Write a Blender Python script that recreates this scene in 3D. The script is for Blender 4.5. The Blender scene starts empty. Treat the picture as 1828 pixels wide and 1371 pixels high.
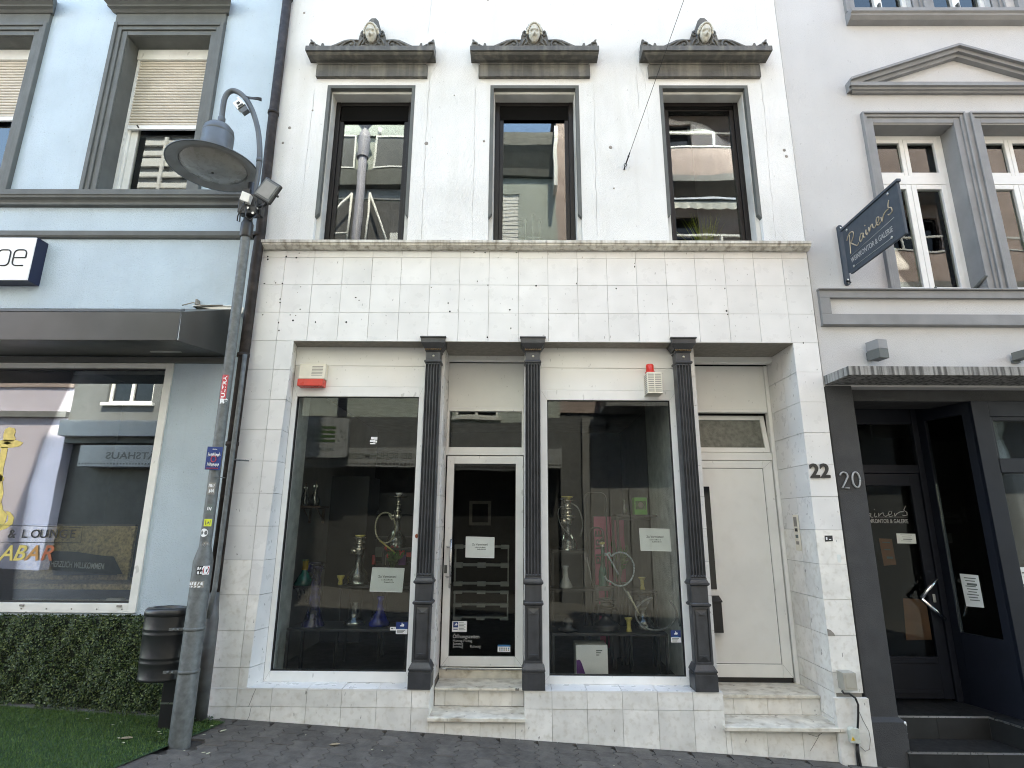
import bpy, math, random
from mathutils import Vector, Matrix, Quaternion
random.seed(7)
sc = bpy.context.scene
COL = sc.collection

# ---------------------------------------------------------------- camera
PITCH, ROLL, YAW, FPX, CAMZ, CAMY = math.radians(13.781), math.radians(0.370), math.radians(0.460), 1002.87, 1.80, -5.5
def cam_axes():
    cp, sp = math.cos(PITCH), math.sin(PITCH)
    cy, sy = math.cos(YAW), math.sin(YAW)
    rz = lambda v: Vector((cy*v[0]-sy*v[1], sy*v[0]+cy*v[1], v[2]))
    fw, rt, up = rz((0, cp, sp)), rz((1, 0, 0)), rz((0, -sp, cp))
    c, s = math.cos(ROLL), math.sin(ROLL)
    return c*rt+s*up, -s*rt+c*up, fw
RT, UP, FW = cam_axes()
cam_data = bpy.data.cameras.new('camera')
cam_data.sensor_width = 36.0
cam_data.lens = FPX/1828*36
cam_data.clip_start, cam_data.clip_end = 0.05, 3000
cam = bpy.data.objects.new('camera', cam_data)
cam.matrix_world = Matrix(((RT.x, UP.x, -FW.x, 0), (RT.y, UP.y, -FW.y, CAMY), (RT.z, UP.z, -FW.z, CAMZ), (0, 0, 0, 1)))
COL.objects.link(cam)
sc.camera = cam

# ---------------------------------------------------------------- sky, sun, exposure
SUN_EL = 58.0
SUN_DIR = Vector((0.26, 1.0, 0)).normalized()*math.cos(math.radians(SUN_EL)) + Vector((0, 0, math.sin(math.radians(SUN_EL))))
world = bpy.data.worlds.new('World')
sc.world = world
world.use_nodes = True
wn = world.node_tree.nodes
wn.clear()
sky = wn.new('ShaderNodeTexSky')
sky.sky_type = 'NISHITA'
sky.sun_disc = False
sky.sun_elevation = math.radians(SUN_EL)
sky.sun_rotation = math.atan2(SUN_DIR.x, SUN_DIR.y)
bgn = wn.new('ShaderNodeBackground')
bgn.inputs['Strength'].default_value = 0.15
wo = wn.new('ShaderNodeOutputWorld')
world.node_tree.links.new(sky.outputs[0], bgn.inputs['Color'])
world.node_tree.links.new(bgn.outputs[0], wo.inputs[0])
sun_data = bpy.data.lights.new('sun', 'SUN')
sun_data.energy = 3.2
sun_data.angle = math.radians(0.53)
sun_data.color = (1.0, 0.93, 0.84)
sun = bpy.data.objects.new('sun', sun_data)
sun.rotation_euler = (-SUN_DIR).to_track_quat('-Z', 'Y').to_euler()
sun.location = SUN_DIR*40
COL.objects.link(sun)
vs = sc.view_settings
vs.view_transform = 'Standard'
vs.look = 'None'
vs.gamma = 1.0
vs.use_curve_mapping = False
vs.exposure = 3.15
vs.use_white_balance = True
vs.white_balance_temperature = 7400
vs.white_balance_tint = 4
sc.render.engine = 'CYCLES'
sc.cycles.use_denoising = True
sc.cycles.denoiser = 'OPENIMAGEDENOISE'
sc.cycles.filter_width = 1.05
sc.cycles.max_bounces = 10
sc.cycles.diffuse_bounces = 5
sc.cycles.glossy_bounces = 4
sc.cycles.transparent_max_bounces = 16
sc.cycles.transmission_bounces = 6
sc.cycles.caustics_reflective = False
sc.cycles.caustics_refractive = False
sc.cycles.sample_clamp_indirect = 8

def at(px, py, Y=0.0):
    """The point of the vertical plane y = Y that the photograph shows at pixel (px, py)."""
    d = FW + RT*((px-914)/FPX) + UP*(-(py-685.5)/FPX)
    t = (Y-CAMY)/d.y
    return Vector((d.x*t, Y, CAMZ+d.z*t))
def gz(x):
    return -0.04-0.055*max(-16, min(16, x))

# ---------------------------------------------------------------- materials
def M(name, col, rough=0.6, var=0.06, vs_=3.0, bump=0.0, bs=90.0, streak=0.0, scol=(0.09, 0.08, 0.065), sx=9.0, speck=0.0, ss=26.0,
      metal=0.0, rand=0.0, spec=0.5, stain=0.0, stcol=(0.16, 0.12, 0.07), sts=2.2, coat=0.0, trans=0.0, st0=0.52, st1=0.8):
    m = bpy.data.materials.new(name)
    m.use_nodes = True
    nt = m.node_tree
    N, L = nt.nodes, nt.links
    b = N['Principled BSDF']
    b.inputs['Roughness'].default_value = rough
    b.inputs['Metallic'].default_value = metal
    b.inputs['Specular IOR Level'].default_value = spec
    b.inputs['Coat Weight'].default_value = coat
    if trans: b.inputs['Transmission Weight'].default_value = trans
    geo = N.new('ShaderNodeNewGeometry')
    pos = geo.outputs['Position']
    def noise(scale, detail=3.0, vec=None):
        n = N.new('ShaderNodeTexNoise')
        n.inputs['Scale'].default_value = scale
        n.inputs['Detail'].default_value = detail
        L.new(vec or pos, n.inputs['Vector'])
        return n.outputs['Fac']
    def ramp(fac, a, bb, va=0.0, vb=1.0):
        r = N.new('ShaderNodeMapRange')
        r.inputs[1].default_value, r.inputs[2].default_value = a, bb
        r.inputs[3].default_value, r.inputs[4].default_value = va, vb
        L.new(fac, r.inputs[0])
        return r.outputs[0]
    def mix(fac, c1, c2, mode='MIX'):
        x = N.new('ShaderNodeMix')
        x.data_type = 'RGBA'
        x.blend_type = mode
        if isinstance(fac, (int, float)): x.inputs[0].default_value = fac
        else: L.new(fac, x.inputs[0])
        for i, c in ((6, c1), (7, c2)):
            if isinstance(c, tuple): x.inputs[i].default_value = (*c[:3], 1)
            else: L.new(c, x.inputs[i])
        return x.outputs[2]
    c = (*col, 1)
    if var:
        dark = tuple(max(0, k*(1-2*var)) for k in col)
        lite = tuple(min(1, k*(1+var)) for k in col)
        c = mix(ramp(noise(vs_, 5), 0.3, 0.7), dark, lite)
    if rand:
        oi = N.new('ShaderNodeObjectInfo')
        c = mix(1.0, c, mix(oi.outputs['Random'], (1-rand,)*3, (1.0,)*3), 'MULTIPLY')
    if streak:
        mp = N.new('ShaderNodeVectorMath')
        mp.operation = 'MULTIPLY'
        mp.inputs[1].default_value = (sx, sx, 0.55)
        L.new(pos, mp.inputs[0])
        c = mix(ramp(noise(1.0, 5, mp.outputs[0]), st0, st1, 0, streak), c, scol)
    if stain:
        c = mix(ramp(noise(sts, 6), 0.5, 0.78, 0, stain), c, stcol)
    if speck:
        mp = N.new('ShaderNodeVectorMath')
        mp.operation = 'MULTIPLY'
        mp.inputs[1].default_value = (1, 1, 0.45)
        L.new(pos, mp.inputs[0])
        f = ramp(noise(ss, 2, mp.outputs[0]), 0.70, 0.74, 0, speck)
        c = mix(f, c, (0.07, 0.06, 0.05))
    if isinstance(c, tuple): b.inputs['Base Color'].default_value = c
    else: L.new(c, b.inputs['Base Color'])
    if var and rough > 0.15:
        L.new(ramp(noise(vs_*2.3, 4), 0.25, 0.75, max(0.02, rough*0.82), min(1, rough*1.15)), b.inputs['Roughness'])
    if bump:
        bn = N.new('ShaderNodeBump')
        bn.inputs['Strength'].default_value = bump
        bn.inputs['Distance'].default_value = 0.01
        L.new(noise(bs, 5), bn.inputs['Height'])
        L.new(bn.outputs[0], b.inputs['Normal'])
    return m

def glass(name, refl=1.0, tint=(0.9, 0.93, 0.92), wob=0.0, dust=0.0):
    """Window pane: what is behind shows through, the street reflects by Fresnel."""
    m = bpy.data.materials.new(name)
    m.use_nodes = True
    N, L = m.node_tree.nodes, m.node_tree.links
    N.clear()
    o = N.new('ShaderNodeOutputMaterial')
    tr = N.new('ShaderNodeBsdfTransparent')
    tr.inputs[0].default_value = (*tint, 1)
    gl = N.new('ShaderNodeBsdfGlossy')
    gl.inputs['Roughness'].default_value = 0.0
    gl.inputs['Color'].default_value = (0.95, 0.98, 0.97, 1)
    fr = N.new('ShaderNodeFresnel')
    fr.inputs['IOR'].default_value = 1.52
    mu = N.new('ShaderNodeMath')
    mu.operation = 'MULTIPLY'
    mu.use_clamp = True
    mu.inputs[1].default_value = refl
    L.new(fr.outputs[0], mu.inputs[0])
    if wob:
        geo = N.new('ShaderNodeNewGeometry')
        no = N.new('ShaderNodeTexNoise')
        no.inputs['Scale'].default_value = 1.6
        no.inputs['Detail'].default_value = 1.0
        L.new(geo.outputs['Position'], no.inputs['Vector'])
        bp = N.new('ShaderNodeBump')
        bp.inputs['Strength'].default_value = wob
        bp.inputs['Distance'].default_value = 0.02
        L.new(no.outputs['Fac'], bp.inputs['Height'])
        L.new(bp.outputs[0], gl.inputs['Normal'])
    mx = N.new('ShaderNodeMixShader')
    L.new(mu.outputs[0], mx.inputs[0])
    L.new(tr.outputs[0], mx.inputs[1])
    L.new(gl.outputs[0], mx.inputs[2])
    out = mx.outputs[0]
    if dust:
        df = N.new('ShaderNodeBsdfDiffuse')
        df.inputs[0].default_value = (0.6, 0.62, 0.6, 1)
        geo2 = N.new('ShaderNodeNewGeometry')
        n2 = N.new('ShaderNodeTexNoise')
        n2.inputs['Scale'].default_value = 5
        n2.inputs['Detail'].default_value = 6
        L.new(geo2.outputs['Position'], n2.inputs['Vector'])
        mr = N.new('ShaderNodeMapRange')
        mr.inputs[1].default_value, mr.inputs[2].default_value, mr.inputs[4].default_value = 0.35, 0.8, dust
        L.new(n2.outputs['Fac'], mr.inputs[0])
        mx2 = N.new('ShaderNodeMixShader')
        L.new(mr.outputs[0], mx2.inputs[0])
        L.new(out, mx2.inputs[1])
        L.new(df.outputs[0], mx2.inputs[2])
        out = mx2.outputs[0]
    L.new(out, o.inputs[0])
    return m

MAT = {}
def mat(k): return MAT[k]
MAT.update(
 stucco=M('white_stucco', (0.735, 0.73, 0.71), 0.85, 0.05, 1.3, 0.7, 120, streak=0.22, scol=(0.45, 0.43, 0.36), sx=5, speck=0.3, ss=40, stain=0.14, stcol=(0.5, 0.5, 0.42)),
 tile=M('white_marble_tile', (0.745, 0.74, 0.725), 0.30, 0.045, 4, 0.04, 60, speck=0.6, ss=38, rand=0.08, stain=0.07, stcol=(0.42, 0.39, 0.33), sts=16),
 tile_dirty=M('weathered_marble_tile', (0.80, 0.785, 0.74), 0.42, 0.06, 6, 0.06, 60, speck=0.6, ss=26, rand=0.15, stain=0.42, stcol=(0.36, 0.31, 0.22), sts=19),
 step=M('worn_step_stone', (0.68, 0.64, 0.55), 0.5, 0.12, 8, 0.08, 70, speck=0.85, ss=17, stain=0.85, stcol=(0.26, 0.20, 0.12), sts=11),
 mortar=M('grey_mortar', (0.26, 0.24, 0.21), 0.9, 0.1, 20),
 ledge=M('weathered_sandstone', (0.64, 0.615, 0.55), 0.8, 0.10, 7, 0.3, 60, streak=0.7, scol=(0.20, 0.165, 0.12), sx=20, st0=0.45, st1=0.68, speck=0.5, ss=18),
 crack=M('crack', (0.56, 0.55, 0.51), 0.9, 0),
 pediment=M('grey_painted_stone', (0.085, 0.083, 0.075), 0.6, 0.12, 5, 0.25, 60, streak=0.6, scol=(0.26, 0.24, 0.20), sx=11, st0=0.47, st1=0.75, stain=0.5, stcol=(0.04, 0.038, 0.035), sts=14),
 face=M('cream_plaster', (0.56, 0.54, 0.47), 0.6, 0.08, 30, stain=0.6, stcol=(0.22, 0.19, 0.14), sts=40),
 reveal_grey=M('reveal_grey_paint', (0.60, 0.595, 0.565), 0.7, 0.10, 3, 0.1, 80, stain=0.4, stcol=(0.2, 0.17, 0.12)),
 trim_dark=M('dark_grey_paint', (0.10, 0.105, 0.098), 0.65, 0.08, 4, 0.15, 80, streak=0.2, scol=(0.18, 0.18, 0.17)),
 brown=M('dark_brown_frame', (0.011, 0.009, 0.0085), 0.4, 0.1, 5, spec=0.3),
 black=M('black_paint', (0.012, 0.012, 0.013), 0.5, 0.1, 5),
 blackmatte=M('black_matte', (0.005, 0.005, 0.005), 0.9, 0, spec=0.1),
 cast=M('cast_iron_paint', (0.038, 0.040, 0.044), 0.42, 0.18, 9, 0.15, 60, streak=0.25, scol=(0.10, 0.10, 0.10), sx=16),
 gold=M('worn_gold_paint', (0.12, 0.075, 0.03), 0.5, 0.2, 40),
 brass=M('brass_stud', (0.45, 0.42, 0.33), 0.35, 0.1, 30, metal=0.6),
 alu=M('cream_aluminium_frame', (0.80, 0.80, 0.78), 0.40, 0.04, 4, speck=0.25, ss=22),
 panel=M('cream_panel', (0.80, 0.80, 0.775), 0.5, 0.035, 2.2, speck=0.3, ss=48),
 doorpanel=M('door_panel_white', (0.79, 0.79, 0.77), 0.42, 0.03, 2, stain=0.12, stcol=(0.4, 0.37, 0.3), sts=6),
 gasket=M('rubber_gasket', (0.015, 0.015, 0.015), 0.6, 0),
 steel=M('brushed_steel', (0.55, 0.55, 0.54), 0.3, 0.05, 20, metal=1.0),
 chrome=M('chrome', (0.8, 0.8, 0.8), 0.08, 0, metal=1.0),
 galv=M('galvanised_steel', (0.13, 0.138, 0.136), 0.6, 0.16, 22, 0.05, 40, metal=0.35, streak=0.2, scol=(0.3, 0.3, 0.28)),
 lamp=M('lamp_grey_paint', (0.075, 0.085, 0.095), 0.45, 0.08, 8),
 lampin=M('lamp_inner_grey', (0.24, 0.235, 0.22), 0.5, 0.1, 8),
 lampglass=M('lamp_acrylic', (0.25, 0.245, 0.225), 0.28, 0.10, 6),
 pipe=M('old_brown_pipe', (0.022, 0.017, 0.015), 0.6, 0.25, 8, 0.1, 40, spec=0.25, stain=0.45, stcol=(0.11, 0.085, 0.075), sts=9),
 bin=M('anthracite_bin', (0.016, 0.017, 0.018), 0.38, 0.08, 8),
 blue=M('light_blue_stucco', (0.475, 0.565, 0.63), 0.9, 0.06, 1.4, 0.8, 110, streak=0.12, scol=(0.3, 0.34, 0.37), speck=0.25, ss=42),
 offwhite=M('off_white_paint', (0.74, 0.74, 0.70), 0.45, 0.05, 6, speck=0.3, ss=14),
 shutter=M('cream_shutter', (0.62, 0.565, 0.475), 0.6, 0.05, 5),
 shutterdark=M('shutter_joint', (0.08, 0.065, 0.05), 0.8, 0.05, 5),
 rwall=M('pale_grey_stucco', (0.525, 0.52, 0.515), 0.9, 0.03, 1.2, 0.4, 130, streak=0.08, scol=(0.4, 0.4, 0.4), speck=0.2, ss=42),
 rtrim=M('mid_grey_paint', (0.235, 0.235, 0.235), 0.7, 0.07, 4, 0.12, 70),
 pier=M('dark_grey_stucco', (0.040, 0.040, 0.041), 0.8, 0.06, 3, 0.4, 120),
 concrete=M('stained_concrete', (0.30, 0.295, 0.28), 0.85, 0.1, 6, 0.3, 60, streak=0.9, scol=(0.05, 0.048, 0.043), sx=30, st0=0.44, st1=0.62),
 midnight=M('midnight_blue_paint', (0.006, 0.008, 0.014), 0.5, 0.1, 4, spec=0.25),
 slate=M('dark_slate_tile', (0.018, 0.019, 0.019), 0.4, 0.15, 8, 0.05, 40, rand=0.2),
 white=M('white_plastic', (0.78, 0.78, 0.76), 0.4, 0.03, 6),
 cream=M('yellowed_plastic', (0.70, 0.66, 0.55), 0.45, 0.05, 9),
 red=M('red_plastic', (0.62, 0.035, 0.02), 0.3, 0.06, 9),
 paper=M('white_paper', (0.68, 0.72, 0.70), 0.7, 0.03, 8),
 paperedge=M('plastic_sleeve_edge', (0.85, 0.86, 0.85), 0.3, 0),
 ink=M('grey_ink', (0.12, 0.14, 0.13), 0.8, 0),
 inkblack=M('black_ink', (0.015, 0.015, 0.015), 0.6, 0),
 bluesticker=M('blue_sticker', (0.012, 0.035, 0.16), 0.4, 0),
 skyblue=M('light_blue_sticker', (0.03, 0.16, 0.36), 0.4, 0),
 redsticker=M('red_sticker', (0.48, 0.05, 0.06), 0.5, 0.1, 60),
 yellow=M('yellow_sticker', (0.62, 0.66, 0.05), 0.5, 0),
 whiteink=M('white_print', (0.80, 0.80, 0.80), 0.6, 0),
 silver=M('silver_lettering', (0.42, 0.42, 0.42), 0.4, 0.05, 10, metal=0.3),
 goldscript=M('bronze_script', (0.46, 0.38, 0.27), 0.35, 0.2, 12, metal=0.3),
 signblue=M('slate_blue_sign', (0.032, 0.045, 0.062), 0.55, 0.06, 6),
 navy=M('navy_sign_edge', (0.008, 0.014, 0.045), 0.4, 0),
 paver=M('dark_concrete_paver', (0.108, 0.096, 0.083), 0.85, 0.16, 9, 0.5, 70, rand=0.28, stain=0.35, stcol=(0.03, 0.028, 0.025), sts=3),
 joint=M('paver_joint_soil', (0.045, 0.040, 0.034), 0.95, 0.2, 30),
 asphalt=M('street_paving', (0.11, 0.107, 0.102), 0.9, 0.15, 4, 0.4, 50),
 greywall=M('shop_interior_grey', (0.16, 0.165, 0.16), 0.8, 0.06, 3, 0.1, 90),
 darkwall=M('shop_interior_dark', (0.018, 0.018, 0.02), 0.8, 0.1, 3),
 darkfloor=M('dark_laminate_floor', (0.028, 0.026, 0.024), 0.4, 0.15, 5),
 blackmetal=M('black_metal', (0.012, 0.012, 0.013), 0.4, 0),
 wood=M('dark_wood_board', (0.07, 0.045, 0.028), 0.5, 0.15, 12),
 osb=M('chipboard', (0.62, 0.47, 0.22), 0.7, 0.30, 38, 0.1, 60),
 pallet=M('grey_washed_wood', (0.33, 0.335, 0.31), 0.8, 0.12, 10),
 pink=M('magenta_print', (0.42, 0.06, 0.16), 0.5, 0.1, 3),
 purple=M('purple_print', (0.10, 0.02, 0.16), 0.5, 0),
 orange=M('orange_print', (0.20, 0.07, 0.012), 0.5, 0.1, 6),
 green=M('green_print', (0.10, 0.36, 0.04), 0.5, 0.1, 9),
 bowl=M('yellow_glazed_clay', (0.50, 0.43, 0.12), 0.3, 0.12, 30),
 stemmetal=M('hookah_metal', (0.55, 0.52, 0.44), 0.22, 0.08, 30, metal=0.9),
 hose=M('patterned_hose', (0.38, 0.37, 0.27), 0.6, 0.3, 90),
 hoseblue=M('blue_white_hose', (0.35, 0.42, 0.46), 0.6, 0.35, 80),
 hosegrey=M('grey_hose', (0.17, 0.18, 0.18), 0.6, 0.2, 70),
 blueglass=M('cobalt_glass', (0.006, 0.012, 0.16), 0.12, 0.5, 12, spec=0.35),
 indigoglass=M('indigo_glass', (0.012, 0.012, 0.06), 0.12, 0.5, 14, spec=0.35),
 tealglass=M('teal_glass', (0.006, 0.09, 0.07), 0.12, 0.3, 14, spec=0.4),
 amberglass=M('amber_glass', (0.24, 0.17, 0.02), 0.15, 0.2, 14),
 vase=M('milky_vase', (0.30, 0.32, 0.31), 0.25, 0.06, 14),
 leafdark=M('plant_leaf', (0.05, 0.11, 0.02), 0.5, 0.3, 30),
 grassyellow=M('ornamental_grass', (0.26, 0.32, 0.03), 0.6, 0.2, 30),
 goldfoil=M('gold_foil_decal', (0.60, 0.50, 0.13), 0.35, 0.12, 20, metal=0.15),
 rustred=M('copper_red_decal', (0.36, 0.10, 0.035), 0.4, 0.1, 20),
 curtain=M('net_curtain', (0.55, 0.57, 0.56), 0.8, 0.15, 14),
)
MAT['clear'] = glass('clear_glassware', 2.2, (0.80, 0.84, 0.82))
MAT['g_up'] = glass('upper_window_glass', 1.15, (0.86, 0.88, 0.88), 0.08)
MAT['g_shop'] = glass('shop_window_glass', 0.55, (0.95, 0.965, 0.96), 0.05, 0.003)
MAT['g_left'] = glass('bar_window_glass', 2.1, (0.96, 0.97, 0.97), 0.02)
MAT['g_right'] = glass('right_window_glass', 1.2, (0.84, 0.87, 0.87), 0.12)
MAT['g_dark'] = glass('dark_door_glass', 0.22, (0.80, 0.82, 0.82), 0.03)

# leaf material for the hedge: colour differs from leaf to leaf
def leaf_material(name, c1, c2, c3):
    m = bpy.data.materials.new(name)
    m.use_nodes = True
    N, L = m.node_tree.nodes, m.node_tree.links
    b = N['Principled BSDF']
    g = N.new('ShaderNodeNewGeometry')
    r = N.new('ShaderNodeValToRGB')
    r.color_ramp.elements[0].color = (*c1, 1)
    r.color_ramp.elements[1].color = (*c3, 1)
    e = r.color_ramp.elements.new(0.6)
    e.color = (*c2, 1)
    L.new(g.outputs['Random Per Island'], r.inputs[0])
    L.new(r.outputs[0], b.inputs['Base Color'])
    b.inputs['Roughness'].default_value = 0.55
    return m
MAT['hedge'] = leaf_material('hedge_leaves', (0.012, 0.028, 0.007), (0.032, 0.062, 0.014), (0.13, 0.165, 0.05))
MAT['turf'] = leaf_material('turf_blades', (0.024, 0.056, 0.010), (0.052, 0.112, 0.017), (0.12, 0.18, 0.036))
MAT['turfbase'] = M('turf_backing', (0.016, 0.045, 0.009), 0.95, 0.2, 20)
MAT['hedgebase'] = M('hedge_backing', (0.008, 0.014, 0.006), 0.95, 0.2, 20)

# ---------------------------------------------------------------- geometry helpers
ORG = {}
def tag(o, label=None, cat=None, group=None, kind=None):
    if label: o['label'] = label
    if cat: o['category'] = cat
    if group: o['group'] = group
    if kind: o['kind'] = kind
    return o
def thing(name, loc, label, cat, group=None):
    o = bpy.data.objects.new(name, None)
    o.empty_display_size = 0.2
    o.location = loc
    COL.objects.link(o)
    ORG[o.name] = Vector(loc)
    return tag(o, label, cat, group)

class G:
    """Collects shapes in world coordinates; make() links them as one mesh object."""
    def __init__(self): self.v, self.f, self.s, self.mi = [], [], [], []
    def _add(self, vs_, fs, smooth=False, mi=0):
        n = len(self.v)
        self.v += [tuple(p) for p in vs_]
        for f in fs:
            self.f.append([i+n for i in f]); self.s.append(smooth); self.mi.append(mi)
        return self
    def box(self, x0, x1, y0, y1, z0, z1, mi=0):
        v = [(x, y, z) for z in (z0, z1) for y in (y0, y1) for x in (x0, x1)]
        return self._add(v, [(0, 2, 3, 1), (4, 5, 7, 6), (0, 1, 5, 4), (2, 6, 7, 3), (0, 4, 6, 2), (1, 3, 7, 5)], False, mi)
    def obox(self, c, ax, ay, az, mi=0):
        """box about c with half axes ax, ay, az"""
        c, ax, ay, az = map(Vector, (c, ax, ay, az))
        v = [c+sx_*ax+sy_*ay+sz_*az for sz_ in (-1, 1) for sy_ in (-1, 1) for sx_ in (-1, 1)]
        return self._add(v, [(0, 2, 3, 1), (4, 5, 7, 6), (0, 1, 5, 4), (2, 6, 7, 3), (0, 4, 6, 2), (1, 3, 7, 5)], False, mi)
    def slab4(self, a, b, c, d, t, mi=0):
        """four corners in order, seen counter-clockwise from outside, extruded back by t"""
        a, b, c, d = map(Vector, (a, b, c, d))
        n = (b-a).cross(d-a).normalized()
        v = [a, b, c, d]+[p-n*t for p in (a, b, c, d)]
        return self._add(v, [(0, 1, 2, 3), (7, 6, 5, 4), (0, 4, 5, 1), (1, 5, 6, 2), (2, 6, 7, 3), (3, 7, 4, 0)], False, mi)
    def prism(self, poly, y0, y1, mi=0):
        """polygon in (x, z) extruded from y0 to y1"""
        n = len(poly)
        v = [(x, y0, z) for x, z in poly]+[(x, y1, z) for x, z in poly]
        return self._add(v, [list(range(n)), list(range(2*n-1, n-1, -1))]+[(i, i+n, (i+1) % n+n, (i+1) % n) for i in range(n)], False, mi)
    def sweepx(self, prof, x0, x1, m0=0.0, m1=0.0, mi=0):
        """profile of (y, z) swept along x; m0, m1 = mitre: end x shifts outwards with depth in front of the first point"""
        n = len(prof)
        yb = max(p[0] for p in prof)
        v = [(x0-m0*(yb-y), y, z) for y, z in prof]+[(x1+m1*(yb-y), y, z) for y, z in prof]
        return self._add(v, [list(range(n)), list(range(2*n-1, n-1, -1))]+[(i, i+n, (i+1) % n+n, (i+1) % n) for i in range(n)], False, mi)
    def tube(self, pts, r, seg=10, mi=0, caps=True):
        pts = [Vector(p) for p in pts]
        rs = r if isinstance(r, (list, tuple)) else [r]*len(pts)
        rings, up = [], None
        for i, p in enumerate(pts):
            t = (pts[min(i+1, len(pts)-1)]-pts[max(i-1, 0)])
            if t.length < 1e-9: t = Vector((0, 0, 1))
            t.normalize()
            if up is None:
                up = Vector((0, 0, 1)) if abs(t.z) < 0.9 else Vector((1, 0, 0))
            a = t.cross(up)
            if a.length < 1e-6: a = t.cross(Vector((0, 1, 0)))
            a.normalize()
            b = a.cross(t).normalized()
            up = b
            rings.append([p+(a*math.cos(k*2*math.pi/seg)+b*math.sin(k*2*math.pi/seg))*rs[i] for k in range(seg)])
        v = [q for ring in rings for q in ring]
        fs = []
        for i in range(len(pts)-1):
            for k in range(seg):
                k2 = (k+1) % seg
                fs.append((i*seg+k, i*seg+k2, (i+1)*seg+k2, (i+1)*seg+k))
        n0 = len(self.v)
        self._add(v, fs, seg > 4, mi)
        if caps:
            self.f += [[n0+k for k in range(seg-1, -1, -1)], [n0+(len(pts)-1)*seg+k for k in range(seg)]]
            self.s += [False, False]; self.mi += [mi, mi]
        return self
    def lathe(self, prof, c=(0, 0, 0), seg=24, mi=0, sx=1.0, sy=1.0):
        """profile of (r, z) turned about the vertical through c"""
        v, fs = [], []
        for r, z in prof:
            for k in range(seg):
                a = 2*math.pi*k/seg
                v.append((c[0]+r*sx*math.cos(a), c[1]+r*sy*math.sin(a), c[2]+z))
        for i in range(len(prof)-1):
            for k in range(seg):
                k2 = (k+1) % seg
                fs.append((i*seg+k, i*seg+k2, (i+1)*seg+k2, (i+1)*seg+k))
        return self._add(v, fs, True, mi)
    def ball(self, c, rx, ry, rz, seg=12, rings=8, mi=0):
        prof = [(math.sin(math.pi*i/rings), -math.cos(math.pi*i/rings)) for i in range(rings+1)]
        v, fs = [], []
        for r, z in prof:
            for k in range(seg):
                a = 2*math.pi*k/seg
                v.append((c[0]+rx*r*math.cos(a), c[1]+ry*r*math.sin(a), c[2]+rz*z))
        for i in range(rings):
            for k in range(seg):
                k2 = (k+1) % seg
                fs.append((i*seg+k, i*seg+k2, (i+1)*seg+k2, (i+1)*seg+k))
        return self._add(v, fs, True, mi)
    def wall(self, x0, x1, z0, z1, y0, y1, holes, mi=0):
        """wall slab with rectangular openings (hx0, hx1, hz0, hz1) and their reveals"""
        xs = sorted({x0, x1, *[h[0] for h in holes if x0 < h[0] < x1], *[h[1] for h in holes if x0 < h[1] < x1]})
        zs = sorted({z0, z1, *[h[2] for h in holes if z0 < h[2] < z1], *[h[3] for h in holes if z0 < h[3] < z1]})
        nx, nz = len(xs)-1, len(zs)-1
        def solid(i, k):
            if i < 0 or k < 0 or i >= nx or k >= nz: return False
            cx, cz = (xs[i]+xs[i+1])/2, (zs[k]+zs[k+1])/2
            return not any(h[0] < cx < h[1] and h[2] < cz < h[3] for h in holes)
        for i in range(nx):
            for k in range(nz):
                if not solid(i, k): continue
                a, b, c, d = xs[i], xs[i+1], zs[k], zs[k+1]
                self._add([(a, y0, c), (b, y0, c), (b, y0, d), (a, y0, d)], [(0, 1, 2, 3)], False, mi)
                self._add([(a, y1, c), (b, y1, c), (b, y1, d), (a, y1, d)], [(3, 2, 1, 0)], False, mi)
                if not solid(i-1, k): self._add([(a, y0, c), (a, y0, d), (a, y1, d), (a, y1, c)], [(0, 1, 2, 3)], False, mi)
                if not solid(i+1, k): self._add([(b, y0, c), (b, y1, c), (b, y1, d), (b, y0, d)], [(0, 1, 2, 3)], False, mi)
                if not solid(i, k-1): self._add([(a, y0, c), (a, y1, c), (b, y1, c), (b, y0, c)], [(0, 1, 2, 3)], False, mi)
                if not solid(i, k+1): self._add([(a, y0, d), (b, y0, d), (b, y1, d), (a, y1, d)], [(0, 1, 2, 3)], False, mi)
        return self
    def text(self, s, size, origin, ux=(1, 0, 0), uz=(0, 0, 1), depth=0.002, bold=0.0, align='LEFT', shear=0.0, space=1.0, xs=1.0, mi=0):
        cu = bpy.data.curves.new('lettering', 'FONT')
        cu.body = s
        cu.size = size
        cu.extrude = depth/2
        cu.offset = bold
        cu.align_x = align
        cu.shear = shear
        cu.space_character = space
        cu.resolution_u = 3
        ob = bpy.data.objects.new('lettering', cu)
        COL.objects.link(ob)
        bpy.context.view_layer.update()
        me = bpy.data.meshes.new_from_object(ob.evaluated_get(bpy.context.evaluated_depsgraph_get()))
        ux, uz, o = Vector(ux), Vector(uz), Vector(origin)
        n = ux.cross(uz)
        self._add([o+ux*(p.co.x*xs)+uz*p.co.y+n*p.co.z for p in me.vertices], [list(p.vertices) for p in me.polygons], False, mi)
        bpy.data.objects.remove(ob)
        bpy.data.curves.remove(cu)
        bpy.data.meshes.remove(me)
        return self
    def make(self, name, m, parent=None, label=None, cat=None, group=None, kind=None, bevel=0.0, org=None):
        ms = m if isinstance(m, (list, tuple)) else [m]
        if parent is not None: base = ORG[parent.name]
        elif org is not None: base = Vector(org)
        else:
            xs, ys, zs = zip(*self.v)
            base = Vector(((min(xs)+max(xs))/2, (min(ys)+max(ys))/2, min(zs)))
        me = bpy.data.meshes.new(name)
        me.from_pydata([(p[0]-base.x, p[1]-base.y, p[2]-base.z) for p in self.v], [], self.f)
        me.polygons.foreach_set('use_smooth', self.s)
        me.polygons.foreach_set('material_index', self.mi)
        for k in ms: me.materials.append(MAT[k] if isinstance(k, str) else k)
        me.update()
        o = bpy.data.objects.new(name, me)
        COL.objects.link(o)
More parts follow.
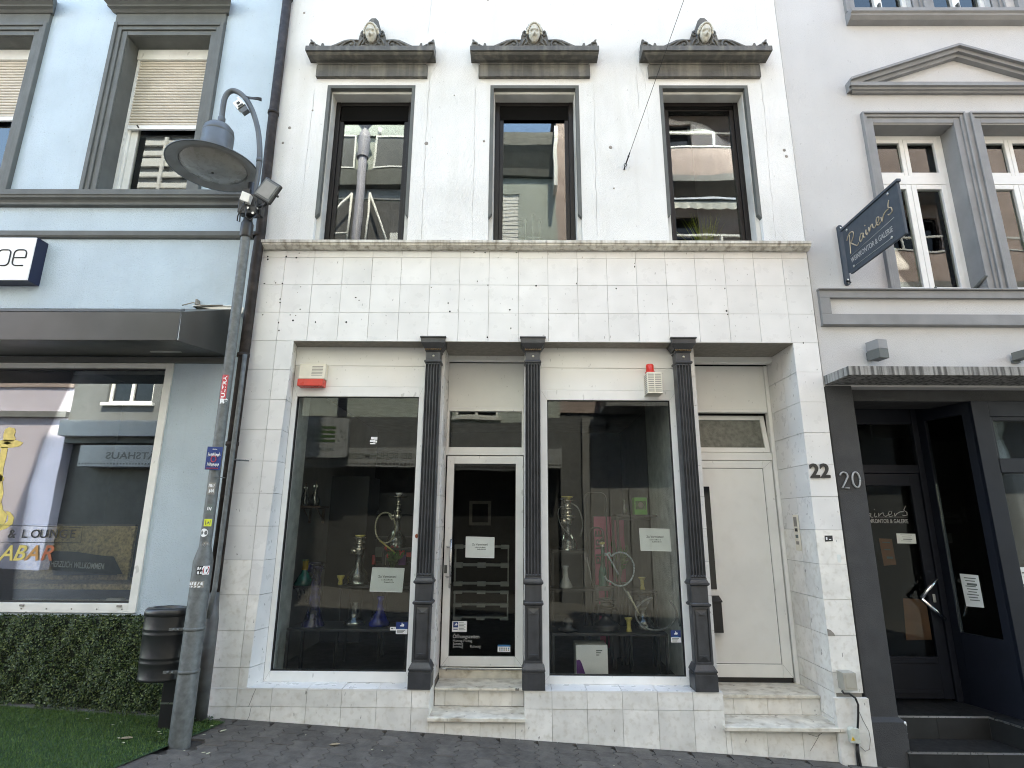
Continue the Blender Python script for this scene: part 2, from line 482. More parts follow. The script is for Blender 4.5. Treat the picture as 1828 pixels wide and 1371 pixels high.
        if parent is not None: o.parent = parent
        else: o.location = base
        ORG[o.name] = base
        if bevel:
            b = o.modifiers.new('edge', 'BEVEL')
            b.width = bevel
            b.segments = 2
            b.limit_method = 'ANGLE'
            b.angle_limit = math.radians(40)
        return tag(o, label, cat, group, kind)

def copy_tree(o, loc=None, parent=None):
    """a copy of a thing with copies of its parts and sub-parts"""
    kids = [c for c in KIDS().get(o.name, [])]
    c = o.copy()
    COL.objects.link(c)
    if parent is not None: c.parent = parent
    ORG[c.name] = ORG[o.name]
    if loc is not None: c.location = loc
    for k in kids: copy_tree(k, None, c)
    return c
def KIDS():
    d = {}
    for o in bpy.data.objects:
        if o.parent: d.setdefault(o.parent.name, []).append(o)
    return d
def spiral(cx, cz, r0, r1, turns, a0, y, n=22, sgn=1):
    return [(cx+(r0+(r1-r0)*i/n)*math.cos(a0+sgn*turns*2*math.pi*i/n), y, cz+(r0+(r1-r0)*i/n)*math.sin(a0+sgn*turns*2*math.pi*i/n)) for i in range(n+1)]
def frame(g, x0, x1, z0, z1, w, y0, y1, wb=None, wt=None, mi=0):
    """rectangular frame of four mitre-free bars butted end to end"""
    wb, wt = wb or w, wt or w
    g.box(x0, x0+w, y0, y1, z0, z1, mi).box(x1-w, x1, y0, y1, z0, z1, mi)
    g.box(x0+w, x1-w, y0+0.002, y1, z0, z0+wb, mi).box(x0+w, x1-w, y0+0.002, y1, z1-wt, z1, mi)
    return g
# ================================================================ ground
g = G()
xs = [-220, -60, -16, -8, -3, 0, 3, 8, 16, 60, 220]
for i in range(len(xs)-1):
    a, b = xs[i], xs[i+1]
    g._add([(a, -120, gz(a)-0.03), (b, -120, gz(b)-0.03), (b, 120, gz(b)-0.03), (a, 120, gz(a)-0.03)], [(0, 1, 2, 3)])
ground = g.make('ground', 'asphalt', kind='structure', org=(0, 0, 0))
# paved strip in front of the shop: interlocking wavy pavers laid singly over a bed of dark soil
g = G()
g._add([(-3.7, -2.6, gz(-3.7)-0.022), (4.6, -2.6, gz(4.6)-0.022), (4.6, 0.35, gz(4.6)-0.022), (-3.7, 0.35, gz(-3.7)-0.022)], [(0, 1, 2, 3)])
pavement = g.make('pavement', 'joint', kind='structure', org=(0, 0, gz(0)))
PW, PL = 0.165, 0.225
def paver_mesh(seed):
    rnd = random.Random(seed)
    n = 12
    side = lambda t: 0.019*math.sin(t*4*math.pi)
    w, l = PW/2-0.0016, PL/2-0.0016
    top = [(-w+side(i/n), -l+2*l*i/n) for i in range(n+1)]+[(w+side(i/n), -l+2*l*i/n) for i in range(n, -1, -1)]
    lo = [(x, y, -0.03) for x, y in top]
    mid = [(x, y, -0.004) for x, y in top]
    hi = [(x-math.copysign(0.003, x-side((y+l)/(2*l))), y-math.copysign(0.003, y) if abs(abs(y)-l) < 1e-6 else y, 0.0) for x, y in top]
    k = len(top)
    me = bpy.data.meshes.new('paver')
    fs = [tuple(range(3*k-1, 2*k-1, -1))]
    for a in (0, k):
        fs += [(a+i, a+k+i, a+k+(i+1) % k, a+(i+1) % k) for i in range(k)]
    me.from_pydata(lo+mid+hi, [], fs)
    me.materials.append(MAT['paver'])
    me.update()
    return me
pmesh = paver_mesh(1)
slope_rot = math.atan(0.055)
cnt, rest = 0, []
cells = []
for j in range(12):
    for i in range(-6, 46):
        x, y = -2.62+i*PW+0.5*PW, -0.13-j*PL-(0.5*PL if i % 2 else 0)
        cells.append((j, i, x, y))
for j, i, x, y in cells:
    if x > 4.55: continue
    if math.hypot(x+2.61, y+0.60) < 0.15: continue
    if x < -2.66-0.32*max(0, -y-0.1): continue          # the turf lies there
    if cnt < 296 and j < 7:
        o = bpy.data.objects.new('paver', pmesh)
        COL.objects.link(o)
        o.parent = pavement
        o.location = (x, y, gz(x)-gz(0)+random.uniform(-0.003, 0.003))
        o.rotation_euler = (random.uniform(-0.008, 0.008), slope_rot+random.uniform(-0.008, 0.008), random.uniform(-0.012, 0.012))
        cnt += 1
    else: rest.append((x, y))
g = G()
for x, y in rest:
    g._add([(v.co.x+x, v.co.y+y, v.co.z+gz(x)-slope_rot*v.co.x) for v in pmesh.vertices], [tuple(p.vertices) for p in pmesh.polygons])
g.make('paver_field', 'paver', pavement, kind='stuff')
# half pavers fill the toothed edge along the wall
g = G()
for i in range(44):
    x = -2.6+i*PW+0.5*PW
    if x > 3.35: break
    a_, b_, ya_, yb_ = x-PW/2+0.0016, x+PW/2-0.0016, (-0.1287 if i % 2 else -0.0158), (0.0 if x < 3.1 else 0.05)
    g._add([(a_, ya_, gz(a_)-0.03), (b_, ya_, gz(b_)-0.03), (b_, yb_, gz(b_)-0.03), (a_, yb_, gz(a_)-0.03), (a_, ya_, gz(a_)-0.001), (b_, ya_, gz(b_)-0.001), (b_, yb_, gz(b_)-0.001), (a_, yb_, gz(a_)-0.001)],
           [(4, 5, 6, 7), (0, 1, 5, 4), (1, 2, 6, 5), (3, 0, 4, 7)])
g.make('cut_pavers', 'paver', pavement, kind='stuff')

# artificial turf in front of the hedge
def turf_edge(y): return -2.50-0.30*max(0, -y-0.15)
g = G()
rows = 12
for i in range(rows):
    y0_, y1_ = -2.6+i*2.48/rows, -2.6+(i+1)*2.48/rows
    xa, xb = -7.4, turf_edge(y0_)
    xc = turf_edge(y1_)
    g._add([(xa, y0_, gz(xa)+0.012), (xb, y0_, gz(xb)+0.009), (xc, y1_, gz(xc)+0.009), (xa, y1_, gz(xa)+0.012)], [(0, 1, 2, 3)])
rnd = random.Random(3)
for k in range(60000):
    y = -0.12-rnd.random()**1.5*1.9
    x = -5.2+rnd.random()*(turf_edge(y)+5.2)
    a = rnd.random()*6.283
    h = rnd.uniform(0.008, 0.022)
    z = gz(x)+0.010
    if x > turf_edge(y)-0.02+rnd.gauss(0, 0.012): x -= 0.04
    dx, dy = math.cos(a)*0.0022, math.sin(a)*0.0022
    lx, ly = rnd.uniform(-0.008, 0.008), rnd.uniform(-0.008, 0.008)
    g._add([(x-dx, y-dy, z), (x+dx, y+dy, z), (x+lx, y+ly, z+h)], [(0, 1, 2)], False, 1)
tag(g.make('artificial_turf', ['turfbase', 'turf'], kind='stuff', org=(-4.5, -1, gz(-4.5))), 'short green artificial turf in front of the clipped hedge', 'turf')

# fallen leaves and scraps
def leaf(x, y, s, rot, k, label, group=None):
    m = 'leaf_tan' if k else 'leaf_pale'
    g = G()
    pts = [(-1, 0), (-0.5, 0.45), (0.2, 0.5), (0.75, 0.28), (1, 0), (0.7, -0.32), (0.1, -0.5), (-0.6, -0.38)]
    c, s_ = math.cos(rot), math.sin(rot)
    v = [(x+s*(px*c-py*s_), y+s*(px*s_+py*c), gz(x)+0.006+s*0.28*(abs(py)+0.3*px*px)+(0.012 if x < -2.5 else 0)) for px, py in pts]
    v.append((x, y, gz(x)+0.010+(0.012 if x < -2.5 else 0)))
    g._add(v, [(i, (i+1) % 8, 8) for i in range(8)], True)
    return tag(g.make('fallen_leaf', m), label, 'leaf', group)
MAT['leaf_tan'] = M('dry_leaf', (0.30, 0.24, 0.15), 0.7, 0.15, 60)
MAT['leaf_pale'] = M('pale_leaf', (0.48, 0.46, 0.30), 0.7, 0.15, 60)
leaf(-1.45, -0.42, 0.045, 0.3, 1, 'curled tan leaf lying alone on the dark pavers below the left shop window')
leaf(-3.02, -0.62, 0.05, 0.1, 1, 'brown leaf on the green turf left of the lamp post')
leaf(-2.42, -0.30, 0.03, 1.1, 0, 'pale leaf on the paver edge just right of the lamp post foot')
GRP = 'small pale scraps of leaf on turf and pavers'
rnd = random.Random(11)
for k in range(14):
    y = -0.2-rnd.random()*0.55
    x = rnd.uniform(-3.6, -2.3)
    leaf(x, y, rnd.uniform(0.010, 0.020), rnd.random()*6, 0, 'tiny pale leaf scrap lying around the foot of the lamp post', GRP)
for k in range(5):
    leaf(rnd.uniform(-2.0, 1.5), rnd.uniform(-0.5, -0.12), 0.009, rnd.random()*6, 0, 'tiny pale scrap on the dark pavers in front of the shop', 'small pale scraps on the pavers')
# weeds at the downspout foot
g = G()
for k in range(70):
    x, y = -2.66+rnd.gauss(0, 0.06), -0.17+rnd.gauss(0, 0.05)
    a, s, z = rnd.random()*6.28, rnd.uniform(0.008, 0.018), gz(x)+rnd.uniform(0.005, 0.05)
    g._add([(x, y, z), (x+s*math.cos(a), y+s*math.sin(a), z+s*0.6), (x+1.6*s*math.cos(a+0.4), y+1.6*s*math.sin(a+0.4), z+s*0.3), (x+s*math.cos(a+0.9), y+s*math.sin(a+0.9), z)], [(0, 1, 2, 3)])
tag(g.make('weeds', 'hedge', kind='stuff'), 'small green weeds growing at the foot of the downspout', 'weeds')
# ================================================================ the white shop house, number 22
XL, XR, TL_, GX = -2.755, 3.085, 0.3087, 0.3115
shop = thing('shop_house', (0.16, 0.0, gz(0.16)), 'white narrow house with marble-tiled shop front between the blue house and the grey house', 'house')
TOPZ = 9.6  # top is out of view, kept low so sun strikes the street and bounces back
UW = [(-2.205, -1.187), (-0.315, 0.705), (1.634, 2.652)]
WZ0, WZ1 = 4.705, 6.715
g = G()
g.wall(XL, XR, 4.62, TOPZ, 0.0, 0.42, [(a, b, WZ0, WZ1) for a, b in UW])
wall = g.make('stucco_wall', 'stucco', shop)
# body behind: side walls, roof, floors
g = G()
g.box(XL, XL+0.2, 0.42, 8, -0.6, TOPZ).box(XR-0.2, XR, 0.42, 8, -0.6, TOPZ).box(XL+0.2, XR-0.2, 7.8, 8, -0.6, TOPZ)
g.make('side_wall', 'greywall', shop)
G().box(XL, XR, 0.0, 8, TOPZ, TOPZ+0.25).make('roof', 'slate', shop)
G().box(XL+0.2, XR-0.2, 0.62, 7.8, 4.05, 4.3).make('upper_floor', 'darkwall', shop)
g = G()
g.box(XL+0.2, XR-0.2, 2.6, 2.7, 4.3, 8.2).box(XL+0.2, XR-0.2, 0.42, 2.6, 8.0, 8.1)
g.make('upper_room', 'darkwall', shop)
# backing behind the tiles
g = G()
g.wall(XL+0.01, XR-0.01, -0.6, 4.62, 0.012, 0.2, [(-2.41, 2.846, -0.6, 3.592)])
g.wall(XL+0.01, XR-0.01, -0.6, 4.62, 0.2, 0.70, [(-2.37, 2.846, -0.6, 3.592)])
g.make('masonry', 'mortar', shop)
# soffit of the shop front
g = G()
g.box(-2.38, 2.82, 0.0, 0.49, 3.597, 3.603)
g.make('soffit', 'panel', shop)

# ---- tiles, one object each
def tile4(a, b, c, d, m='tile', t=0.012, name='tile', bev=0.0):
    """one tile from four corners, inset by half a joint"""
    P = [Vector(p) for p in (a, b, c, d)]
    ctr = sum(P, Vector())/4
    u = (P[1]-P[0]).normalized(); w = (P[3]-P[0]).normalized()
    j = 0.0021
    Q = [P[0]+(u+w)*j, P[1]+(-u+w)*j, P[2]+(-u-w)*j, P[3]+(u-w)*j]
    n = u.cross(w)
    off = n*random.uniform(-0.0012, 0.0012)
    g_ = G()
    g_.slab4(*[q+off for q in Q], t)
    return g_.make(name, m, shop)
full_mesh = {}
def ftile(x0, x1, z0, z1, y=0.0, m='tile'):
    """front-facing tile; alike sizes share their mesh"""
    key = (round(x1-x0, 3), round(z1-z0, 3), m)
    if key not in full_mesh:
        g_ = G()
        w, h, j = x1-x0, z1-z0, 0.0016
        g_.slab4((-w/2+j, 0, -h/2+j), (w/2-j, 0, -h/2+j), (w/2-j, 0, h/2-j), (-w/2+j, 0, h/2-j), 0.012)
        me = bpy.data.meshes.new('tile')
        me.from_pydata(g_.v, [], g_.f)
        me.materials.append(MAT[m])
        full_mesh[key] = me
    o = bpy.data.objects.new('tile', full_mesh[key])
    COL.objects.link(o)
    o.parent = shop
    o.location = Vector(((x0+x1)/2, y+random.uniform(-0.0012, 0.0012), (z0+z1)/2))-ORG[shop.name]
    o.rotation_euler = (random.uniform(-0.0025, 0.0025), 0, random.uniform(-0.0025, 0.0025))
    return o
cols = [XL, -2.475]
while cols[-1]+GX < 2.70: cols.append(cols[-1]+GX)
cols = cols+[2.815, XR]
rows = [3.597, 3.909, 4.222, 4.533, 4.612]
for k in range(4):
    for i in range(len(cols)-1):
        ftile(cols[i], cols[i+1], rows[k], rows[k+1])
zr = [3.597-TL_*k for k in range(11)]+[0.345]
def jambx(z): return -2.395+0.100*(z-0.345)/(3.597-0.345)
for k in range(11):
    zt, zb = zr[k], zr[k+1]
    m = 'tile' if k < 8 else 'tile_dirty'
    m2 = 'tile' if k < 6 else 'tile_dirty'
    ftile(XL, -2.475, zb, zt, 0, 'tile' if k < 7 else 'tile_dirty')
    tile4((-2.475, 0, zb), (jambx(zb), 0, zb), (jambx(zt), 0, zt), (-2.475, 0, zt), 'tile' if k < 8 else 'tile_dirty')
    tile4((jambx(zb), 0, zb), (-2.335, 0.20, zb), (-2.335, 0.20, zt), (jambx(zt), 0, zt), 'tile')
    if zt > 0.5: ftile(2.828, XR, max(zb, 0.315), zt, 0, m2)
    # right reveal, two tiles deep
    tile4((2.832, 0.66, zb), (2.832, 0.30, zb), (2.832, 0.30, zt), (2.832, 0.66, zt), m2)
    tile4((2.832, 0.30, zb), (2.832, 0.0, zb), (2.832, 0.0, zt), (2.832, 0.30, zt), m2)
for k, (zb, zt) in enumerate(((0.12, 0.345), (-0.12, 0.12), (-0.4, -0.12))):
    tile4((2.832, 0.66, zb), (2.832, 0.30, zb), (2.832, 0.30, zt), (2.832, 0.66, zt), 'tile_dirty')
    tile4((2.832, 0.30, zb), (2.832, 0.0, zb), (2.832, 0.0, zt), (2.832, 0.30, zt), 'tile_dirty')
# pilaster foot, set proud
for zb, zt in ((0.045, 0.315), (-0.42, 0.045)):
    ftile(2.80, 3.097, zb, zt, -0.045, 'tile_dirty')
tile4((2.80, 0.0, -0.4), (2.80, -0.045, -0.4), (2.80, -0.045, 0.315), (2.80, 0.0, 0.315), 'tile_dirty')
tile4((3.097, -0.045, -0.4), (3.097, 0.0, -0.4), (3.097, 0.0, 0.315), (3.097, -0.045, 0.315), 'tile_dirty')
tile4((2.80, -0.045, 0.317), (3.097, -0.045, 0.317), (3.097, 0.0, 0.317), (2.80, 0.0, 0.317), 'tile_dirty')
# plinth below the windows
g = G()
g.box(XL+0.01, -0.765, 0.012, 0.62, -0.5, 0.333).box(0.095, 1.845, 0.012, 0.62, -0.5, 0.333).box(-0.765, 0.095, 0.312, 0.62, -0.5, 0.268)
g.box(-0.765, 0.095, 0.014, 0.312, -0.5, 0.09).box(1.845, 2.83, 0.292, 0.66, -0.5, 0.222).box(1.845, 2.83, 0.014, 0.292, -0.5, 0.05)
g.make('plinth_core', 'mortar', shop)
pc = [XL, -2.475]+[-2.475+GX*i for i in range(1, 6)]+[-0.757]
pc2 = [0.085]+[-2.475+GX*i for i in range(9, 14)]+[1.842]
for cc in (pc, pc2):
    for i in range(len(cc)-1):
        a, b = cc[i], cc[i+1]
        ftile(a, b, 0.196, 0.343, 0, 'tile_dirty')
        ftile(a, b, gz((a+b)/2)-0.10, 0.196, 0, 'tile_dirty')
for cc in (pc, pc2):
    for i in range(len(cc)-1):
        a, b = cc[i], cc[i+1]
        tile4((a, -0.004, 0.3455), (b, -0.004, 0.3455), (b, 0.26, 0.3455), (a, 0.26, 0.3455), 'tile')
# cheeks of the plinth beside the steps
for x, s in ((-0.757, 1), (1.842, 1)):
    for zb, zt in ((0.1, 0.343), (-0.2, 0.1)):
        tile4((x, 0.0, zb), (x, 0.3, zb), (x, 0.3, zt), (x, 0.0, zt), 'tile_dirty')
for zb, zt in ((0.1, 0.343), (-0.2, 0.1)):
    tile4((0.085, 0.3, zb), (0.085, 0.0, zb), (0.085, 0.0, zt), (0.085, 0.3, zt), 'tile_dirty')
# steps to the shop door and the house door
def step(x0, x1, y0, y1, zt, t):
    return G().box(x0, x1, y0, y1, zt-t, zt).make('step_slab', 'step', shop, bevel=0.004)
step(-0.752, 0.082, 0.262, 0.62, 0.292, 0.022)
step(-0.768, 0.092, -0.035, 0.302, 0.128, 0.030)
step(1.845, 2.828, 0.258, 0.68, 0.256, 0.028)
step(1.822, 2.850, -0.055, 0.292, 0.083, 0.032)
cc = [-0.752, -0.655, -0.342, -0.028, 0.082]
for i in range(4): ftile(cc[i], cc[i+1], 0.130, 0.268, 0.302, 'tile_dirty')
cc = [-0.757, -0.617, -0.305, 0.008, 0.085]
for i in range(4): ftile(cc[i], cc[i+1], -0.16, 0.097, 0.0, 'tile_dirty')
cc = [1.845, 2.030, 2.342, 2.655, 2.83]
for i in range(4): ftile(cc[i], cc[i+1], 0.085, 0.227, 0.282, 'tile_dirty')
cc = [1.842, 1.886, 2.198, 2.507, 2.80]
for i in range(4): ftile(cc[i], cc[i+1], -0.34, 0.050, 0.0, 'tile_dirty')
# cracks in plinth tiles
g = G()
for pts in ([(-2.31, 0.343), (-2.33, 0.29), (-2.345, 0.24), (-2.36, 0.196)], [(-2.335, 0.196), (-2.345, 0.12), (-2.37, 0.06)], [(2.56, 0.02), (2.63, 0.0), (2.68, 0.03)], [(2.66, 0.02), (2.60, -0.06), (2.56, -0.11)]):
    g.tube([(x, -0.001, z) for x, z in pts], 0.0016, 4)
g.make('tile_crack', 'inkblack', shop)
# screw holes and old plugs in the tiles
g = G()
rnd = random.Random(5)
px_ = [(478, 458), (478, 463), (511, 458), (534, 452), (529, 460), (472, 506), (492, 505), (504, 506), (537, 512), (500, 534), (500, 540), (536, 552), (469, 562), (518, 562), (528, 563), (523, 572), (497, 576), (498, 590), (563, 575), (618, 575), (635, 531), (641, 536), (770, 513), (800, 541), (852, 502), (871, 509), (910, 553), (846, 451), (866, 451), (922, 451), (957, 510), (1029, 506), (1100, 515), (1133, 470), (1133, 476), (1294, 515), (1297, 555), (1299, 561), (870, 602), (912, 586), (803, 556), (1434, 612)]
for x, y in px_:
    p = at(x, y, -0.001)
    g.ball(p, rnd.uniform(0.005, 0.012), 0.002, rnd.uniform(0.005, 0.012), 7, 4)
g.make('screw_hole', 'inkblack', shop, kind='stuff')
# chipped corner of a pilaster tile
g = G()
p = at(1474, 1131, -0.0015)
g._add([(2.829, -0.0022, p.z+0.04), (2.829, -0.0022, p.z-0.02), (2.895, -0.0022, p.z-0.02), (2.885, -0.0022, p.z+0.005), (2.86, -0.0022, p.z+0.03)], [(0, 1, 2, 3, 4)])
g.make('tile_chip', 'mortar', shop)

# ---- cornice ledge
prof = [(0.0, 4.700), (-0.085, 4.697), (-0.10, 4.690), (-0.10, 4.662), (-0.088, 4.655), (-0.085, 4.640), (-0.06, 4.625), (-0.04, 4.612), (0.0, 4.612)]
G().sweepx(prof, XL-0.02, XR+0.01).make('ledge', 'ledge', shop)

# ---- upper windows
for w, (a, b) in enumerate(UW):
    # painted rebate round the opening
    g = G()
    zc = 5.06
    g.box(a-0.001, a+0.038, -0.003, 0.055, zc, WZ1-0.002)
    g.box(b-0.038, b+0.001, -0.003, 0.055, zc, WZ1-0.002)
    g.box(a+0.038, b-0.038, -0.003, 0.055, WZ1-0.042, WZ1-0.002)
    for x0, x1, s in ((a-0.001, a+0.038, 1), (b-0.038, b+0.001, -1)):   # lower end runs out at a slant
        xi = x0 if s > 0 else x1
        g._add([(x0, -0.003, zc), (x1, -0.003, zc), (xi, -0.003, zc-0.05), (x0, 0.055, zc), (x1, 0.055, zc), (xi, 0.055, zc-0.05)], [(0, 2, 1) if s > 0 else (0, 2, 1), (3, 4, 5), (0, 3, 5, 2), (1, 2, 5, 4)])
    G_ = g.make('rebate', 'trim_dark', shop)
    g = G()
    g.box(a+0.002, a+0.05, 0.055, 0.19, WZ0+0.01, WZ1-0.042).box(b-0.05, b-0.002, 0.055, 0.19, WZ0+0.01, WZ1-0.042)
    g.box(a+0.05, b-0.05, 0.056, 0.19, WZ1-0.075, WZ1-0.042)
    g.make('window_reveal', 'reveal_grey', shop)
    x0, x1, z1 = a+0.05, b-0.05, WZ1-0.075
    g = G()
    frame(g, x0, x1, WZ0+0.01, z1, 0.055, 0.185, 0.25, 0.05, 0.05)
    win = g.make('window', 'brown', shop, bevel=0.004)
    g = G()
    frame(g, x0+0.055, x1-0.055, WZ0+0.06, z1-0.05, 0.045, 0.205, 0.26, 0.045, 0.05)
    g.make('sash', 'brown', win, bevel=0.004)
    G().box(x0+0.10, x1-0.10, 0.228, 0.232, WZ0+0.105, z1-0.10).make('pane', 'g_up', win)
    hb = (0.20, 0.18, 0.03)[w]
    G().box(x0+0.06, x1-0.06, 0.199, 0.204, z1-0.052-hb, z1-0.051).make('screen_roll', 'blackmatte', win)
    G().sweepx([(0.19, 4.712), (0.0, 4.706), (0.0, 4.700), (0.19, 4.70)], a+0.003, b-0.003).make('sill', 'ledge', win)
    g = G()
    g.box(x0+0.02, x1-0.02, 0.34, 0.345, 4.75, z1)
# thin vertical plaster cracks round the old window surrounds
g = G()
rnd = random.Random(21)
def crack(px, amp=2.0, y=-0.0006):
    pts = []
    for (xa, ya), (xb, yb) in zip(px[:-1], px[1:]):
        n = max(2, int(math.hypot(xb-xa, yb-ya)/9))
        for i in range(n): pts.append((xa+(xb-xa)*i/n+rnd.uniform(-amp, amp)*0.5, ya+(yb-ya)*i/n))
    pts.append(px[-1])
    q = [at(x, y_, y) for x, y_ in pts]
    for p0, p1 in zip(q[:-1], q[1:]):
        d = (p1-p0); n = Vector((-d.z, 0, d.x)).normalized()*rnd.uniform(0.0004, 0.0014)
        g._add([p0-n, p0+n, p1+n, p1-n], [(0, 1, 2, 3), (3, 2, 1, 0)])
for pl in ([(766, 150), (763, 200), (758, 300), (752, 430)], [(562, 160), (553, 230), (541, 340), (533, 400)], [(782, 110), (768, 135), (766, 165)],
           [(849, 150), (846, 300), (843, 425)], [(1060, 150), (1062, 250), (1066, 420)], [(1348, 5), (1350, 45), (1358, 62)], [(1357, 140), (1366, 210), (1372, 290), (1380, 380), (1386, 430)],
           [(1140, 70), (1142, 120), (1153, 150), (1158, 230)], [(1387, 410), (1398, 425), (1404, 433)], [(1136, 120), (1141, 195)], [(770, 0), (764, 60)]):
    crack(pl)
g.make('plaster_crack', 'crack', shop, kind='stuff')
g = G()
for x, y, r in ((761, 256, 0.022), (1090, 263, 0.02), (864, 252, 0.014), (517, 228, 0.018), (505, 255, 0.015), (558, 197, 0.012), (543, 23, 0.015), (1400, 268, 0.018), (1404, 279, 0.018), (871, 0, 0.012), (1096, 336, 0.010), (811, 170, 0.008)):
    g.ball(at(x, y, -0.001), r, 0.003, r*1.1, 8, 4)
g.make('wall_plug', 'mortar', shop, kind='stuff')

# ---- pediments with sculpted heads
def ornament(xc, tall, face_dx, lab):
    zt = 7.085
    U = lambda px: xc+(px-920)*0.000886
    V = lambda py: (450-py)*0.00106+zt
    g = G()
    prof = [(0.0, 6.962), (-0.052, 6.962), (-0.058, 6.972), (-0.10, 6.976), (-0.15, 6.992), (-0.168, 7.008), (-0.168, 7.021), (0.0, 7.021)]
    g.sweepx(prof, xc-0.60, xc+0.60, 0.72, 0.72)
    g.box(xc-0.645, xc+0.645, -0.045, 0.0, 6.80, 6.960)
    g.box(xc-0.736, xc+0.736, -0.188, 0.0, 7.022, 7.084)
    ped = g.make('pediment', 'pediment', shop)
    if lab: ped['label'] = lab
    half = [(95, 452), (97, 360), (112, 330), (105, 300), (128, 303), (150, 335), (190, 365), (250, 392), (262, 346), (285, 352), (298, 392), (330, 400), (400, 378), (480, 342), (560, 306), (640, 296), (742, 302), (748, 255), (770, 205), (806, 186)]
    top = [(832, 128), (855, 52), (892, 15)] if tall else [(815, 150), (840, 118), (890, 112)]
    left = half+top
    poly = [(U(x), V(y)) for x, y in left]+[(2*xc-U(x), V(y)) for x, y in reversed(left)]
    g = G()
    g.prism(list(reversed(poly)), -0.115, 0.0)
    # rims and scrolls on both sides
    for s in (1, -1):
        T = lambda px, py, y=-0.118: (xc+s*(px-920)*0.000886, y, V(py))
        g.tube([T(x, y) for x, y in ((100, 445), (200, 440), (300, 432), (400, 410), (480, 372), (560, 336), (640, 318), (738, 318))], [0.008, 0.012, 0.012, 0.013, 0.014, 0.014, 0.013, 0.010], 8)
        g.tube([T(655+a*math.cos(t), 378-a*math.sin(t), -0.122) for a, t in [(62-56*i/22, 2.6-i*0.42) for i in range(23)]], [0.013-0.006*i/22 for i in range(23)], 7)
        g.ball(T(655, 378, -0.125), 0.016, 0.018, 0.018, 8, 6)
        g.tube([T(x, y, -0.122) for x, y in ((430, 425), (490, 418), (530, 385), (575, 352), (625, 335))], [0.006, 0.011, 0.012, 0.010, 0.006], 7)
        g.tube([T(x, y, -0.120) for x, y in ((520, 440), (560, 420), (575, 385))], [0.006, 0.010, 0.006], 7)
        g.tube([T(x, y, -0.120) for x, y in ((590, 442), (620, 432), (650, 440))], [0.006, 0.012, 0.008], 7)
        g.tube([T(x, y, -0.122) for x, y in ((720, 440), (760, 425), (800, 395), (840, 390), (880, 400))], [0.008, 0.014, 0.013, 0.011, 0.006], 7)
        g.tube([T(x, y, -0.122) for x, y in ((760, 445), (820, 440), (870, 425), (900, 430))], [0.008, 0.012, 0.012, 0.008], 7)
        g.tube([T(x, y, -0.120) for x, y in ((752, 400), (770, 345), (790, 315), (830, 300))], [0.008, 0.013, 0.013, 0.010], 7)
        g.tube([T(800+a*math.cos(t), 235-a*math.sin(t), -0.122) for a, t in [(38-32*i/16, 1.6+i*0.42) for i in range(17)]], [0.011-0.005*i/16 for i in range(17)], 7)
        g.tube([T(150+a*math.cos(t), 385-a*math.sin(t), -0.122) for a, t in [(44-38*i/16, 2.4-i*0.42) for i in range(17)]], [0.011-0.005*i/16 for i in range(17)], 7)
        g.tube([T(x, y, -0.118) for x, y in ((195, 372), (230, 392), (268, 398))], [0.010, 0.009, 0.006], 7)
        for k, (x, y) in enumerate(((842, 345), (822, 330), (850, 372), (870, 388), (830, 360))):
            g.ball(T(x, y, -0.125), 0.017, 0.014, 0.015, 8, 6)
    g.ball((xc, -0.13, V(415)), 0.028, 0.02, 0.02, 10, 6)
    g.make('scroll_ornament', 'pediment', ped)
    # the head: one shaped surface with brow, nose, mouth and chin
    hx, hz, hy = xc+face_dx, V(268), -0.135
    g = G()
    nu, nv = 28, 24
    v, fs = [], []
    for i in range(nv+1):
        ph = math.pi*i/nv
        for k in range(nu):
            a = 2*math.pi*k/nu
            x, y, z = math.sin(ph)*math.cos(a), math.sin(ph)*math.sin(a), -math.cos(ph)
            wx = 0.070*(1-0.20*max(0, -z)**1.2)
            X_, Y_, Z_ = x*wx*0.94, y*0.062, z*0.105
            if y < 0:
                u, q = X_/0.07, Z_/0.105
                f = -y
                Y_ -= f*0.052*math.exp(-(u/0.15)**2)*max(0, min(1, (0.42-q)/0.5))*math.exp(-max(0, -0.12-q)**2/0.006)     # nose
                Y_ += f*0.036*(math.exp(-((u-0.40)/0.20)**2)+math.exp(-((u+0.40)/0.20)**2))*math.exp(-((q-0.20)/0.11)**2)   # eye sockets
                Y_ -= f*0.009*(math.exp(-((u-0.40)/0.12)**2)+math.exp(-((u+0.40)/0.12)**2))*math.exp(-((q-0.19)/0.05)**2)  # eyelids
                Y_ -= f*0.018*math.exp(-((q-0.38)/0.08)**2)*math.exp(-(u/0.6)**2)                                          # brow
                Y_ += f*0.028*math.exp(-((q+0.42)/0.05)**2)*math.exp(-(u/0.30)**2)                                        # mouth line
                Y_ -= f*0.008*math.exp(-((abs(q+0.42)-0.07)/0.05)**2)*math.exp(-(u/0.26)**2)                               # lips
                Y_ -= f*0.012*math.exp(-((q+0.78)/0.14)**2)*math.exp(-(u/0.3)**2)                                          # chin
            ct, st = math.cos(0.55), math.sin(0.55)          # the head looks down at the street
            v.append((hx+X_, hy-0.02+Y_*ct-Z_*st, hz+Z_*ct+Y_*st))
    for i in range(nv):
        for k in range(nu):
            k2 = (k+1) % nu
            fs.append((i*nu+k, i*nu+k2, (i+1)*nu+k2, (i+1)*nu+k))
    g._add(v, fs, True)
    g.make('head', 'face', ped)
    g = G()
    rr = random.Random(int(xc*100)+3)
    for k in range(17):                                     # curls from ear to ear
        a = math.pi*(0.02+0.96*k/16)
        g.ball((hx+0.080*math.cos(a), hy-0.020-0.050*math.sin(a)+rr.uniform(-.004, .004), hz+0.004+0.092*math.sin(a)), 0.018, 0.017, 0.015+rr.uniform(0, .004), 8, 6)
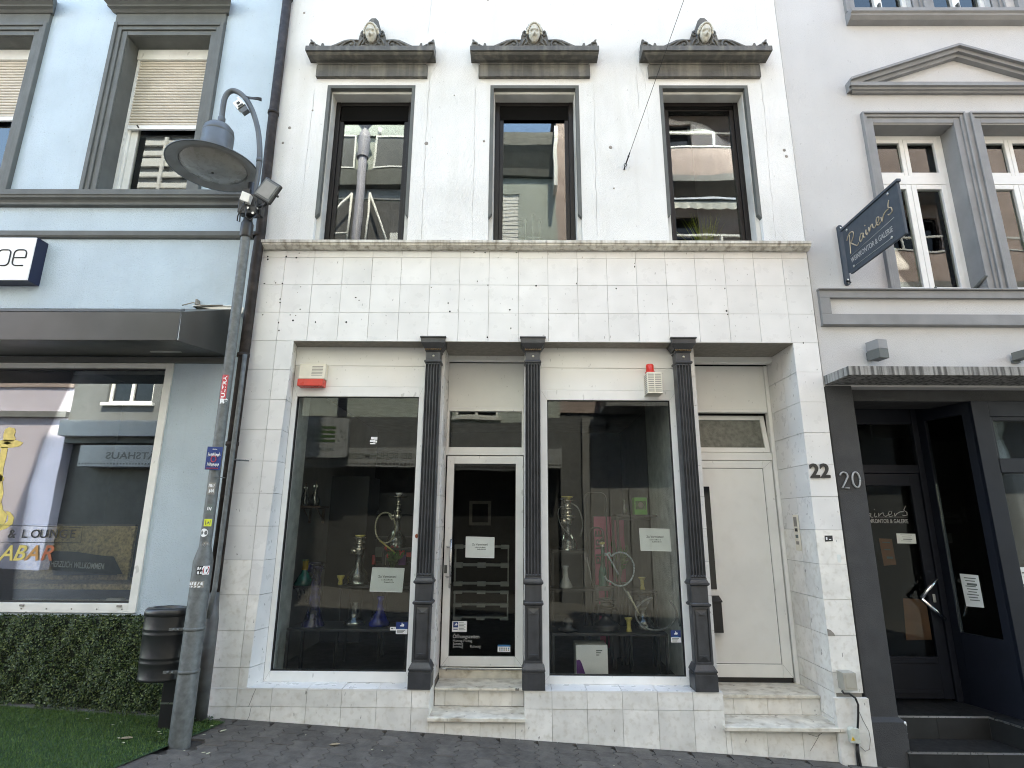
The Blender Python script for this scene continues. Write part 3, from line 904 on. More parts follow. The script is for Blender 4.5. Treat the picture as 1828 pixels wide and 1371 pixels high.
    for k in range(12):
        a = math.pi*(0.08+0.84*k/11)
        g.ball((hx+0.068*math.cos(a), hy-0.040-0.055*math.sin(a), hz+0.010+0.074*math.sin(a)), 0.012, 0.012, 0.012, 8, 6)
    g.make('curls', 'face', ped)
    for s in (1, -1):
        g = G()
        for k in range(3):
            g.tube([(hx+s*(0.075+0.02*t+0.012*math.sin(t*7+k*2)), -0.14+0.012*k, hz-0.01-t*0.12) for t in [j/10 for j in range(11)]], [0.012-0.006*j/10 for j in range(11)], 7)
        g.make('lock_of_hair', 'pediment', ped)
    if not tall:
        g = G()
        for k in range(9):
            a = math.pi*(0.2+0.6*k/8)
            g.ball((hx+0.07*math.cos(a), hy-0.05, hz+0.040+0.085*math.sin(a)), 0.017, 0.016, 0.015, 8, 6)
        g.make('flower_crown', 'face', ped)
ornament(-1.697, True, -0.004, None)
ornament(0.190, False, -0.002, None)
ornament(2.158, True, 0.002, None)
# ================================================================ shop front: columns, windows, doors
def column(xc, zb):
    """fluted cast-iron pilaster column with panelled pedestal"""
    g = G()
    w, d = 0.073, 0.068
    yc = 0.085
    # fluted shaft as one moulded section
    sec = []
    nfl = 5
    for i in range(nfl):
        x0 = -w+2*w*i/nfl
        sw = 2*w/nfl
        sec += [(x0+sw*0.14, -d), (x0+sw*0.30, -d+0.011), (x0+sw*0.5, -d+0.015), (x0+sw*0.70, -d+0.011), (x0+sw*0.86, -d)]
    sec = [(-w, -d+0.006)]+sec+[(w, -d+0.006), (w, d), (-w, d)]
    n = len(sec)
    z0, z1 = 1.305, 3.375
    g._add([(xc+x, yc+y, z0) for x, y in sec]+[(xc+x, yc+y, z1) for x, y in sec], [(i, (i+1) % n, (i+1) % n+n, i+n) for i in range(n)])
    for i in range(nfl):
        x0 = xc-w+2*w*(i+0.5)/nfl
        g.ball((x0, yc-d+0.002, z0+0.012), 0.011, 0.010, 0.012, 8, 5).ball((x0, yc-d+0.002, z1-0.012), 0.011, 0.010, 0.012, 8, 5)
    col = g.make('column', 'cast', shop)
    def ring(g, z0, z1, e0, e1=None):
        e1 = e0 if e1 is None else e1
        v = []
        for z, e in ((z0, e0), (z1, e1)):
            v += [(xc-w-e, yc-d-e, z), (xc+w+e, yc-d-e, z), (xc+w+e, yc+d+e*0.4, z), (xc-w-e, yc+d+e*0.4, z)]
        g._add(v, [(3, 2, 1, 0), (4, 5, 6, 7), (0, 1, 5, 4), (1, 2, 6, 5), (2, 3, 7, 6), (3, 0, 4, 7)])
    g = G()
    ring(g, 3.372, 3.382, 0.004, 0.014); ring(g, 3.382, 3.396, 0.014); ring(g, 3.396, 3.404, 0.014, 0.004)
    ring(g, 3.404, 3.49, 0.0)
    ring(g, 3.49, 3.505, 0.004, 0.012); ring(g, 3.523, 3.575, 0.014, 0.046); ring(g, 3.575, 3.628, 0.050); ring(g, 3.628, 3.642, 0.060)
    cap = g.make('capital', 'cast', col, bevel=0.002)
    g = G()
    for i in range(9):
        x = xc-w-0.012+(2*w+0.024)*(i+0.5)/9
        g.ball((x, yc-d-0.014, 3.514), 0.0095, 0.010, 0.011, 8, 5)
    g.make('egg_moulding', 'gold', col)
    G().ball((xc+0.004, yc-d, 3.447), 0.012, 0.006, 0.012, 12, 6).make('stud', 'brass', col)
    g = G()
    ring(g, 1.232, 1.245, 0.006, 0.020); ring(g, 1.245, 1.262, 0.020); ring(g, 1.262, 1.288, 0.014, 0.004); ring(g, 1.288, 1.305, 0.002)
    ring(g, 1.085, 1.232, 0.004)
    ring(g, 1.052, 1.062, 0.010, 0.020); ring(g, 1.062, 1.078, 0.020); ring(g, 1.078, 1.085, 0.012, 0.006)
    g.make('collar', 'cast', col, bevel=0.002)
    # pedestal with a raised lozenge-ended panel
    g = G()
    zp0, zp1, e = 0.565, 1.052, 0.008
    ring(g, zp0, zp1, e-0.012)
    yf = yc-d-e
    b = 0.018
    g.box(xc-w-e, xc-w-e+b, yf, yf+0.02, zp0, zp1).box(xc+w+e-b, xc+w+e, yf, yf+0.02, zp0, zp1)
    g.box(xc-w-e+b, xc+w+e-b, yf+0.001, yf+0.02, zp1-b, zp1).box(xc-w-e+b, xc+w+e-b, yf+0.001, yf+0.02, zp0, zp0+b)
    xa, xb, za, zb_ = xc-w-e+b, xc+w+e-b, zp0+b, zp1-b
    yi, yo = yf+0.012, yf+0.001
    m = 0.055
    # the panel is a shallow hip: bevelled sides and sharp-pointed ends
    g._add([(xa, yi, za), (xb, yi, za), (xb, yi, zb_), (xa, yi, zb_), (xa+0.022, yo, za+m), (xb-0.022, yo, za+m), (xb-0.022, yo, zb_-m), (xa+0.022, yo, zb_-m), (xc, yo-0.006, za+m*0.95), (xc, yo-0.006, zb_-m*0.95)],
           [(0, 1, 8), (2, 3, 9), (0, 8, 4), (1, 5, 8), (0, 4, 7, 3), (1, 2, 6, 5), (3, 7, 9), (2, 9, 6), (4, 5, 6, 7), (4, 8, 5), (6, 9, 7)])
    g.make('pedestal', 'cast', col, bevel=0.0015)
    g = G()
    ring(g, 0.515, 0.565, 0.030, 0.004); ring(g, 0.50, 0.515, 0.032); ring(g, 0.485, 0.50, 0.026)
    ring(g, zb, 0.485, 0.030)
    g.make('base', 'cast', col, bevel=0.003)
for xc in (-0.855, 0.166, 1.703): column(xc, 0.346)

# tiled piers behind the columns
for x0, x1 in ((-0.962, -0.757), (0.083, 0.25), (1.668, 1.872)):
    for k in range(11):
        zt, zb = zr[k], zr[k+1]
        ftile(x0, x1, zb, zt, 0.196)
        if x0 < 1: tile4((x0 if x0 > 0 else x1, 0.196+(0.40 if x0 > 0 else 0), zb), (x0 if x0 > 0 else x1, 0.196+(0 if x0 > 0 else 0.40), zb), (x0 if x0 > 0 else x1, 0.196+(0 if x0 > 0 else 0.40), zt), (x0 if x0 > 0 else x1, 0.196+(0.40 if x0 > 0 else 0), zt))
g = G()
for x0, x1 in ((-0.950, -0.770), (0.096, 0.24), (1.68, 1.86)): g.box(x0, x1, 0.21, 0.66, 0.346, 3.595)
g.make('pier_core', 'mortar', shop)

def shop_window(x0, x1, gx0, gx1, gz0, gz1, zb, name_y=0.2):
    """aluminium display window with three fascia boards above"""
    y = 0.2
    g = G()
    zf = gz1+0.105
    g.box(x0, gx0, y, y+0.09, zb, zf).box(gx1, x1, y, y+0.09, zb, zf)
    g.box(gx0, gx1, y+0.0015, y+0.09, zb, gz0).box(gx0, gx1, y+0.0015, y+0.09, gz1, zf)
    win = g.make('shop_window', 'alu', shop, bevel=0.003)
    # mitre joints
    g = G()
    for (xa, za), (xb, zb_) in (((x0+0.01, zb+0.01), (gx0, gz0)), ((x1-0.01, zb+0.01), (gx1, gz0)), ((x0+0.012, zf-0.01), (gx0, gz1)), ((x1-0.012, zf-0.01), (gx1, gz1))):
        g.tube([(xa, y+0.0002, za), (xb, y+0.0002, zb_)], 0.0009, 4)
    g.make('mitre_joint', 'mortar', win)
    g = G()
    frame(g, gx0-0.001, gx1+0.001, gz0-0.001, gz1+0.001, 0.009, y+0.012, y+0.05)
    g.make('gasket', 'gasket', win)
    G().box(gx0+0.004, gx1-0.004, y+0.026, y+0.031, gz0+0.004, gz1-0.004).make('pane', 'g_shop', win)
    zz = [zf, zf+(3.595-zf)*0.52, 3.595]
    for k in range(2):
        G().box(x0, x1, y+0.004-0.004*k, y+0.04, zz[k]+0.0015, zz[k+1]-0.0015).make('fascia_board', 'panel', win, bevel=0.002)
    g = G()
    g.box(x0, x1, y+0.042, y+0.06, zf, 3.595)
    g.make('fascia_core', 'mortar', win)
    return win
shop_window(-2.335, -0.962, -2.283, -1.012, 0.437, 3.056, 0.346)
shop_window(0.25, 1.668, 0.318, 1.587, 0.416, 3.03, 0.346)

# shop door
Y = 0.60
g = G()
g.box(-0.757, 0.083, 0.49, 0.56, 3.535, 3.594)
g.make('door_soffit_beam', 'panel', shop, bevel=0.004)
g = G()
g.box(-0.757, 0.083, Y, Y+0.03, 3.025, 3.535)
g.make('door_head_panel', 'panel', shop)
g = G()
frame(g, -0.757, 0.083, 2.50, 3.025, 0.022, Y-0.012, Y+0.06, 0.085, 0.042)
tr_ = g.make('transom_window', 'alu', shop, bevel=0.003)
G().box(-0.733, 0.060, Y+0.02, Y+0.025, 2.587, 2.981).make('pane', 'g_shop', tr_)
door_x0, door_x1, gl0, gl1, gb, gt = -0.757, 0.083, -0.668, -0.002, 0.490, 2.407
g = G()
g.box(door_x0+0.012, gl0, Y+0.0, Y+0.06, 0.395, 2.492).box(gl1, door_x1-0.004, Y+0.0, Y+0.06, 0.395, 2.492)
g.box(gl0, gl1, Y+0.0015, Y+0.06, 0.395, gb).box(gl0, gl1, Y+0.0015, Y+0.06, gt, 2.492)
door = g.make('shop_door', 'alu', shop, bevel=0.004)
g = G()
frame(g, gl0-0.001, gl1+0.001, gb-0.001, gt+0.001, 0.007, Y+0.012, Y+0.05)
g.make('gasket', 'gasket', door)
G().box(gl0+0.004, gl1-0.004, Y+0.024, Y+0.030, gb+0.004, gt-0.004).make('pane', 'g_dark', door)
g = G()
for (xa, za), (xb, zb_) in (((door_x0+0.02, 0.40), (gl0, gb)), ((door_x1-0.01, 0.40), (gl1, gb))): g.tube([(xa, Y-0.0003, za), (xb, Y-0.0003, zb_)], 0.0009, 4)
g.make('mitre_joint', 'mortar', door)
g = G()
g.box(-0.748, 0.078, Y-0.012, Y+0.05, 0.372, 0.388)
g.make('threshold', 'chrome', shop, bevel=0.002)
G().box(-0.757, 0.083, Y+0.002, Y+0.06, 0.293, 0.372).make('threshold_plate', 'step', shop)
# bar handle on two brackets, lock plate
hx = -0.655
pt, pb = at(809, 962, Y-0.07), at(806, 1050, Y-0.07)
g = G()
g.tube([(pt.x-0.02, Y-0.07, pt.z), (pt.x-0.02, Y-0.07, pb.z)], 0.013, 12)
for py in (977, 1030):
    z = at(800, py, Y-0.03).z
    g.tube([(pt.x-0.02, Y-0.07, z), (pt.x-0.055, Y-0.03, z), (pt.x-0.062, Y+0.0, z)], 0.009, 8)
    g.lathe([(0.0, 0.0), (0.016, 0.0), (0.016, 0.006), (0.0, 0.006)], (pt.x-0.062, Y-0.006, z), 10)
g.make('door_handle', 'steel', door)
p = at(795.5, 1016, Y-0.004)
g = G()
g.box(p.x-0.015, p.x+0.015, Y-0.006, Y, p.z-0.04, p.z+0.04)
g.lathe([(0.0, 0), (0.008, 0), (0.008, 0.004), (0, 0.004)], (p.x, Y-0.008, p.z-0.01), 10)
g.make('lock_plate', 'trim_dark', door, bevel=0.004)
p = at(782.5, 1016, 0.4)
G().box(-0.7595, -0.753, p.y-0.02, p.y+0.02, p.z-0.04, p.z+0.04).make('bell_cover', 'steel', shop, bevel=0.006)

# house door on the right, with tilted fanlight
Y = 0.66
hx0, hx1 = 1.86, 2.832
G().box(hx0, hx1, 0.50, 0.60, 3.53, 3.594).make('house_door_soffit_beam', 'panel', shop, bevel=0.004)
G().box(hx0, 2.790, Y, Y+0.03, 3.0, 3.53).make('house_door_head_panel', 'panel', shop)
g = G()
g.box(2.792, hx1, Y-0.018, Y+0.06, 0.256, 3.53).box(hx0, 2.790, Y-0.006, Y+0.06, 2.466, 2.55).box(hx0, 2.790, Y-0.006, Y+0.06, 2.995, 3.02)
hf = g.make('house_door_frame', 'alu', shop, bevel=0.004)
# fanlight sash: leans into the house at the top
ang = math.radians(11)
def F(x, z, d=0.0): return (x, Y+0.006+(z-2.555)*math.sin(ang)+d*math.cos(ang), 2.555+(z-2.555)*math.cos(ang)-d*math.sin(ang))
def bar(g, xa, xb, za, zb_, d0, d1):
    v = [F(x, z, d) for z in (za, zb_) for d in (d0, d1) for x in (xa, xb)]
    g._add(v, [(0, 2, 3, 1), (4, 5, 7, 6), (0, 1, 5, 4), (2, 6, 7, 3), (0, 4, 6, 2), (1, 3, 7, 5)])
g = G()
bar(g, hx0, 2.735, 2.556, 2.61, 0, 0.05); bar(g, 2.735, 2.785, 2.556, 2.985, 0, 0.05); bar(g, hx0, 2.735, 2.935, 2.985, 0.001, 0.05)
fan = g.make('fanlight', 'alu', shop, bevel=0.003)
g = G()
bar(g, hx0, 2.735, 2.61, 2.935, 0.02, 0.026)
MAT['frosted'] = M('ribbed_frosted_glass', (0.16, 0.165, 0.14), 0.35, 0.2, 22, 0.5, 120)
g.make('pane', 'frosted', fan)
g = G()
g.box(hx0, 2.792, Y+0.25, Y+0.3, 2.5, 3.5)
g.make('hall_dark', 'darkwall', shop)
lx1 = 2.783
g = G()
g.box(2.683, lx1, Y+0.0, Y+0.06, 0.305, 2.462).box(hx0, 2.683, Y+0.0015, Y+0.06, 2.382, 2.462).box(hx0, 2.683, Y+0.0015, Y+0.06, 0.305, 0.425)
hd = g.make('house_door', 'alu', shop, bevel=0.004)
G().box(hx0, 2.678, Y+0.010, Y+0.05, 0.431, 2.377).make('door_panel', 'doorpanel', hd)
g = G()
g.box(hx0, 2.683, Y+0.013, Y+0.055, 0.425, 2.382)
g.make('gasket', 'gasket', hd)
g = G()
g.tube([(2.685, Y-0.0003, 0.425), (2.775, Y-0.0003, 0.31)], 0.0009, 4).tube([(2.685, Y-0.0003, 2.382), (2.775, Y-0.0003, 2.456)], 0.0009, 4)
g.make('mitre_joint', 'mortar', hd)
G().box(hx0, lx1, Y+0.02, Y+0.06, 0.257, 0.303).make('door_gap', 'gasket', hd)
MAT['blackgloss'] = M('black_glass_insert', (0.006, 0.006, 0.007), 0.06, 0)
G().box(1.90, 2.085, Y+0.003, Y+0.012, 1.135, 2.183).make('glass_insert', 'blackgloss', hd)
# letterbox with a sloping lid, on the house door
g = G()
x0, x1 = 1.93, 2.095
g.box(x0, x1, Y-0.075, Y+0.009, 0.73, 1.02)
g._add([(x0-0.006, Y-0.09, 1.02), (x1+0.006, Y-0.09, 1.02), (x1+0.006, Y+0.008, 1.02), (x0-0.006, Y+0.008, 1.02), (x0-0.006, Y-0.09, 1.032), (x1+0.006, Y-0.09, 1.032), (x1+0.006, Y+0.008, 1.075), (x0-0.006, Y+0.008, 1.075)],
       [(3, 2, 1, 0), (4, 5, 6, 7), (0, 1, 5, 4), (1, 2, 6, 5), (2, 3, 7, 6), (3, 0, 4, 7)])
tag(g.make('letterbox', 'black', bevel=0.003), 'black letterbox with sloping lid on the white house door', 'letterbox')

# bell panel in the right reveal
p = at(1419, 950, 0)
yc = 0.33
g = G()
def rx(ya, yb, za, zb_, d, mi=0): g.box(2.830-d, 2.8295, ya, yb, za, zb_, mi)
ti, bo = at(1414, 919, yc), at(1423, 983, yc)
def zat(py, y): return at(1419, py, y).z
y0b, y1b = 0.30, 0.40
zt_, zb_ = zat(919, 0.35), zat(983, 0.35)
rx(y0b, y1b, zb_, zt_, 0.012)
bell = g.make('bell_panel', 'cream', bevel=0.004)
tag(bell, 'slim cream bell panel with name plates in the tiled reveal beside the house door', 'bell panel')
g = G()
hgt = zt_-zb_
rx(y0b+0.02, y1b-0.02, zt_-0.33*hgt, zt_-0.06*hgt, 0.015)
g.make('speaker_grille', 'mortar', bell)
for k in range(3):
    g = G()
    z = zt_-(0.42+0.18*k)*hgt
    rx(y0b+0.022, y1b-0.03, z-0.05*hgt, z+0.04*hgt, 0.016)
    g.make('bell_button', ('inkblack', 'ink', 'mortar')[k], bell)

# house number 22 on the pilaster
for ch, px_x in (('2', 1446.5), ('2', 1465)):
    p = at(px_x, 852, -0.003)
    g = G()
    g.text(ch, 0.185, (p.x, -0.008, p.z+0.0), depth=0.014, bold=0.005)
    MAT['iron'] = MAT.get('iron') or M('black_iron_digit', (0.02, 0.017, 0.014), 0.5, 0.2, 30)
    o = g.make('number_digit', 'iron')
    tag(o, 'first black iron 2 of the house number 22 on the tiled pilaster' if px_x < 1450 else 'second black iron 2 of the house number, next to the grey pier', 'house number', 'black digits of house number 22')
# stickers on the pilaster
def sticker(name, pts, y, m, label, cat='sticker', group=None, extra=None):
    q = [at(x, yy, y) for x, yy in pts]
    g = G()
    g.slab4(*[q[i] for i in (3, 2, 1, 0)], 0.0012)
    ms = [m]
    if extra: extra(g, q, ms)
    return tag(g.make(name, ms), label, cat, group)
def ex1(g, q, ms):
    ms += ['whiteink']
    c = (q[0]+q[2])/2
    g.text('S', 0.03, (c.x-0.028, c.y-0.002, c.z-0.012), depth=0.001, bold=0.002, mi=1)
    g.box(c.x+0.0, c.x+0.02, c.y-0.003, c.y-0.001, c.z-0.014, c.z-0.006, 1)
sticker('sticker', [(1472, 956), (1486, 956), (1487, 966), (1473, 967)], -0.002, 'inkblack', 'torn black and white sticker on the tiled pilaster below number 22', extra=ex1)
sticker('sticker', [(1494, 990), (1501, 990), (1502, 1004), (1496, 1004)], -0.002, 'paper', 'small faded paper scrap on the tiled pilaster beside the grey pier')

# meter box, cable and junction box at the foot of the pilaster
y = -0.10
a, b = at(1504, 1201, y), at(1531, 1233, y)
g = G()
g.box(a.x, b.x+0.004, y, 0.0, b.z, a.z)
MAT['meter'] = M('grey_cabinet', (0.40, 0.385, 0.33), 0.6, 0.08, 9, stain=0.3, stcol=(0.25, 0.22, 0.16))
mb = g.make('cable_box', 'meter', bevel=0.004)
tag(mb, 'grey square cable box mounted low on the tiled pilaster', 'cable box')
g = G()
g.box(a.x+0.02, b.x-0.012, y-0.004, y, b.z+0.02, a.z-0.015)
g.make('lid', 'meter', mb, bevel=0.002)
y = -0.095
a, b = at(1517, 1302, y), at(1537, 1328, y)
g = G()
g._add([(a.x, y, a.z-0.01), (a.x+0.02, y, a.z+0.012), (b.x, y, a.z), (b.x, y, b.z), (a.x, y, b.z+0.004)]+[(a.x, -0.046, a.z-0.01), (a.x+0.02, -0.046, a.z+0.012), (b.x, -0.046, a.z), (b.x, -0.046, b.z), (a.x, -0.046, b.z+0.004)],
       [(4, 3, 2, 1, 0), (5, 6, 7, 8, 9)]+[(i, (i+1) % 5, (i+1) % 5+5, i+5) for i in range(5)])
MAT['jbox'] = M('pale_green_box', (0.52, 0.54, 0.47), 0.6, 0.1, 20, stain=0.5, stcol=(0.3, 0.27, 0.2), sts=14)
jb = g.make('junction_box', 'jbox', bevel=0.003)
tag(jb, 'pale junction box with yellow warning triangle at the foot of the pilaster', 'junction box')
c = at(1523, 1319, y-0.001)
g = G()
s = 0.030
g.prism([(c.x-s*0.6, c.z-s*0.45), (c.x+s*0.6, c.z-s*0.45), (c.x, c.z+s*0.6)], y-0.0015, y-0.0002)
MAT['warn'] = M('warning_yellow', (0.75, 0.50, 0.02), 0.5, 0)
g.make('warning_triangle', 'warn', jb)
g = G()
g.tube([(c.x+0.002, y-0.002, c.z+0.008), (c.x-0.003, y-0.002, c.z), (c.x+0.003, y-0.002, c.z), (c.x, y-0.002, c.z-0.008)], 0.0014, 4)
g.make('lightning_mark', 'inkblack', jb)
g = G()
pts = [(1503, 1233), (1507, 1238), (1516, 1238), (1527, 1246), (1532, 1258), (1532, 1280), (1531, 1300)]
g.tube([at(x, yy, -0.075) for x, yy in pts], 0.009, 8)
tag(g.make('cable', 'black'), 'black cable curving from the cable box down to the junction box', 'cable')
g = G()
g.tube([at(x, yy, -0.06) for x, yy in ((1531, 1328), (1532, 1345), (1537, 1371), (1541, 1400))], 0.012, 8)
g.tube([at(x, yy, -0.06) for x, yy in ((1529, 1328), (1529, 1345), (1532, 1371), (1535, 1400))], 0.007, 8)
tag(g.make('cable', 'black'), 'pair of black cables running from the junction box into the ground', 'cable')
g = G()
g.tube([at(x, yy, -0.06) for x, yy in ((1530, 1262), (1540, 1285), (1551, 1305), (1554, 1320), (1552, 1338), (1545, 1341), (1536, 1333))], 0.003, 6)
tag(g.make('wire', 'mortar'), 'thin loose grey wire looping beside the junction box', 'wire')

# alarm sounders above the shop windows
y = 0.10
a, b = at(535, 648, y), at(582, 676, y)
m_ = at(533, 690, y)
g = G()
g._add([(a.x, y+0.02, a.z), (b.x-0.02, y+0.02, a.z), (b.x-0.02, y, b.z), (a.x, y, b.z), (a.x, 0.2, a.z), (b.x-0.02, 0.2, a.z), (b.x-0.02, 0.2, b.z), (a.x, 0.2, b.z)],
       [(3, 2, 1, 0), (4, 5, 6, 7), (0, 1, 5, 4), (1, 2, 6, 5), (2, 3, 7, 6), (3, 0, 4, 7)])
al = g.make('alarm_sounder', 'cream', bevel=0.004)
tag(al, 'cream alarm box with a red flashing lens above the left shop window', 'alarm')
g = G()
g.box(a.x-0.004, b.x-0.03, y-0.006, 0.2, m_.z+0.008, b.z-0.002)
g.make('strobe_lens', 'red', al, bevel=0.005)
g = G()
for k in range(7):
    z = a.z-0.03-0.016*k
    t = (a.z-z)/(a.z-b.z)
    yy = y+0.02*(1-t)-0.0015
    g.box(a.x+0.13, b.x-0.045, yy, yy+0.003, z-0.006, z)
g.make('grille', 'mortar', al)
y = 0.04
a, b = at(1153, 664, y), at(1183, 700, y)
g = G()
g.box(a.x+0.01, b.x, y, 0.198, b.z, a.z)
g.box(a.x+0.005, b.x+0.004, y-0.004, 0.198, b.z-0.012, b.z-0.001)
al = g.make('alarm_siren', 'cream', bevel=0.003)
tag(al, 'white slatted siren box with a red beacon on top above the right shop window', 'alarm')
g = G()
for k in range(10):
    z = a.z-0.018-k*0.0195
    for xa, xb in ((a.x+0.02, (a.x+b.x)/2-0.001), ((a.x+b.x)/2+0.009, b.x-0.008)):
        g.box(xa, xb, y-0.0008, y+0.002, z-0.010, z)
    g.box(a.x+0.0092, a.x+0.012, y+0.02, 0.17, z-0.010, z)
g.make('slot', 'mortar', al)
c = Vector(((a.x+b.x)/2-0.02, 0.11, a.z))
g = G()
g.lathe([(0.0, 0.0), (0.05, 0.0), (0.05, 0.016), (0.042, 0.02), (0.040, 0.085), (0.034, 0.098), (0.0, 0.10)], c, 18)
g.make('beacon', 'red', al)

# anchor eye and span wire
p = at(1114, 303, 0)
q = at(1221, 0, -0.9)
d = (q-p)
g = G()
ring_c = p+Vector((0.012, -0.03, 0.04))
g.tube([(ring_c.x+0.016*math.cos(t), ring_c.y, ring_c.z+0.016*math.sin(t)) for t in [i*math.pi/6 for i in range(13)]], 0.0045, 6)
g.tube([p, p+Vector((0.006, -0.03, 0.022))], 0.008, 6)
end = p+d*2.2
g.tube([ring_c+Vector((0.006, -0.003, 0.016)), ring_c+(d*0.08)], 0.008, 6)
g.tube([ring_c, end], 0.0032, 6)
g.ball(ring_c+d*0.055, 0.012, 0.012, 0.014, 8, 6)
tag(g.make('span_wire', 'blackmetal'), 'thin dark span wire hooked to an eye in the white wall between the windows', 'wire')
# ================================================================ notices and stickers on the shop glass
def notice(x0, y0, x1, y1, yy, label, skew=0):
    a, b = at(x0, y0, yy), at(x1, y1, yy)
    g = G()
    z0, z1 = b.z, a.z
    xb0, xb1 = a.x, b.x
    g.slab4((xb0-skew, yy, z0), (xb1-skew, yy, z0-0.006), (xb1, yy, z1-0.006), (xb0, yy, z1), 0.0008)
    p = g.make('notice', 'paper')
    tag(p, label, 'notice', 'paper notices behind the shop glass')
    g = G()
    for (xa, za), (xb, zb) in (((xb0-skew, z0), (xb1-skew, z0-0.006)), ((xb1-skew, z0-0.006), (xb1, z1-0.006)), ((xb1, z1-0.006), (xb0, z1)), ((xb0, z1), (xb0-skew, z0))):
        g.tube([(xa, yy-0.001, za), (xb, yy-0.001, zb)], 0.0025, 4)
    g.make('sleeve', 'paperedge', p)
    h, w = z1-z0, xb1-xb0
    g = G()
    g.text('Zu Vermieten!', h*0.135, (xb0+w*0.5-skew/2, yy-0.0012, z0+h*0.575), depth=0.0006, align='CENTER', bold=0.0006)
    for k, (fx0, fx1, fz) in enumerate(((0.32, 0.70, 0.46), (0.40, 0.72, 0.365))):
        n = 9
        for i in range(n):
            xa = xb0+w*(fx0+(fx1-fx0)*i/n)-skew/2
            g.box(xa, xa+w*(fx1-fx0)/n*random.uniform(0.5, 0.85), yy-0.0018, yy-0.0010, z0+h*fz, z0+h*(fz+random.choice((0.035, 0.05))))
    g.make('print', 'ink', p)
YG = 0.2255
notice(665, 1013, 720, 1056, 0.2345, 'white notice sheet in a sleeve low in the left shop window', 0.012)
notice(832, 958, 882, 995, 0.620, 'white notice sheet in a sleeve on the glass of the shop door')
notice(1141, 943, 1197, 983, 0.2345, 'white notice sheet in a sleeve in the right shop window', -0.006)
def alarm_sticker(x0, y0, x1, y1, yy, label):
    a, b = at(x0, y0, yy), at(x1, y1, yy)
    zm = a.z-(a.z-b.z)*0.58
    g = G()
    g.box(a.x, b.x, yy, yy+0.001, zm, a.z, 0).box(a.x, b.x, yy, yy+0.001, b.z, zm, 1)
    w = b.x-a.x
    cx, cz = (a.x+b.x)/2, (a.z+zm)/2
    s = w*0.5
    # white hand-like emblem
    g.prism([(cx-0.32*s, cz-0.12*s), (cx+0.30*s, cz-0.16*s), (cx+0.42*s, cz+0.10*s), (cx+0.30*s, cz+0.28*s), (cx+0.12*s, cz+0.22*s), (cx+0.06*s, cz+0.46*s), (cx-0.05*s, cz+0.46*s), (cx-0.06*s, cz+0.15*s), (cx-0.34*s, cz+0.02*s)], yy-0.0012, yy-0.0002, 1)
    g.box(cx-0.5*s, cx+0.5*s, yy-0.0012, yy-0.0002, zm+0.10*s, zm+0.19*s, 3)
    for k in range(3):
        z = b.z+(zm-b.z)*(0.22+0.24*k)
        g.box(a.x+w*0.1, a.x+w*(0.6+0.1*k), yy-0.0012, yy-0.0002, z, z+0.005, 2)
    tag(g.make('alarm_sticker', ['bluesticker', 'whiteink', 'ink', 'skyblue']), label, 'sticker', 'blue and white alarm stickers on the shop glass')
alarm_sticker(707.5, 1110.5, 727, 1132, YG, 'blue and white alarm sticker in the corner of the left shop window')
alarm_sticker(1197, 1125, 1216, 1147, YG, 'blue and white alarm sticker in the corner of the right shop window')
# small camera sticker
a, b = at(696.5, 1119, YG), at(706.5, 1125.5, YG)
g = G()
g.box(a.x, b.x, YG, YG+0.001, b.z, a.z, 0)
g.box(a.x+0.008, a.x+0.03, YG-0.001, YG-0.0002, b.z+0.012, a.z-0.010, 1).box(a.x+0.034, b.x-0.008, YG-0.001, YG-0.0002, b.z+0.016, a.z-0.014, 1)
tag(g.make('camera_sticker', ['whiteink', 'ink']), 'tiny white camera sticker left of the blue sticker in the left shop window', 'sticker')
# white mark high on the left pane
g = G()
for x0, y0, x1, y1 in ((662.5, 780, 667.5, 784.5), (668, 780, 673.5, 785), (660.5, 785.5, 666, 789), (666.5, 785.5, 670, 790), (670.5, 786.5, 673, 790), (660.5, 791, 670, 793)):
    a, b = at(x0, y0, YG), at(x1, y1, YG)
    g.box(a.x, b.x, YG, YG+0.001, b.z, a.z)
tag(g.make('glass_mark', 'whiteink'), 'small bright white square mark high on the left shop window', 'sticker')
# door stickers and opening hours
yd = 0.6225
a, b = at(807.5, 1108.5, yd), at(833, 1128, yd)
g = G()
g.box(a.x, b.x, yd, yd+0.001, b.z, a.z, 0)
w, h = b.x-a.x, a.z-b.z
g.box(a.x+w*0.07, a.x+w*0.40, yd-0.001, yd-0.0001, b.z+h*0.40, a.z-h*0.09, 1)
cx, cz, s = a.x+w*0.25, b.z+h*0.67, w*0.24
g.prism([(cx-0.42*s, cz-0.2*s), (cx+0.35*s, cz-0.25*s), (cx+0.5*s, cz+0.1*s), (cx+0.25*s, cz+0.3*s), (cx+0.08*s, cz+0.55*s), (cx-0.06*s, cz+0.2*s)], yd-0.002, yd-0.001, 0)
for k in range(6): g.box(a.x+w*0.46, a.x+w*(0.80+0.12*(k % 2)), yd-0.001, yd-0.0001, a.z-h*(0.18+0.13*k), a.z-h*(0.14+0.13*k), 2)
g.box(a.x+w*0.08, a.x+w*0.38, yd-0.001, yd-0.0001, b.z+h*0.2, b.z+h*0.28, 1)
tag(g.make('door_sticker', ['whiteink', 'bluesticker', 'ink']), 'white sticker with a blue square low on the shop door glass', 'sticker')
a, b = at(888.5, 1151, yd), at(911, 1164, yd)
g = G()
w, h = b.x-a.x, a.z-b.z
g.box(a.x, b.x, yd, yd+0.001, b.z, b.z+h*0.74, 0).box(a.x, b.x, yd, yd+0.001, b.z+h*0.74, a.z, 1)
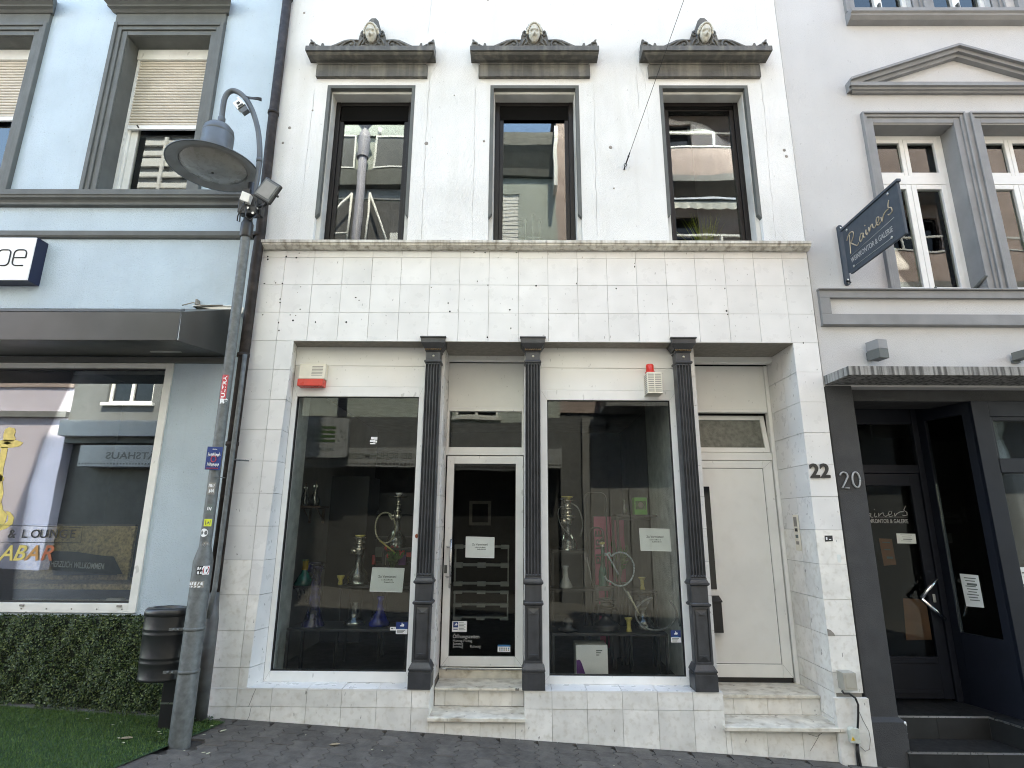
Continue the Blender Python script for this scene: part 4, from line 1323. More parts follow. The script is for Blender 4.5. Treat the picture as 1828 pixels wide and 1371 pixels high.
for k in range(5):
    for j in range(2): g.box(a.x+w*(0.12+0.17*k), a.x+w*(0.22+0.17*k), yd-0.001, yd-0.0001, b.z+h*(0.20+0.25*j), b.z+h*(0.36+0.25*j), (2, 3, 2, 4, 2)[(k+j*2) % 5])
tag(g.make('card_sticker', ['whiteink', 'skyblue', 'ink', 'skyblue', 'orange']), 'white card-payment sticker with a blue top edge on the shop door glass', 'sticker')
a = at(808, 1139, yd)
k = at(808, 1130, yd).z-a.z
g = G()
g.text('Öffnungszeiten', k*1.02, (a.x, yd, a.z), depth=0.001, bold=0.0005, xs=0.93)
def row(px, py, s): 
    p = at(px, py, yd)
    g.text(s, k*0.72, (p.x, yd, p.z), depth=0.001, xs=0.95)
row(808, 1146, 'Montag-Freitag'); row(808, 1151, 'Samstag'); row(808, 1156, 'Sonntag'); row(839, 1156, 'Ruhetag')
tag(g.make('opening_hours', 'silver'), 'grey opening hours lettering low on the shop door glass', 'lettering')
# copper-coloured knob sticker on the window frame
p = at(744.5, 957, 0.197)
g = G()
g.lathe([(0.0, -0.003), (0.021, -0.003), (0.021, 0.003)], (0, 0, 0), 18)
v = [(p.x+q[0]*1.0, 0.1985+q[2]*0.4, p.z+q[1]) for q in g.v]
g2 = G(); g2._add(v, g.f)
g2._add([(p.x+0.021*math.cos(t), 0.1968, p.z+0.021*math.sin(t)) for t in [i*math.pi/10 for i in range(20)]], [tuple(range(20))])
g2._add([(p.x+0.003+0.010*math.cos(t), 0.1962, p.z+0.010*math.sin(t)) for t in [i*math.pi/8 for i in range(16)]], [tuple(range(16))], False, 1)
MAT['copper'] = M('brown_red_sticker', (0.28, 0.06, 0.03), 0.4, 0.1, 30)
tag(g2.make('round_sticker', ['copper', 'orange']), 'small round red-brown sticker on the frame of the left shop window beside the column', 'sticker')
# ================================================================ the light blue house on the left
LY = 0.05
blue = thing('blue_house', (-6.5, LY, gz(-6.5)), 'light blue plastered house with dark grey window surrounds on the left of the shop', 'house')
LX0, LX1 = -9.9, -2.80
g = G()
wins = [(-7.95, -6.83), (-5.83+0.0-1.02, -5.83), (-4.70, -3.69)]
wins = [(-6.86, -5.83), (-4.70, -3.69), (-9.0, -7.98)]
SW = (-6.9, -3.52, 0.955, 3.36)
g.wall(LX0, LX1, -1.0, 18.0, LY, LY+0.4, [(a, b, 5.335, 7.455) for a, b in wins]+[SW])  # upper storeys are out of view, heightened to cast shade across the street
g.make('wall', 'blue', blue)
g = G()
g.box(LX0, LX0+0.2, LY+0.4, 8, -1, 18.0).box(LX0+0.2, LX1, 7.8, 8, -1, 18.0)
g.make('side_wall', 'blue', blue)
G().box(LX0, LX1, LY, 8, 18.0, 18.2).make('roof', 'slate', blue)  # unseen roof, set this high only to shade the house opposite
G().box(LX0+0.2, LX1, LY+0.4, 7.8, 4.2, 4.4).make('upper_floor', 'darkwall', blue)
# string courses
g = G()
g.sweepx([(LY, 5.335), (-0.02, 5.325), (-0.055, 5.315), (-0.055, 5.255), (-0.045, 5.245), (-0.040, 5.225), (-0.01, 5.205), (0.0, 5.19), (0.0, 5.16), (LY, 5.15)], LX0, LX1+0.01)
g.make('string_course', 'trim_dark', blue)
g = G()
g.sweepx([(LY, 4.858), (0.012, 4.85), (0.006, 4.845), (0.006, 4.795), (0.02, 4.775), (LY, 4.765)], LX0, LX1+0.01)
g.make('string_course', 'trim_dark', blue)
# upper windows
for i, (a, b) in enumerate(wins):
    g = G()
    prof_w = [(0.0, 0.03), (0.045, 0.03), (0.055, 0.015), (0.095, 0.015), (0.105, 0.0), (0.165, 0.0)]
    z0, z1 = 5.335, 7.455
    # surround: three stepped fillets, outer one proudest
    for k, (d0, d1, yp) in enumerate(((0.0, 0.065, 0.030), (0.065, 0.115, 0.012), (0.115, 0.160, -0.006))):
        g.box(a-d1, a-d0, yp, LY+0.02, z0, z1+d1).box(b+d0, b+d1, yp, LY+0.02, z0, z1+d1)
        g.box(a-d0, b+d0, yp+0.001, LY+0.02, z1+d0, z1+d1)
    su = g.make('window_surround', 'trim_dark', blue, bevel=0.006)
    g = G()
    g.box(a-0.16, b+0.16, 0.012, LY+0.02, z1+0.162, z1+0.30)
    g.sweepx([(LY, 7.752), (0.0, 7.752), (-0.025, 7.775), (-0.06, 7.79), (-0.06, 7.81), (-0.09, 7.83), (-0.14, 7.855), (-0.15, 7.87), (-0.15, 7.92), (-0.13, 7.94), (LY, 7.96)], a-0.17, b+0.17, 0.62, 0.62)
    g.make('hood', 'trim_dark', su)
    g = G()
    g.box(a, a+0.003, LY+0.001, 0.30, z0, z1).box(b-0.003, b, LY+0.001, 0.30, z0, z1).box(a+0.003, b-0.003, LY+0.001, 0.30, z1-0.003, z1)
    g.make('reveal', 'trim_dark', su)
    # shutter box, roller shutter slats, guide rails
    y = 0.26
    drop = 6.34 if i != 0 else 6.47
    g = G()
    frame(g, a+0.003, b-0.003, z0, z1-0.003, 0.055, y+0.03, y+0.12)
    wn_ = g.make('window', 'offwhite', blue, bevel=0.004)
    G().box(a+0.004, b-0.004, y-0.02, y+0.05, z1-0.15, z1-0.004).make('shutter_box', 'offwhite', wn_, bevel=0.004)
    G().box(a+0.004, a+0.035, y, y+0.05, z0, z1-0.15).make('guide_rail', 'offwhite', wn_)
    G().box(b-0.035, b-0.004, y, y+0.05, z0, z1-0.15).make('guide_rail', 'offwhite', wn_)
    n = int((z1-0.16-drop)/0.040)
    for k in range(n):
        zt = z1-0.152-k*0.040
        g = G()
        g.sweepx([(y+0.030, zt), (y+0.012, zt-0.004), (y+0.006, zt-0.018), (y+0.010, zt-0.028), (y+0.022, zt-0.033), (y+0.030, zt-0.033)], a+0.036, b-0.036)
        g.make('slat', 'shutter', wn_)
    g = G()
    g.box(a+0.036, b-0.036, y+0.024, y+0.034, z1-0.152-n*0.04, z1-0.155)
    g.make('slat_backing', 'shutterdark', wn_)
    zb = z1-0.152-n*0.040
    g = G()
    g.box(a+0.037, b-0.037, y+0.004, y+0.034, zb-0.055, zb)
    g.make('end_bar', 'white', wn_, bevel=0.003)
    g = G()
    for xx in (a+0.16, b-0.12): g.obox((xx, y+0.0, zb-0.02), (0.012, 0, -0.018), (0, 0.004, 0), (0.006, 0, 0.005))
    g.make('stop', 'black', wn_)
    # sash behind, glass, net curtain with flowers
    g = G()
    frame(g, a+0.06, b-0.06, z0+0.03, z1-0.16, 0.075, y+0.055, y+0.11)
    g.make('sash', 'offwhite', wn_, bevel=0.004)
    G().box(a+0.13, b-0.13, y+0.075, y+0.08, z0+0.10, z1-0.2).make('pane', 'g_left', wn_)
    g = G()
    nn = 24
    vv, ff = [], []
    for k in range(nn+1):
        x = a+0.1+(b-a-0.2)*k/nn
        for z in (z0+0.02, z0+0.75):
            vv.append((x, y+0.135+0.012*math.sin(k*1.7), z))
    for k in range(nn): ff.append((2*k, 2*k+2, 2*k+3, 2*k+1))
    g._add(vv, ff, True)
    g.make('curtain', 'curtain', wn_)
    G().box(a-0.1, b+0.1, 1.6, 1.65, 4.4, 8).make('room_back', 'darkwall', wn_)
# scattered blossom motif printed on the curtain of the nearest window
g = G()
rnd = random.Random(4)
a, b = wins[1]
for k in range(26):
    c = (a+0.42+rnd.gauss(0, 0.06), 0.438, 5.335+0.24+rnd.gauss(0, 0.045))
    g.ball(c, 0.018, 0.004, 0.016, 7, 4, rnd.choice((0, 0, 1)))
tag(g.make('flower_spray', ['leafdark', 'pink']), 'small flower spray behind the glass of the half-shuttered window of the blue house', 'flowers')

# bar window on the ground floor
a, b, z0, z1 = SW
y = 0.03
g = G()
frame(g, a, b, z0, z1, 0.075, y, LY+0.25, 0.085, 0.055)
bw = g.make('bar_window', 'offwhite', blue, bevel=0.004)
G().box(a+0.06, b-0.06, y+0.055, y+0.062, z0+0.07, z1-0.045).make('pane', 'g_left', bw)
g = G()
frame(g, a+0.075, b-0.075, z0+0.085, z1-0.055, 0.012, y+0.03, y+0.07)
g.make('gasket', 'gasket', bw)
g = G()
for px in (38, 212):
    p = at(px, 1082, y-0.01)
    g.box(p.x-0.022, p.x+0.022, y-0.012, y, z0+0.055, z0+0.072)
g.make('vent_cap', 'mortar', bw, bevel=0.003)
g = G()
for k in range(14): g.ball((a+0.2+k*0.235, y-0.001, z0+0.035), 0.007, 0.004, 0.007, 7, 4)
g.make('screw', 'mortar', bw, kind='stuff')
# strip with bolts under the awning
g = G()
g.box(LX0, -2.95, 0.012, LY, 3.362, 3.42)
g.make('head_strip', 'trim_dark', blue)

# bar interior
g = G()
g.box(-7.2, -7.1, LY+0.4, 4.5, -0.2, 4.2).box(-2.95, -2.9, LY+0.4, 4.5, -0.2, 4.2).box(-7.1, -2.95, 4.4, 4.5, -0.2, 4.2)
g.make('bar_walls', 'darkwall', blue)
G().box(-7.1, -2.95, LY+0.4, 4.4, 0.05, 0.1).make('bar_floor', 'darkfloor', blue)
# chipboard counter, ledge, cloth
yc = 0.78
pa, pb = at(60, 938, yc), at(227, 1032, yc)
g = G()
g.box(pa.x-0.6, pb.x, yc, yc+0.04, pb.z-0.02, pa.z)
ob = g.make('chipboard_panel', 'osb')
tag(ob, 'chipboard counter front standing inside the bar window', 'counter')
G().box(pa.x-0.6, pb.x, yc-0.004, yc+0.06, pa.z, pa.z+0.02).make('top_edge', 'wood', ob)
pc_ = at(230, 1048, 0.62)
g = G()
g.box(pa.x-1.5, pb.x+0.25, 0.56, 1.3, pc_.z-0.02, pc_.z+0.03)
g.box(pa.x-1.5, pb.x+0.25, 0.58, 1.28, 0.1, pc_.z-0.02, 1)
tag(g.make('window_bench', ['osb', 'darkwall']), 'low wooden bench board running along the bar window', 'bench')
# dark cloth with white greeting
yk = 0.68
q = [at(x, yy, yk) for x, yy in ((85, 985), (196, 992), (212, 1026), (98, 1027))]
g = G()
nn = 12
vv, ff = [], []
for j in range(7):
    for i in range(nn+1):
        s_, t_ = i/nn, j/6
        p = q[3].lerp(q[2], s_).lerp(q[0].lerp(q[1], s_), t_)
        vv.append((p.x, yk-0.01*math.sin(s_*9+t_*2)-0.02*(1-t_), p.z+0.012*math.sin(s_*5)*t_))
for j in range(6):
    for i in range(nn): ff.append((j*(nn+1)+i, j*(nn+1)+i+1, (j+1)*(nn+1)+i+1, (j+1)*(nn+1)+i))
g._add(vv, ff, True)
n0 = len(g.v)
g._add([(x, yk+0.06, z) for x, _, z in vv], [tuple(reversed(f)) for f in ff], True)
MAT['darkcloth'] = M('dark_red_black_cloth', (0.02, 0.010, 0.012), 0.85, 0.3, 5)
cl = g.make('welcome_cloth', 'darkcloth')
tag(cl, 'dark cloth with the white words HERZLICH WILLKOMMEN lying on the bench in the bar window', 'cloth')
g = G()
a1, b1 = at(91, 1004, yk-0.05), at(200, 1010, yk-0.05)
w = (b1-a1)
g.text('HERZLICH WILLKOMMEN', 0.085, a1-Vector((0, 0, 0.04)), ux=w.normalized(), depth=0.001, bold=0.001, xs=w.length/(0.085*13.2))
g.make('print', 'whiteink', cl)
# small white box in the corner of the pane
a1, b1 = at(193, 1068, 0.13), at(219, 1078, 0.13)
g = G()
g.box(a1.x, b1.x, 0.10, 0.16, b1.z, a1.z)
tag(g.make('sensor_box', 'white', bevel=0.004), 'small white sensor box in the lower corner of the bar window', 'box')

# decals on the bar window
yd = y+0.0525
def D(px, py): return at(px, py, yd)
g = G()
a1 = D(15, 957); b1 = D(134, 952)
k = D(50, 946).z-D(50, 961).z
for ch, px in (('&', 13), ('L', 37), ('O', 53), ('U', 69), ('N', 86), ('G', 104), ('E', 123)):
    p = D(px, 960)
    g.text(ch, k*1.42, (p.x, yd, p.z), depth=0.0012, bold=0.0012, xs=1.05)
for (xa, ya), (xb, yb) in (((-30, 936), (147, 942)), ((147, 942), (144, 969)), ((144, 969), (-30, 968))):
    g.tube([D(xa, ya), D(xb, yb)], 0.0025, 4)
tag(g.make('lounge_lettering', 'inkblack'), 'thin black & LOUNGE lettering in a drawn frame on the bar window', 'lettering')
p0 = D(-1, 999)
k = D(30, 971).z-D(30, 1000).z
for ch, px, m, lab in (('A', -3, 'goldfoil', 'gold slanted letter A at the edge of the bar window'), ('B', 21, 'goldfoil', 'gold slanted letter B on the bar window'), ('A', 43, 'rustmid', 'copper slanted letter A on the bar window'), ('R', 70, 'rustred', 'red slanted letter R on the bar window')):
    if m == 'rustmid': MAT['rustmid'] = M('copper_gold_decal', (0.50, 0.26, 0.07), 0.4, 0.12, 20)
    p = D(px, 1000)
    g = G()
    g.text(ch, k*1.32, (p.x, yd, p.z), depth=0.0012, bold=0.003, shear=0.25)
    tag(g.make('decal_letter', m), lab, 'letter', 'slanted gold to red letters on the bar window')
# gold hookah decal: flat foil outline, partly beyond the frame edge
def flat(g, pts, mi=0): g._add([D(x, yy) for x, yy in pts], [tuple(range(len(pts)))], False, mi)
MAT['decaledge'] = M('decal_outline', (0.05, 0.03, 0.02), 0.5, 0)
g = G()
flat(g, [(6, 788), (6, 776), (9, 766), (16, 763), (25, 764), (28, 770), (25, 777), (28, 783), (24, 788)])
flat(g, [(-20, 790), (8, 785), (30, 786), (41, 790), (36, 796), (22, 799), (0, 800), (-20, 799)])
flat(g, [(2, 798), (14, 798), (11, 815), (6, 835), (4, 860), (6, 880), (1, 900), (-8, 900), (-4, 860), (-2, 830)])
flat(g, [(0, 846), (7, 852), (6, 858), (-1, 860)])
flat(g, [(-8, 898), (3, 898), (5, 910), (13, 918), (10, 930), (4, 940), (-20, 950), (-20, 915)])
flat(g, [(10, 912), (18, 914), (25, 924), (22, 936), (10, 944), (-15, 951), (-15, 946), (4, 938), (14, 930), (15, 922)])
tag(g.make('hookah_decal', 'goldfoil'), 'gold foil water pipe picture on the bar window', 'decal')
g = G()
a1 = D(10, 925)
flat(g, [(4, 791), (13, 788), (22, 791), (13, 794)])
tag(g.make('decal_eye', 'decaledge'), 'small dark oval in the gold water pipe picture on the bar window', 'decal')

# lit sign box with the end of its lettering
yF = -0.10
pt, pb = at(66, 424, yF), at(48, 500, yF)
xr = (pt.x+pb.x)/2
sg = thing('sign_box', (xr-1.0, LY, pb.z), 'white sign box with thin rounded black letters and navy edges on the blue house', 'sign')
G().box(xr-2.6, xr, yF, yF+0.012, pb.z, pt.z).make('face', 'white', sg, bevel=0.004)
G().box(xr-2.6, xr+0.004, yF+0.012, LY, pb.z-0.004, pt.z+0.004).make('case', 'navy', sg)
g = G()
def rr(cx, cz, w, h, r, open_=None):
    pts = []
    for (sx_, sz_, a0) in ((1, 1, 0), (-1, 1, 90), (-1, -1, 180), (1, -1, 270)):
        for k in range(5):
            t = math.radians(a0+90*k/4)
            pts.append((cx+sx_*(w/2-r)+r*math.cos(t), yF-0.001, cz+sz_*(h/2-r)+r*math.sin(t)))
    return pts+[pts[0]]
c1, c2 = at(10, 460, yF), at(35, 460, yF)
h = at(20, 446, yF).z-at(20, 474, yF).z
w = (at(46, 460, yF)-at(24, 460, yF)).x
def flat_stroke(pts): g.tube(pts, 0.0075, 6)
q_ = h*0.24
def arc(cx, cz, a0, a1): return [(cx+q_*math.cos(math.radians(a0+(a1-a0)*k/4)), yF-0.001, cz+q_*math.sin(math.radians(a0+(a1-a0)*k/4))) for k in range(5)]
X0, X1, Z0, Z1 = c2.x-w/2, c2.x+w/2, c2.z-h/2, c2.z+h/2
flat_stroke([(X1-0.01, yF-0.001, Z0)]+arc(X0+q_, Z0+q_, 270, 180)+arc(X0+q_, Z1-q_, 180, 90)+arc(X1-q_, Z1-q_, 90, 0)+[(X1, yF-0.001, c2.z)])
flat_stroke([(X1, yF-0.001, c2.z), (X0, yF-0.001, c2.z)])
o_ = rr(c1.x-0.02, c1.z, w, h, h*0.22)
flat_stroke(o_)
flat_stroke([(c1.x-0.02-w/2, yF-0.001, c1.z), (c1.x-0.02-w/2, yF-0.001, c1.z-h*0.95)])
g.make('lettering', 'inkblack', sg)

# awning cassette
g = G()
yA = -0.74
z_ft, z_fb = 3.625, 3.352
xf, xw = -3.04, -2.935
sec_f = [(yA, z_fb), (yA, z_ft)]
v = [(LX0, LY-0.01, 3.43), (LX0, yA, z_fb), (LX0, yA, z_ft), (LX0, LY-0.01, 3.96), (xw, LY-0.01, 3.43), (xf, yA, z_fb), (xf, yA, z_ft), (xw, LY-0.01, 3.96)]
g._add(v, [(0, 3, 2, 1), (4, 5, 6, 7), (1, 2, 6, 5), (2, 3, 7, 6), (0, 4, 7, 3), (0, 1, 5, 4)])
MAT['awning'] = M('bronze_awning_case', (0.055, 0.055, 0.050), 0.35, 0.2, 1.6, stain=0.5, stcol=(0.025, 0.023, 0.022), sts=1.8)
aw = g.make('awning_case', 'awning', bevel=0.006)
tag(aw, 'closed dark grey awning case over the bar window of the blue house', 'awning')
g = G()
g._add([(LX0, yA-0.004, z_ft+0.002), (xf, yA-0.004, z_ft+0.002), (xf, yA-0.004, z_ft+0.022), (LX0, yA-0.004, z_ft+0.022), (LX0, yA+0.06, z_ft+0.03), (xf, yA+0.06, z_ft+0.03), (xf, yA+0.06, z_ft+0.05), (LX0, yA+0.06, z_ft+0.05)],
       [(0, 1, 2, 3), (7, 6, 5, 4), (0, 4, 5, 1), (3, 2, 6, 7), (1, 5, 6, 2)])
g.make('top_edge', 'lamp', aw)
g = G()
g._add([(xf+0.004, yA+0.01, z_ft-0.01), (xf+0.004, yA+0.01, z_fb+0.01), (xf+0.005, yA+0.02, z_fb+0.01)], [(0, 1, 2)])
g.box(-3.6, -3.30, yA+0.5, yA+0.52, 3.40, 3.412)
g.make('light_strip', 'white', aw)
g = G()
p = at(350, 545, 0.0)
g.box(p.x-0.009, p.x+0.009, -0.01, LY, 3.96, 4.05)
g.tube([at(325, 545, -0.02), at(345, 540, -0.03), at(360, 545, -0.04), at(398, 545, -0.03)], 0.006, 6)
tag(g.make('cable_clip', 'mortar'), 'grey clip with a cable end on the blue wall above the awning case', 'clip')
g = G()
pts = [at(x, yy, -0.02) for x, yy in ((360, 549), (415, 557), (432, 560), (436, 549), (400, 547))]
g._add([(p.x, p.y, p.z) for p in pts], [(0, 1, 2, 3, 4)])
g.box(-3.38, -2.90, -0.03, LY, 3.962, 3.970)
g.make('flashing', 'offwhite', aw)

# hedge panel on a dark plinth: thousands of small leaves on a backing
hz0, hz1 = 0.14, 0.94
HX0, HX1 = -6.95, -3.19
hd_ = thing('hedge', ((HX0+HX1)/2, -0.05, gz(-5)), 'clipped dark green leafy hedge panel below the bar window', 'hedge')
g = G()
g._add([(HX0, -0.045, gz(HX0)), (HX1+0.05, -0.045, gz(HX1)+0.02), (HX1, -0.045, hz1-0.02), (HX0, -0.045, hz1-0.02), (HX0, LY, gz(HX0)), (HX1+0.05, LY, gz(HX1)), (HX1, LY, hz1-0.02), (HX0, LY, hz1-0.02)],
       [(0, 1, 2, 3), (7, 6, 5, 4), (1, 5, 6, 2), (3, 2, 6, 7), (0, 4, 5, 1)])
g.make('backing', 'hedgebase', hd_)
rnd = random.Random(9)
g = G()
def bumpy(x, z): return 0.018*math.sin(x*11+z*7)+0.014*math.sin(x*23-z*17)+0.010*math.sin(x*41+z*37)
for k in range(26000):
    x = HX1+0.10-rnd.random()**1.15*(2.9)
    z = hz0+rnd.random()*(hz1-hz0+0.015)
    zlo = gz(x)+0.015
    z = zlo+(z-hz0)/(hz1-hz0)*(hz1-zlo)
    xlim = HX1+0.05+0.10*(1-(z-zlo)/(hz1-zlo))
    if x > xlim+rnd.gauss(0, 0.008): continue
    y_ = -0.070-bumpy(x, z)*1.3-abs(rnd.gauss(0, 0.024))
    a, t = rnd.random()*6.283, rnd.uniform(-0.9, 0.9)
    s_ = rnd.uniform(0.008, 0.0145)
    d1 = Vector((math.cos(a), -0.45*abs(t), math.sin(a)*0.9)).normalized()*s_
    d2 = Vector((-math.sin(a), t, math.cos(a))).normalized()*s_*0.55
    p = Vector((x, y_, z))
    g._add([p-d1, p-d2*0.9, p+d1*0.9, p+d2], [(0, 1, 2, 3)])
for k in range(900):            # sprigs sticking up over the sill
    x = HX1+0.02-rnd.random()*2.7
    p = Vector((x, -0.07-rnd.random()*0.03, hz1+abs(rnd.gauss(0, 0.010))))
    a = rnd.random()*6.28
    s_ = rnd.uniform(0.006, 0.012)
    g._add([p+Vector((-s_, 0, 0)), p+Vector((0, -s_*0.5, s_*0.6)), p+Vector((s_, 0, 0.3*s_)), p+Vector((0, s_*0.4, -s_*0.6))], [(0, 1, 2, 3)])
g.make('foliage', 'hedge', hd_, kind='stuff')
g = G()
g._add([(HX0, -0.13, gz(HX0)+0.03), (HX1+0.55, -0.13, gz(HX1+0.55)+0.012), (HX1+0.55, -0.03, gz(HX1+0.55)+0.014), (HX0, -0.03, gz(HX0)+0.032), (HX0, -0.13, gz(HX0)-0.05), (HX1+0.55, -0.13, gz(HX1+0.55)-0.05)],
       [(0, 1, 2, 3), (4, 5, 1, 0)])
g.make('kerb_strip', 'asphalt', kind='structure')

# ---------------------------------------------------------------- downspout in the corner
g = G()
g.tube([(-2.775, -0.065, 8.6), (-2.765, -0.065, 6.0), (-2.745, -0.065, 4.80), (-2.755, -0.065, 4.4), (-2.765, -0.065, 1.10)], 0.052, 14)
dp = g.make('downspout', 'pipe')
tag(dp, 'dark brown rusty downspout in the corner between blue and white house', 'downspout')
g = G()
for z in (7.9, 6.28, 4.75, 3.42, 2.52):
    g.lathe([(0.056, -0.02), (0.060, -0.018), (0.060, 0.018), (0.056, 0.02)], (-2.765 if z < 6 else -2.768, -0.065, z), 14)
g.make('bracket', 'pipe', dp)
g = G()
g.tube([(-2.765, -0.065, 1.15), (-2.752, -0.085, 1.04), (-2.732, -0.105, 0.93), (-2.727, -0.11, 0.80), (-2.727, -0.11, gz(-2.73)-0.02)], [0.053, 0.056, 0.060, 0.060, 0.060], 14)
MAT['castpipe'] = M('grey_cast_pipe', (0.10, 0.105, 0.105), 0.5, 0.2, 9, stain=0.6, stcol=(0.055, 0.03, 0.02), sts=4)
g.make('cast_foot', 'castpipe', dp)
# thin grey conduit beside it
g = G()
g.tube([(-2.70, -0.16, 3.40), (-2.70, -0.16, 2.9), (-2.71, -0.16, 1.2), (-2.72, -0.20, 0.95)], 0.022, 10)
cd = g.make('conduit', 'galv')
tag(cd, 'thin grey conduit running down beside the brown downspout', 'pipe')
g = G()
g.tube([(-2.70, -0.16, 2.36), (-2.60, -0.03, 2.36)], 0.008, 6)
g.make('clip', 'galv', cd)

# ---------------------------------------------------------------- street lamp
LXp, LYp = -2.612, -0.60
lp = thing('street_lamp', (LXp, LYp, gz(LXp)), 'galvanised street lamp with a wide dish shade on a curved arm', 'street lamp')
g = G()
z0 = gz(LXp)-0.05
g.lathe([(0.080, 0), (0.080, 0.55), (0.077, 0.56), (0.077, 1.46-z0), (0.069, 1.50-z0), (0.050, 1.575-z0), (0.047, 1.60-z0), (0.0455, 3.0-z0), (0.044, 4.52-z0)], (LXp, LYp, z0), 22)
g.make('pole', 'galv', lp)
g = G()
g.lathe([(0.053, 4.44), (0.058, 4.45), (0.058, 4.58), (0.05, 4.60), (0.042, 4.62), (0.042, 5.02), (0.0, 5.03)], (LXp, LYp, 0), 16)
g.make('sleeve', 'blackmetal', lp)
g = G()
arm_px = [(452, 352), (459, 318), (463, 290), (463.5, 262), (461, 235), (455, 210), (447, 190), (437, 174), (426, 165), (416, 162), (407, 166), (401, 176), (398, 192), (395.5, 214)]
arm = [at(x, yy, LYp) for x, yy in arm_px]
# smooth the measured path
sm = []
for i in range(len(arm)-1):
    p0, p1, p2, p3 = arm[max(0, i-1)], arm[i], arm[i+1], arm[min(len(arm)-1, i+2)]
    for k in range(4):
        t = k/4
        sm.append(0.5*((2*p1)+(p2-p0)*t+(2*p0-5*p1+4*p2-p3)*t*t+(3*p1-p0-3*p2+p3)*t**3))
sm.append(arm[-1])
g.tube(sm, 0.0265, 12)
pj = arm[-1]
g.lathe([(0.030, 0.03), (0.036, 0.02), (0.036, -0.06), (0.030, -0.07)], pj, 14)
g.tube([sm[8], sm[9]], 0.029, 12)
g.make('arm', 'lamp', lp)
lc = Vector((pj.x-0.01, LYp, 5.215))
g = G()
g.lathe([(0.0, 0.49), (0.06, 0.485), (0.105, 0.465), (0.138, 0.425), (0.146, 0.38), (0.148, 0.365), (0.144, 0.36), (0.148, 0.355), (0.148, 0.12), (0.152, 0.10), (0.16, 0.085)], lc, 30)
g.make('lamp_housing', 'lamp', lp)
g = G()
R_ = 0.425
g.lathe([(0.16, 0.085), (0.22, 0.075), (0.33, 0.045), (R_-0.02, 0.006), (R_, -0.004), (R_, -0.014), (R_-0.012, -0.012)], lc, 56)
g.make('shade', 'lamp', lp)
g = G()
g.lathe([(R_-0.012, -0.012), (0.338, 0.012), (0.318, 0.012), (0.314, 0.004), (0.308, 0.004), (0.306, 0.03)], lc, 56)
g.make('reflector_rim', 'lampin', lp)
g = G()
g.lathe([(0.307, 0.016), (0.298, -0.004), (0.265, -0.026), (0.20, -0.050), (0.10, -0.064), (0.0, -0.068)], lc, 48)
g.make('diffuser', 'lampglass', lp)
g = G()
g.ball((lc.x, lc.y, lc.z-0.070), 0.014, 0.014, 0.010, 10, 6)
g.make('nut', 'black', lp)
# pole-top clamp cluster
g = G()
ctr = at(447, 372, LYp)
for dx, dy, dz, sx_, sy_, sz_ in ((-0.07, 0.0, 0.02, 0.03, 0.05, 0.09), (0.03, -0.02, 0.05, 0.07, 0.05, 0.07), (0.09, 0.0, -0.03, 0.035, 0.04, 0.06), (0.02, -0.03, -0.06, 0.08, 0.05, 0.04), (-0.03, -0.03, 0.13, 0.04, 0.04, 0.05)):
    g.box(ctr.x+dx-sx_, ctr.x+dx+sx_, ctr.y+dy-sy_, ctr.y+dy+sy_, ctr.z+dz-sz_, ctr.z+dz+sz_)
g.make('clamp_cluster', 'blackmetal', lp, bevel=0.008)
g = G()
for px, py in ((443, 372), (459, 373), (452, 381)):
    p = at(px, py, LYp-0.09)
    g.tube([p, p+Vector((0, -0.012, 0))], 0.012, 8)
g.make('bolt', 'steel', lp)
p = at(440, 354, LYp-0.1)
g = G()
g.obox(p, (0.038, 0.01, -0.012), (0, 0.03, 0), (0.008, 0, 0.045))
g.make('connection_box', 'offwhite', lp, bevel=0.004)
g = G()
g.tube([p+Vector((0.0, -0.02, -0.05)), p+Vector((-0.02, -0.03, -0.12)), p+Vector((-0.05, -0.02, -0.20)), p+Vector((-0.06, -0.0, -0.24)), p+Vector((-0.035, 0.0, -0.25)), p+Vector((-0.03, -0.02, -0.16)), p+Vector((0.0, -0.03, -0.13))], 0.006, 6)
g.tube([p+Vector((0.02, -0.02, -0.10)), p+Vector((0.04, -0.05, -0.22)), p+Vector((0.09, -0.05, -0.26)), p+Vector((0.14, -0.02, -0.18))], 0.006, 6)
g.tube([p+Vector((0.10, -0.02, -0.05)), p+Vector((0.13, -0.04, -0.15)), p+Vector((0.17, -0.02, -0.12)), p+Vector((0.19, -0.02, -0.08))], 0.008, 6)
g.make('loose_cable', 'blackmetal', lp)
# floodlight, clamped to the lamp: a thing of its own
yf = LYp-0.16
q = [at(x, yy, yf) for x, yy in ((475, 314.5), (503, 331.5), (480, 364), (450, 346))]
def quad_box(g, q, inset, y_off, t, mi=0):
    c = sum(q, Vector())/4
    q2 = [c+(p-c)*inset+Vector((0, y_off, 0)) for p in q]
    g.slab4(q2[3], q2[2], q2[1], q2[0], t, mi)
fl = thing('floodlight', sum(q, Vector())/4, 'small tilted black LED floodlight clamped to the lamp pole', 'floodlight')
g = G(); quad_box(g, q, 1.0, 0, 0.04); g.make('housing', 'blackmetal', fl, bevel=0.012)
g = G(); quad_box(g, q, 0.86, -0.003, 0.004); g.make('bezel', 'galv', fl, bevel=0.002)
g = G(); quad_box(g, q, 0.70, -0.007, 0.004); g.make('lens', 'lampin', fl)
g = G()
cc_ = (q[2]+q[3])/2
g.tube([cc_+Vector((0.05, 0.03, 0.03)), cc_+Vector((0.03, 0.05, -0.03)), cc_+Vector((-0.03, 0.06, -0.05))], 0.018, 8)
g.tube([(q[1]+q[2])/2+Vector((0, 0.02, 0)), (q[1]+q[2])/2+Vector((0.02, 0.02, -0.008))], 0.012, 8)
g.make('bracket', 'blackmetal', fl)
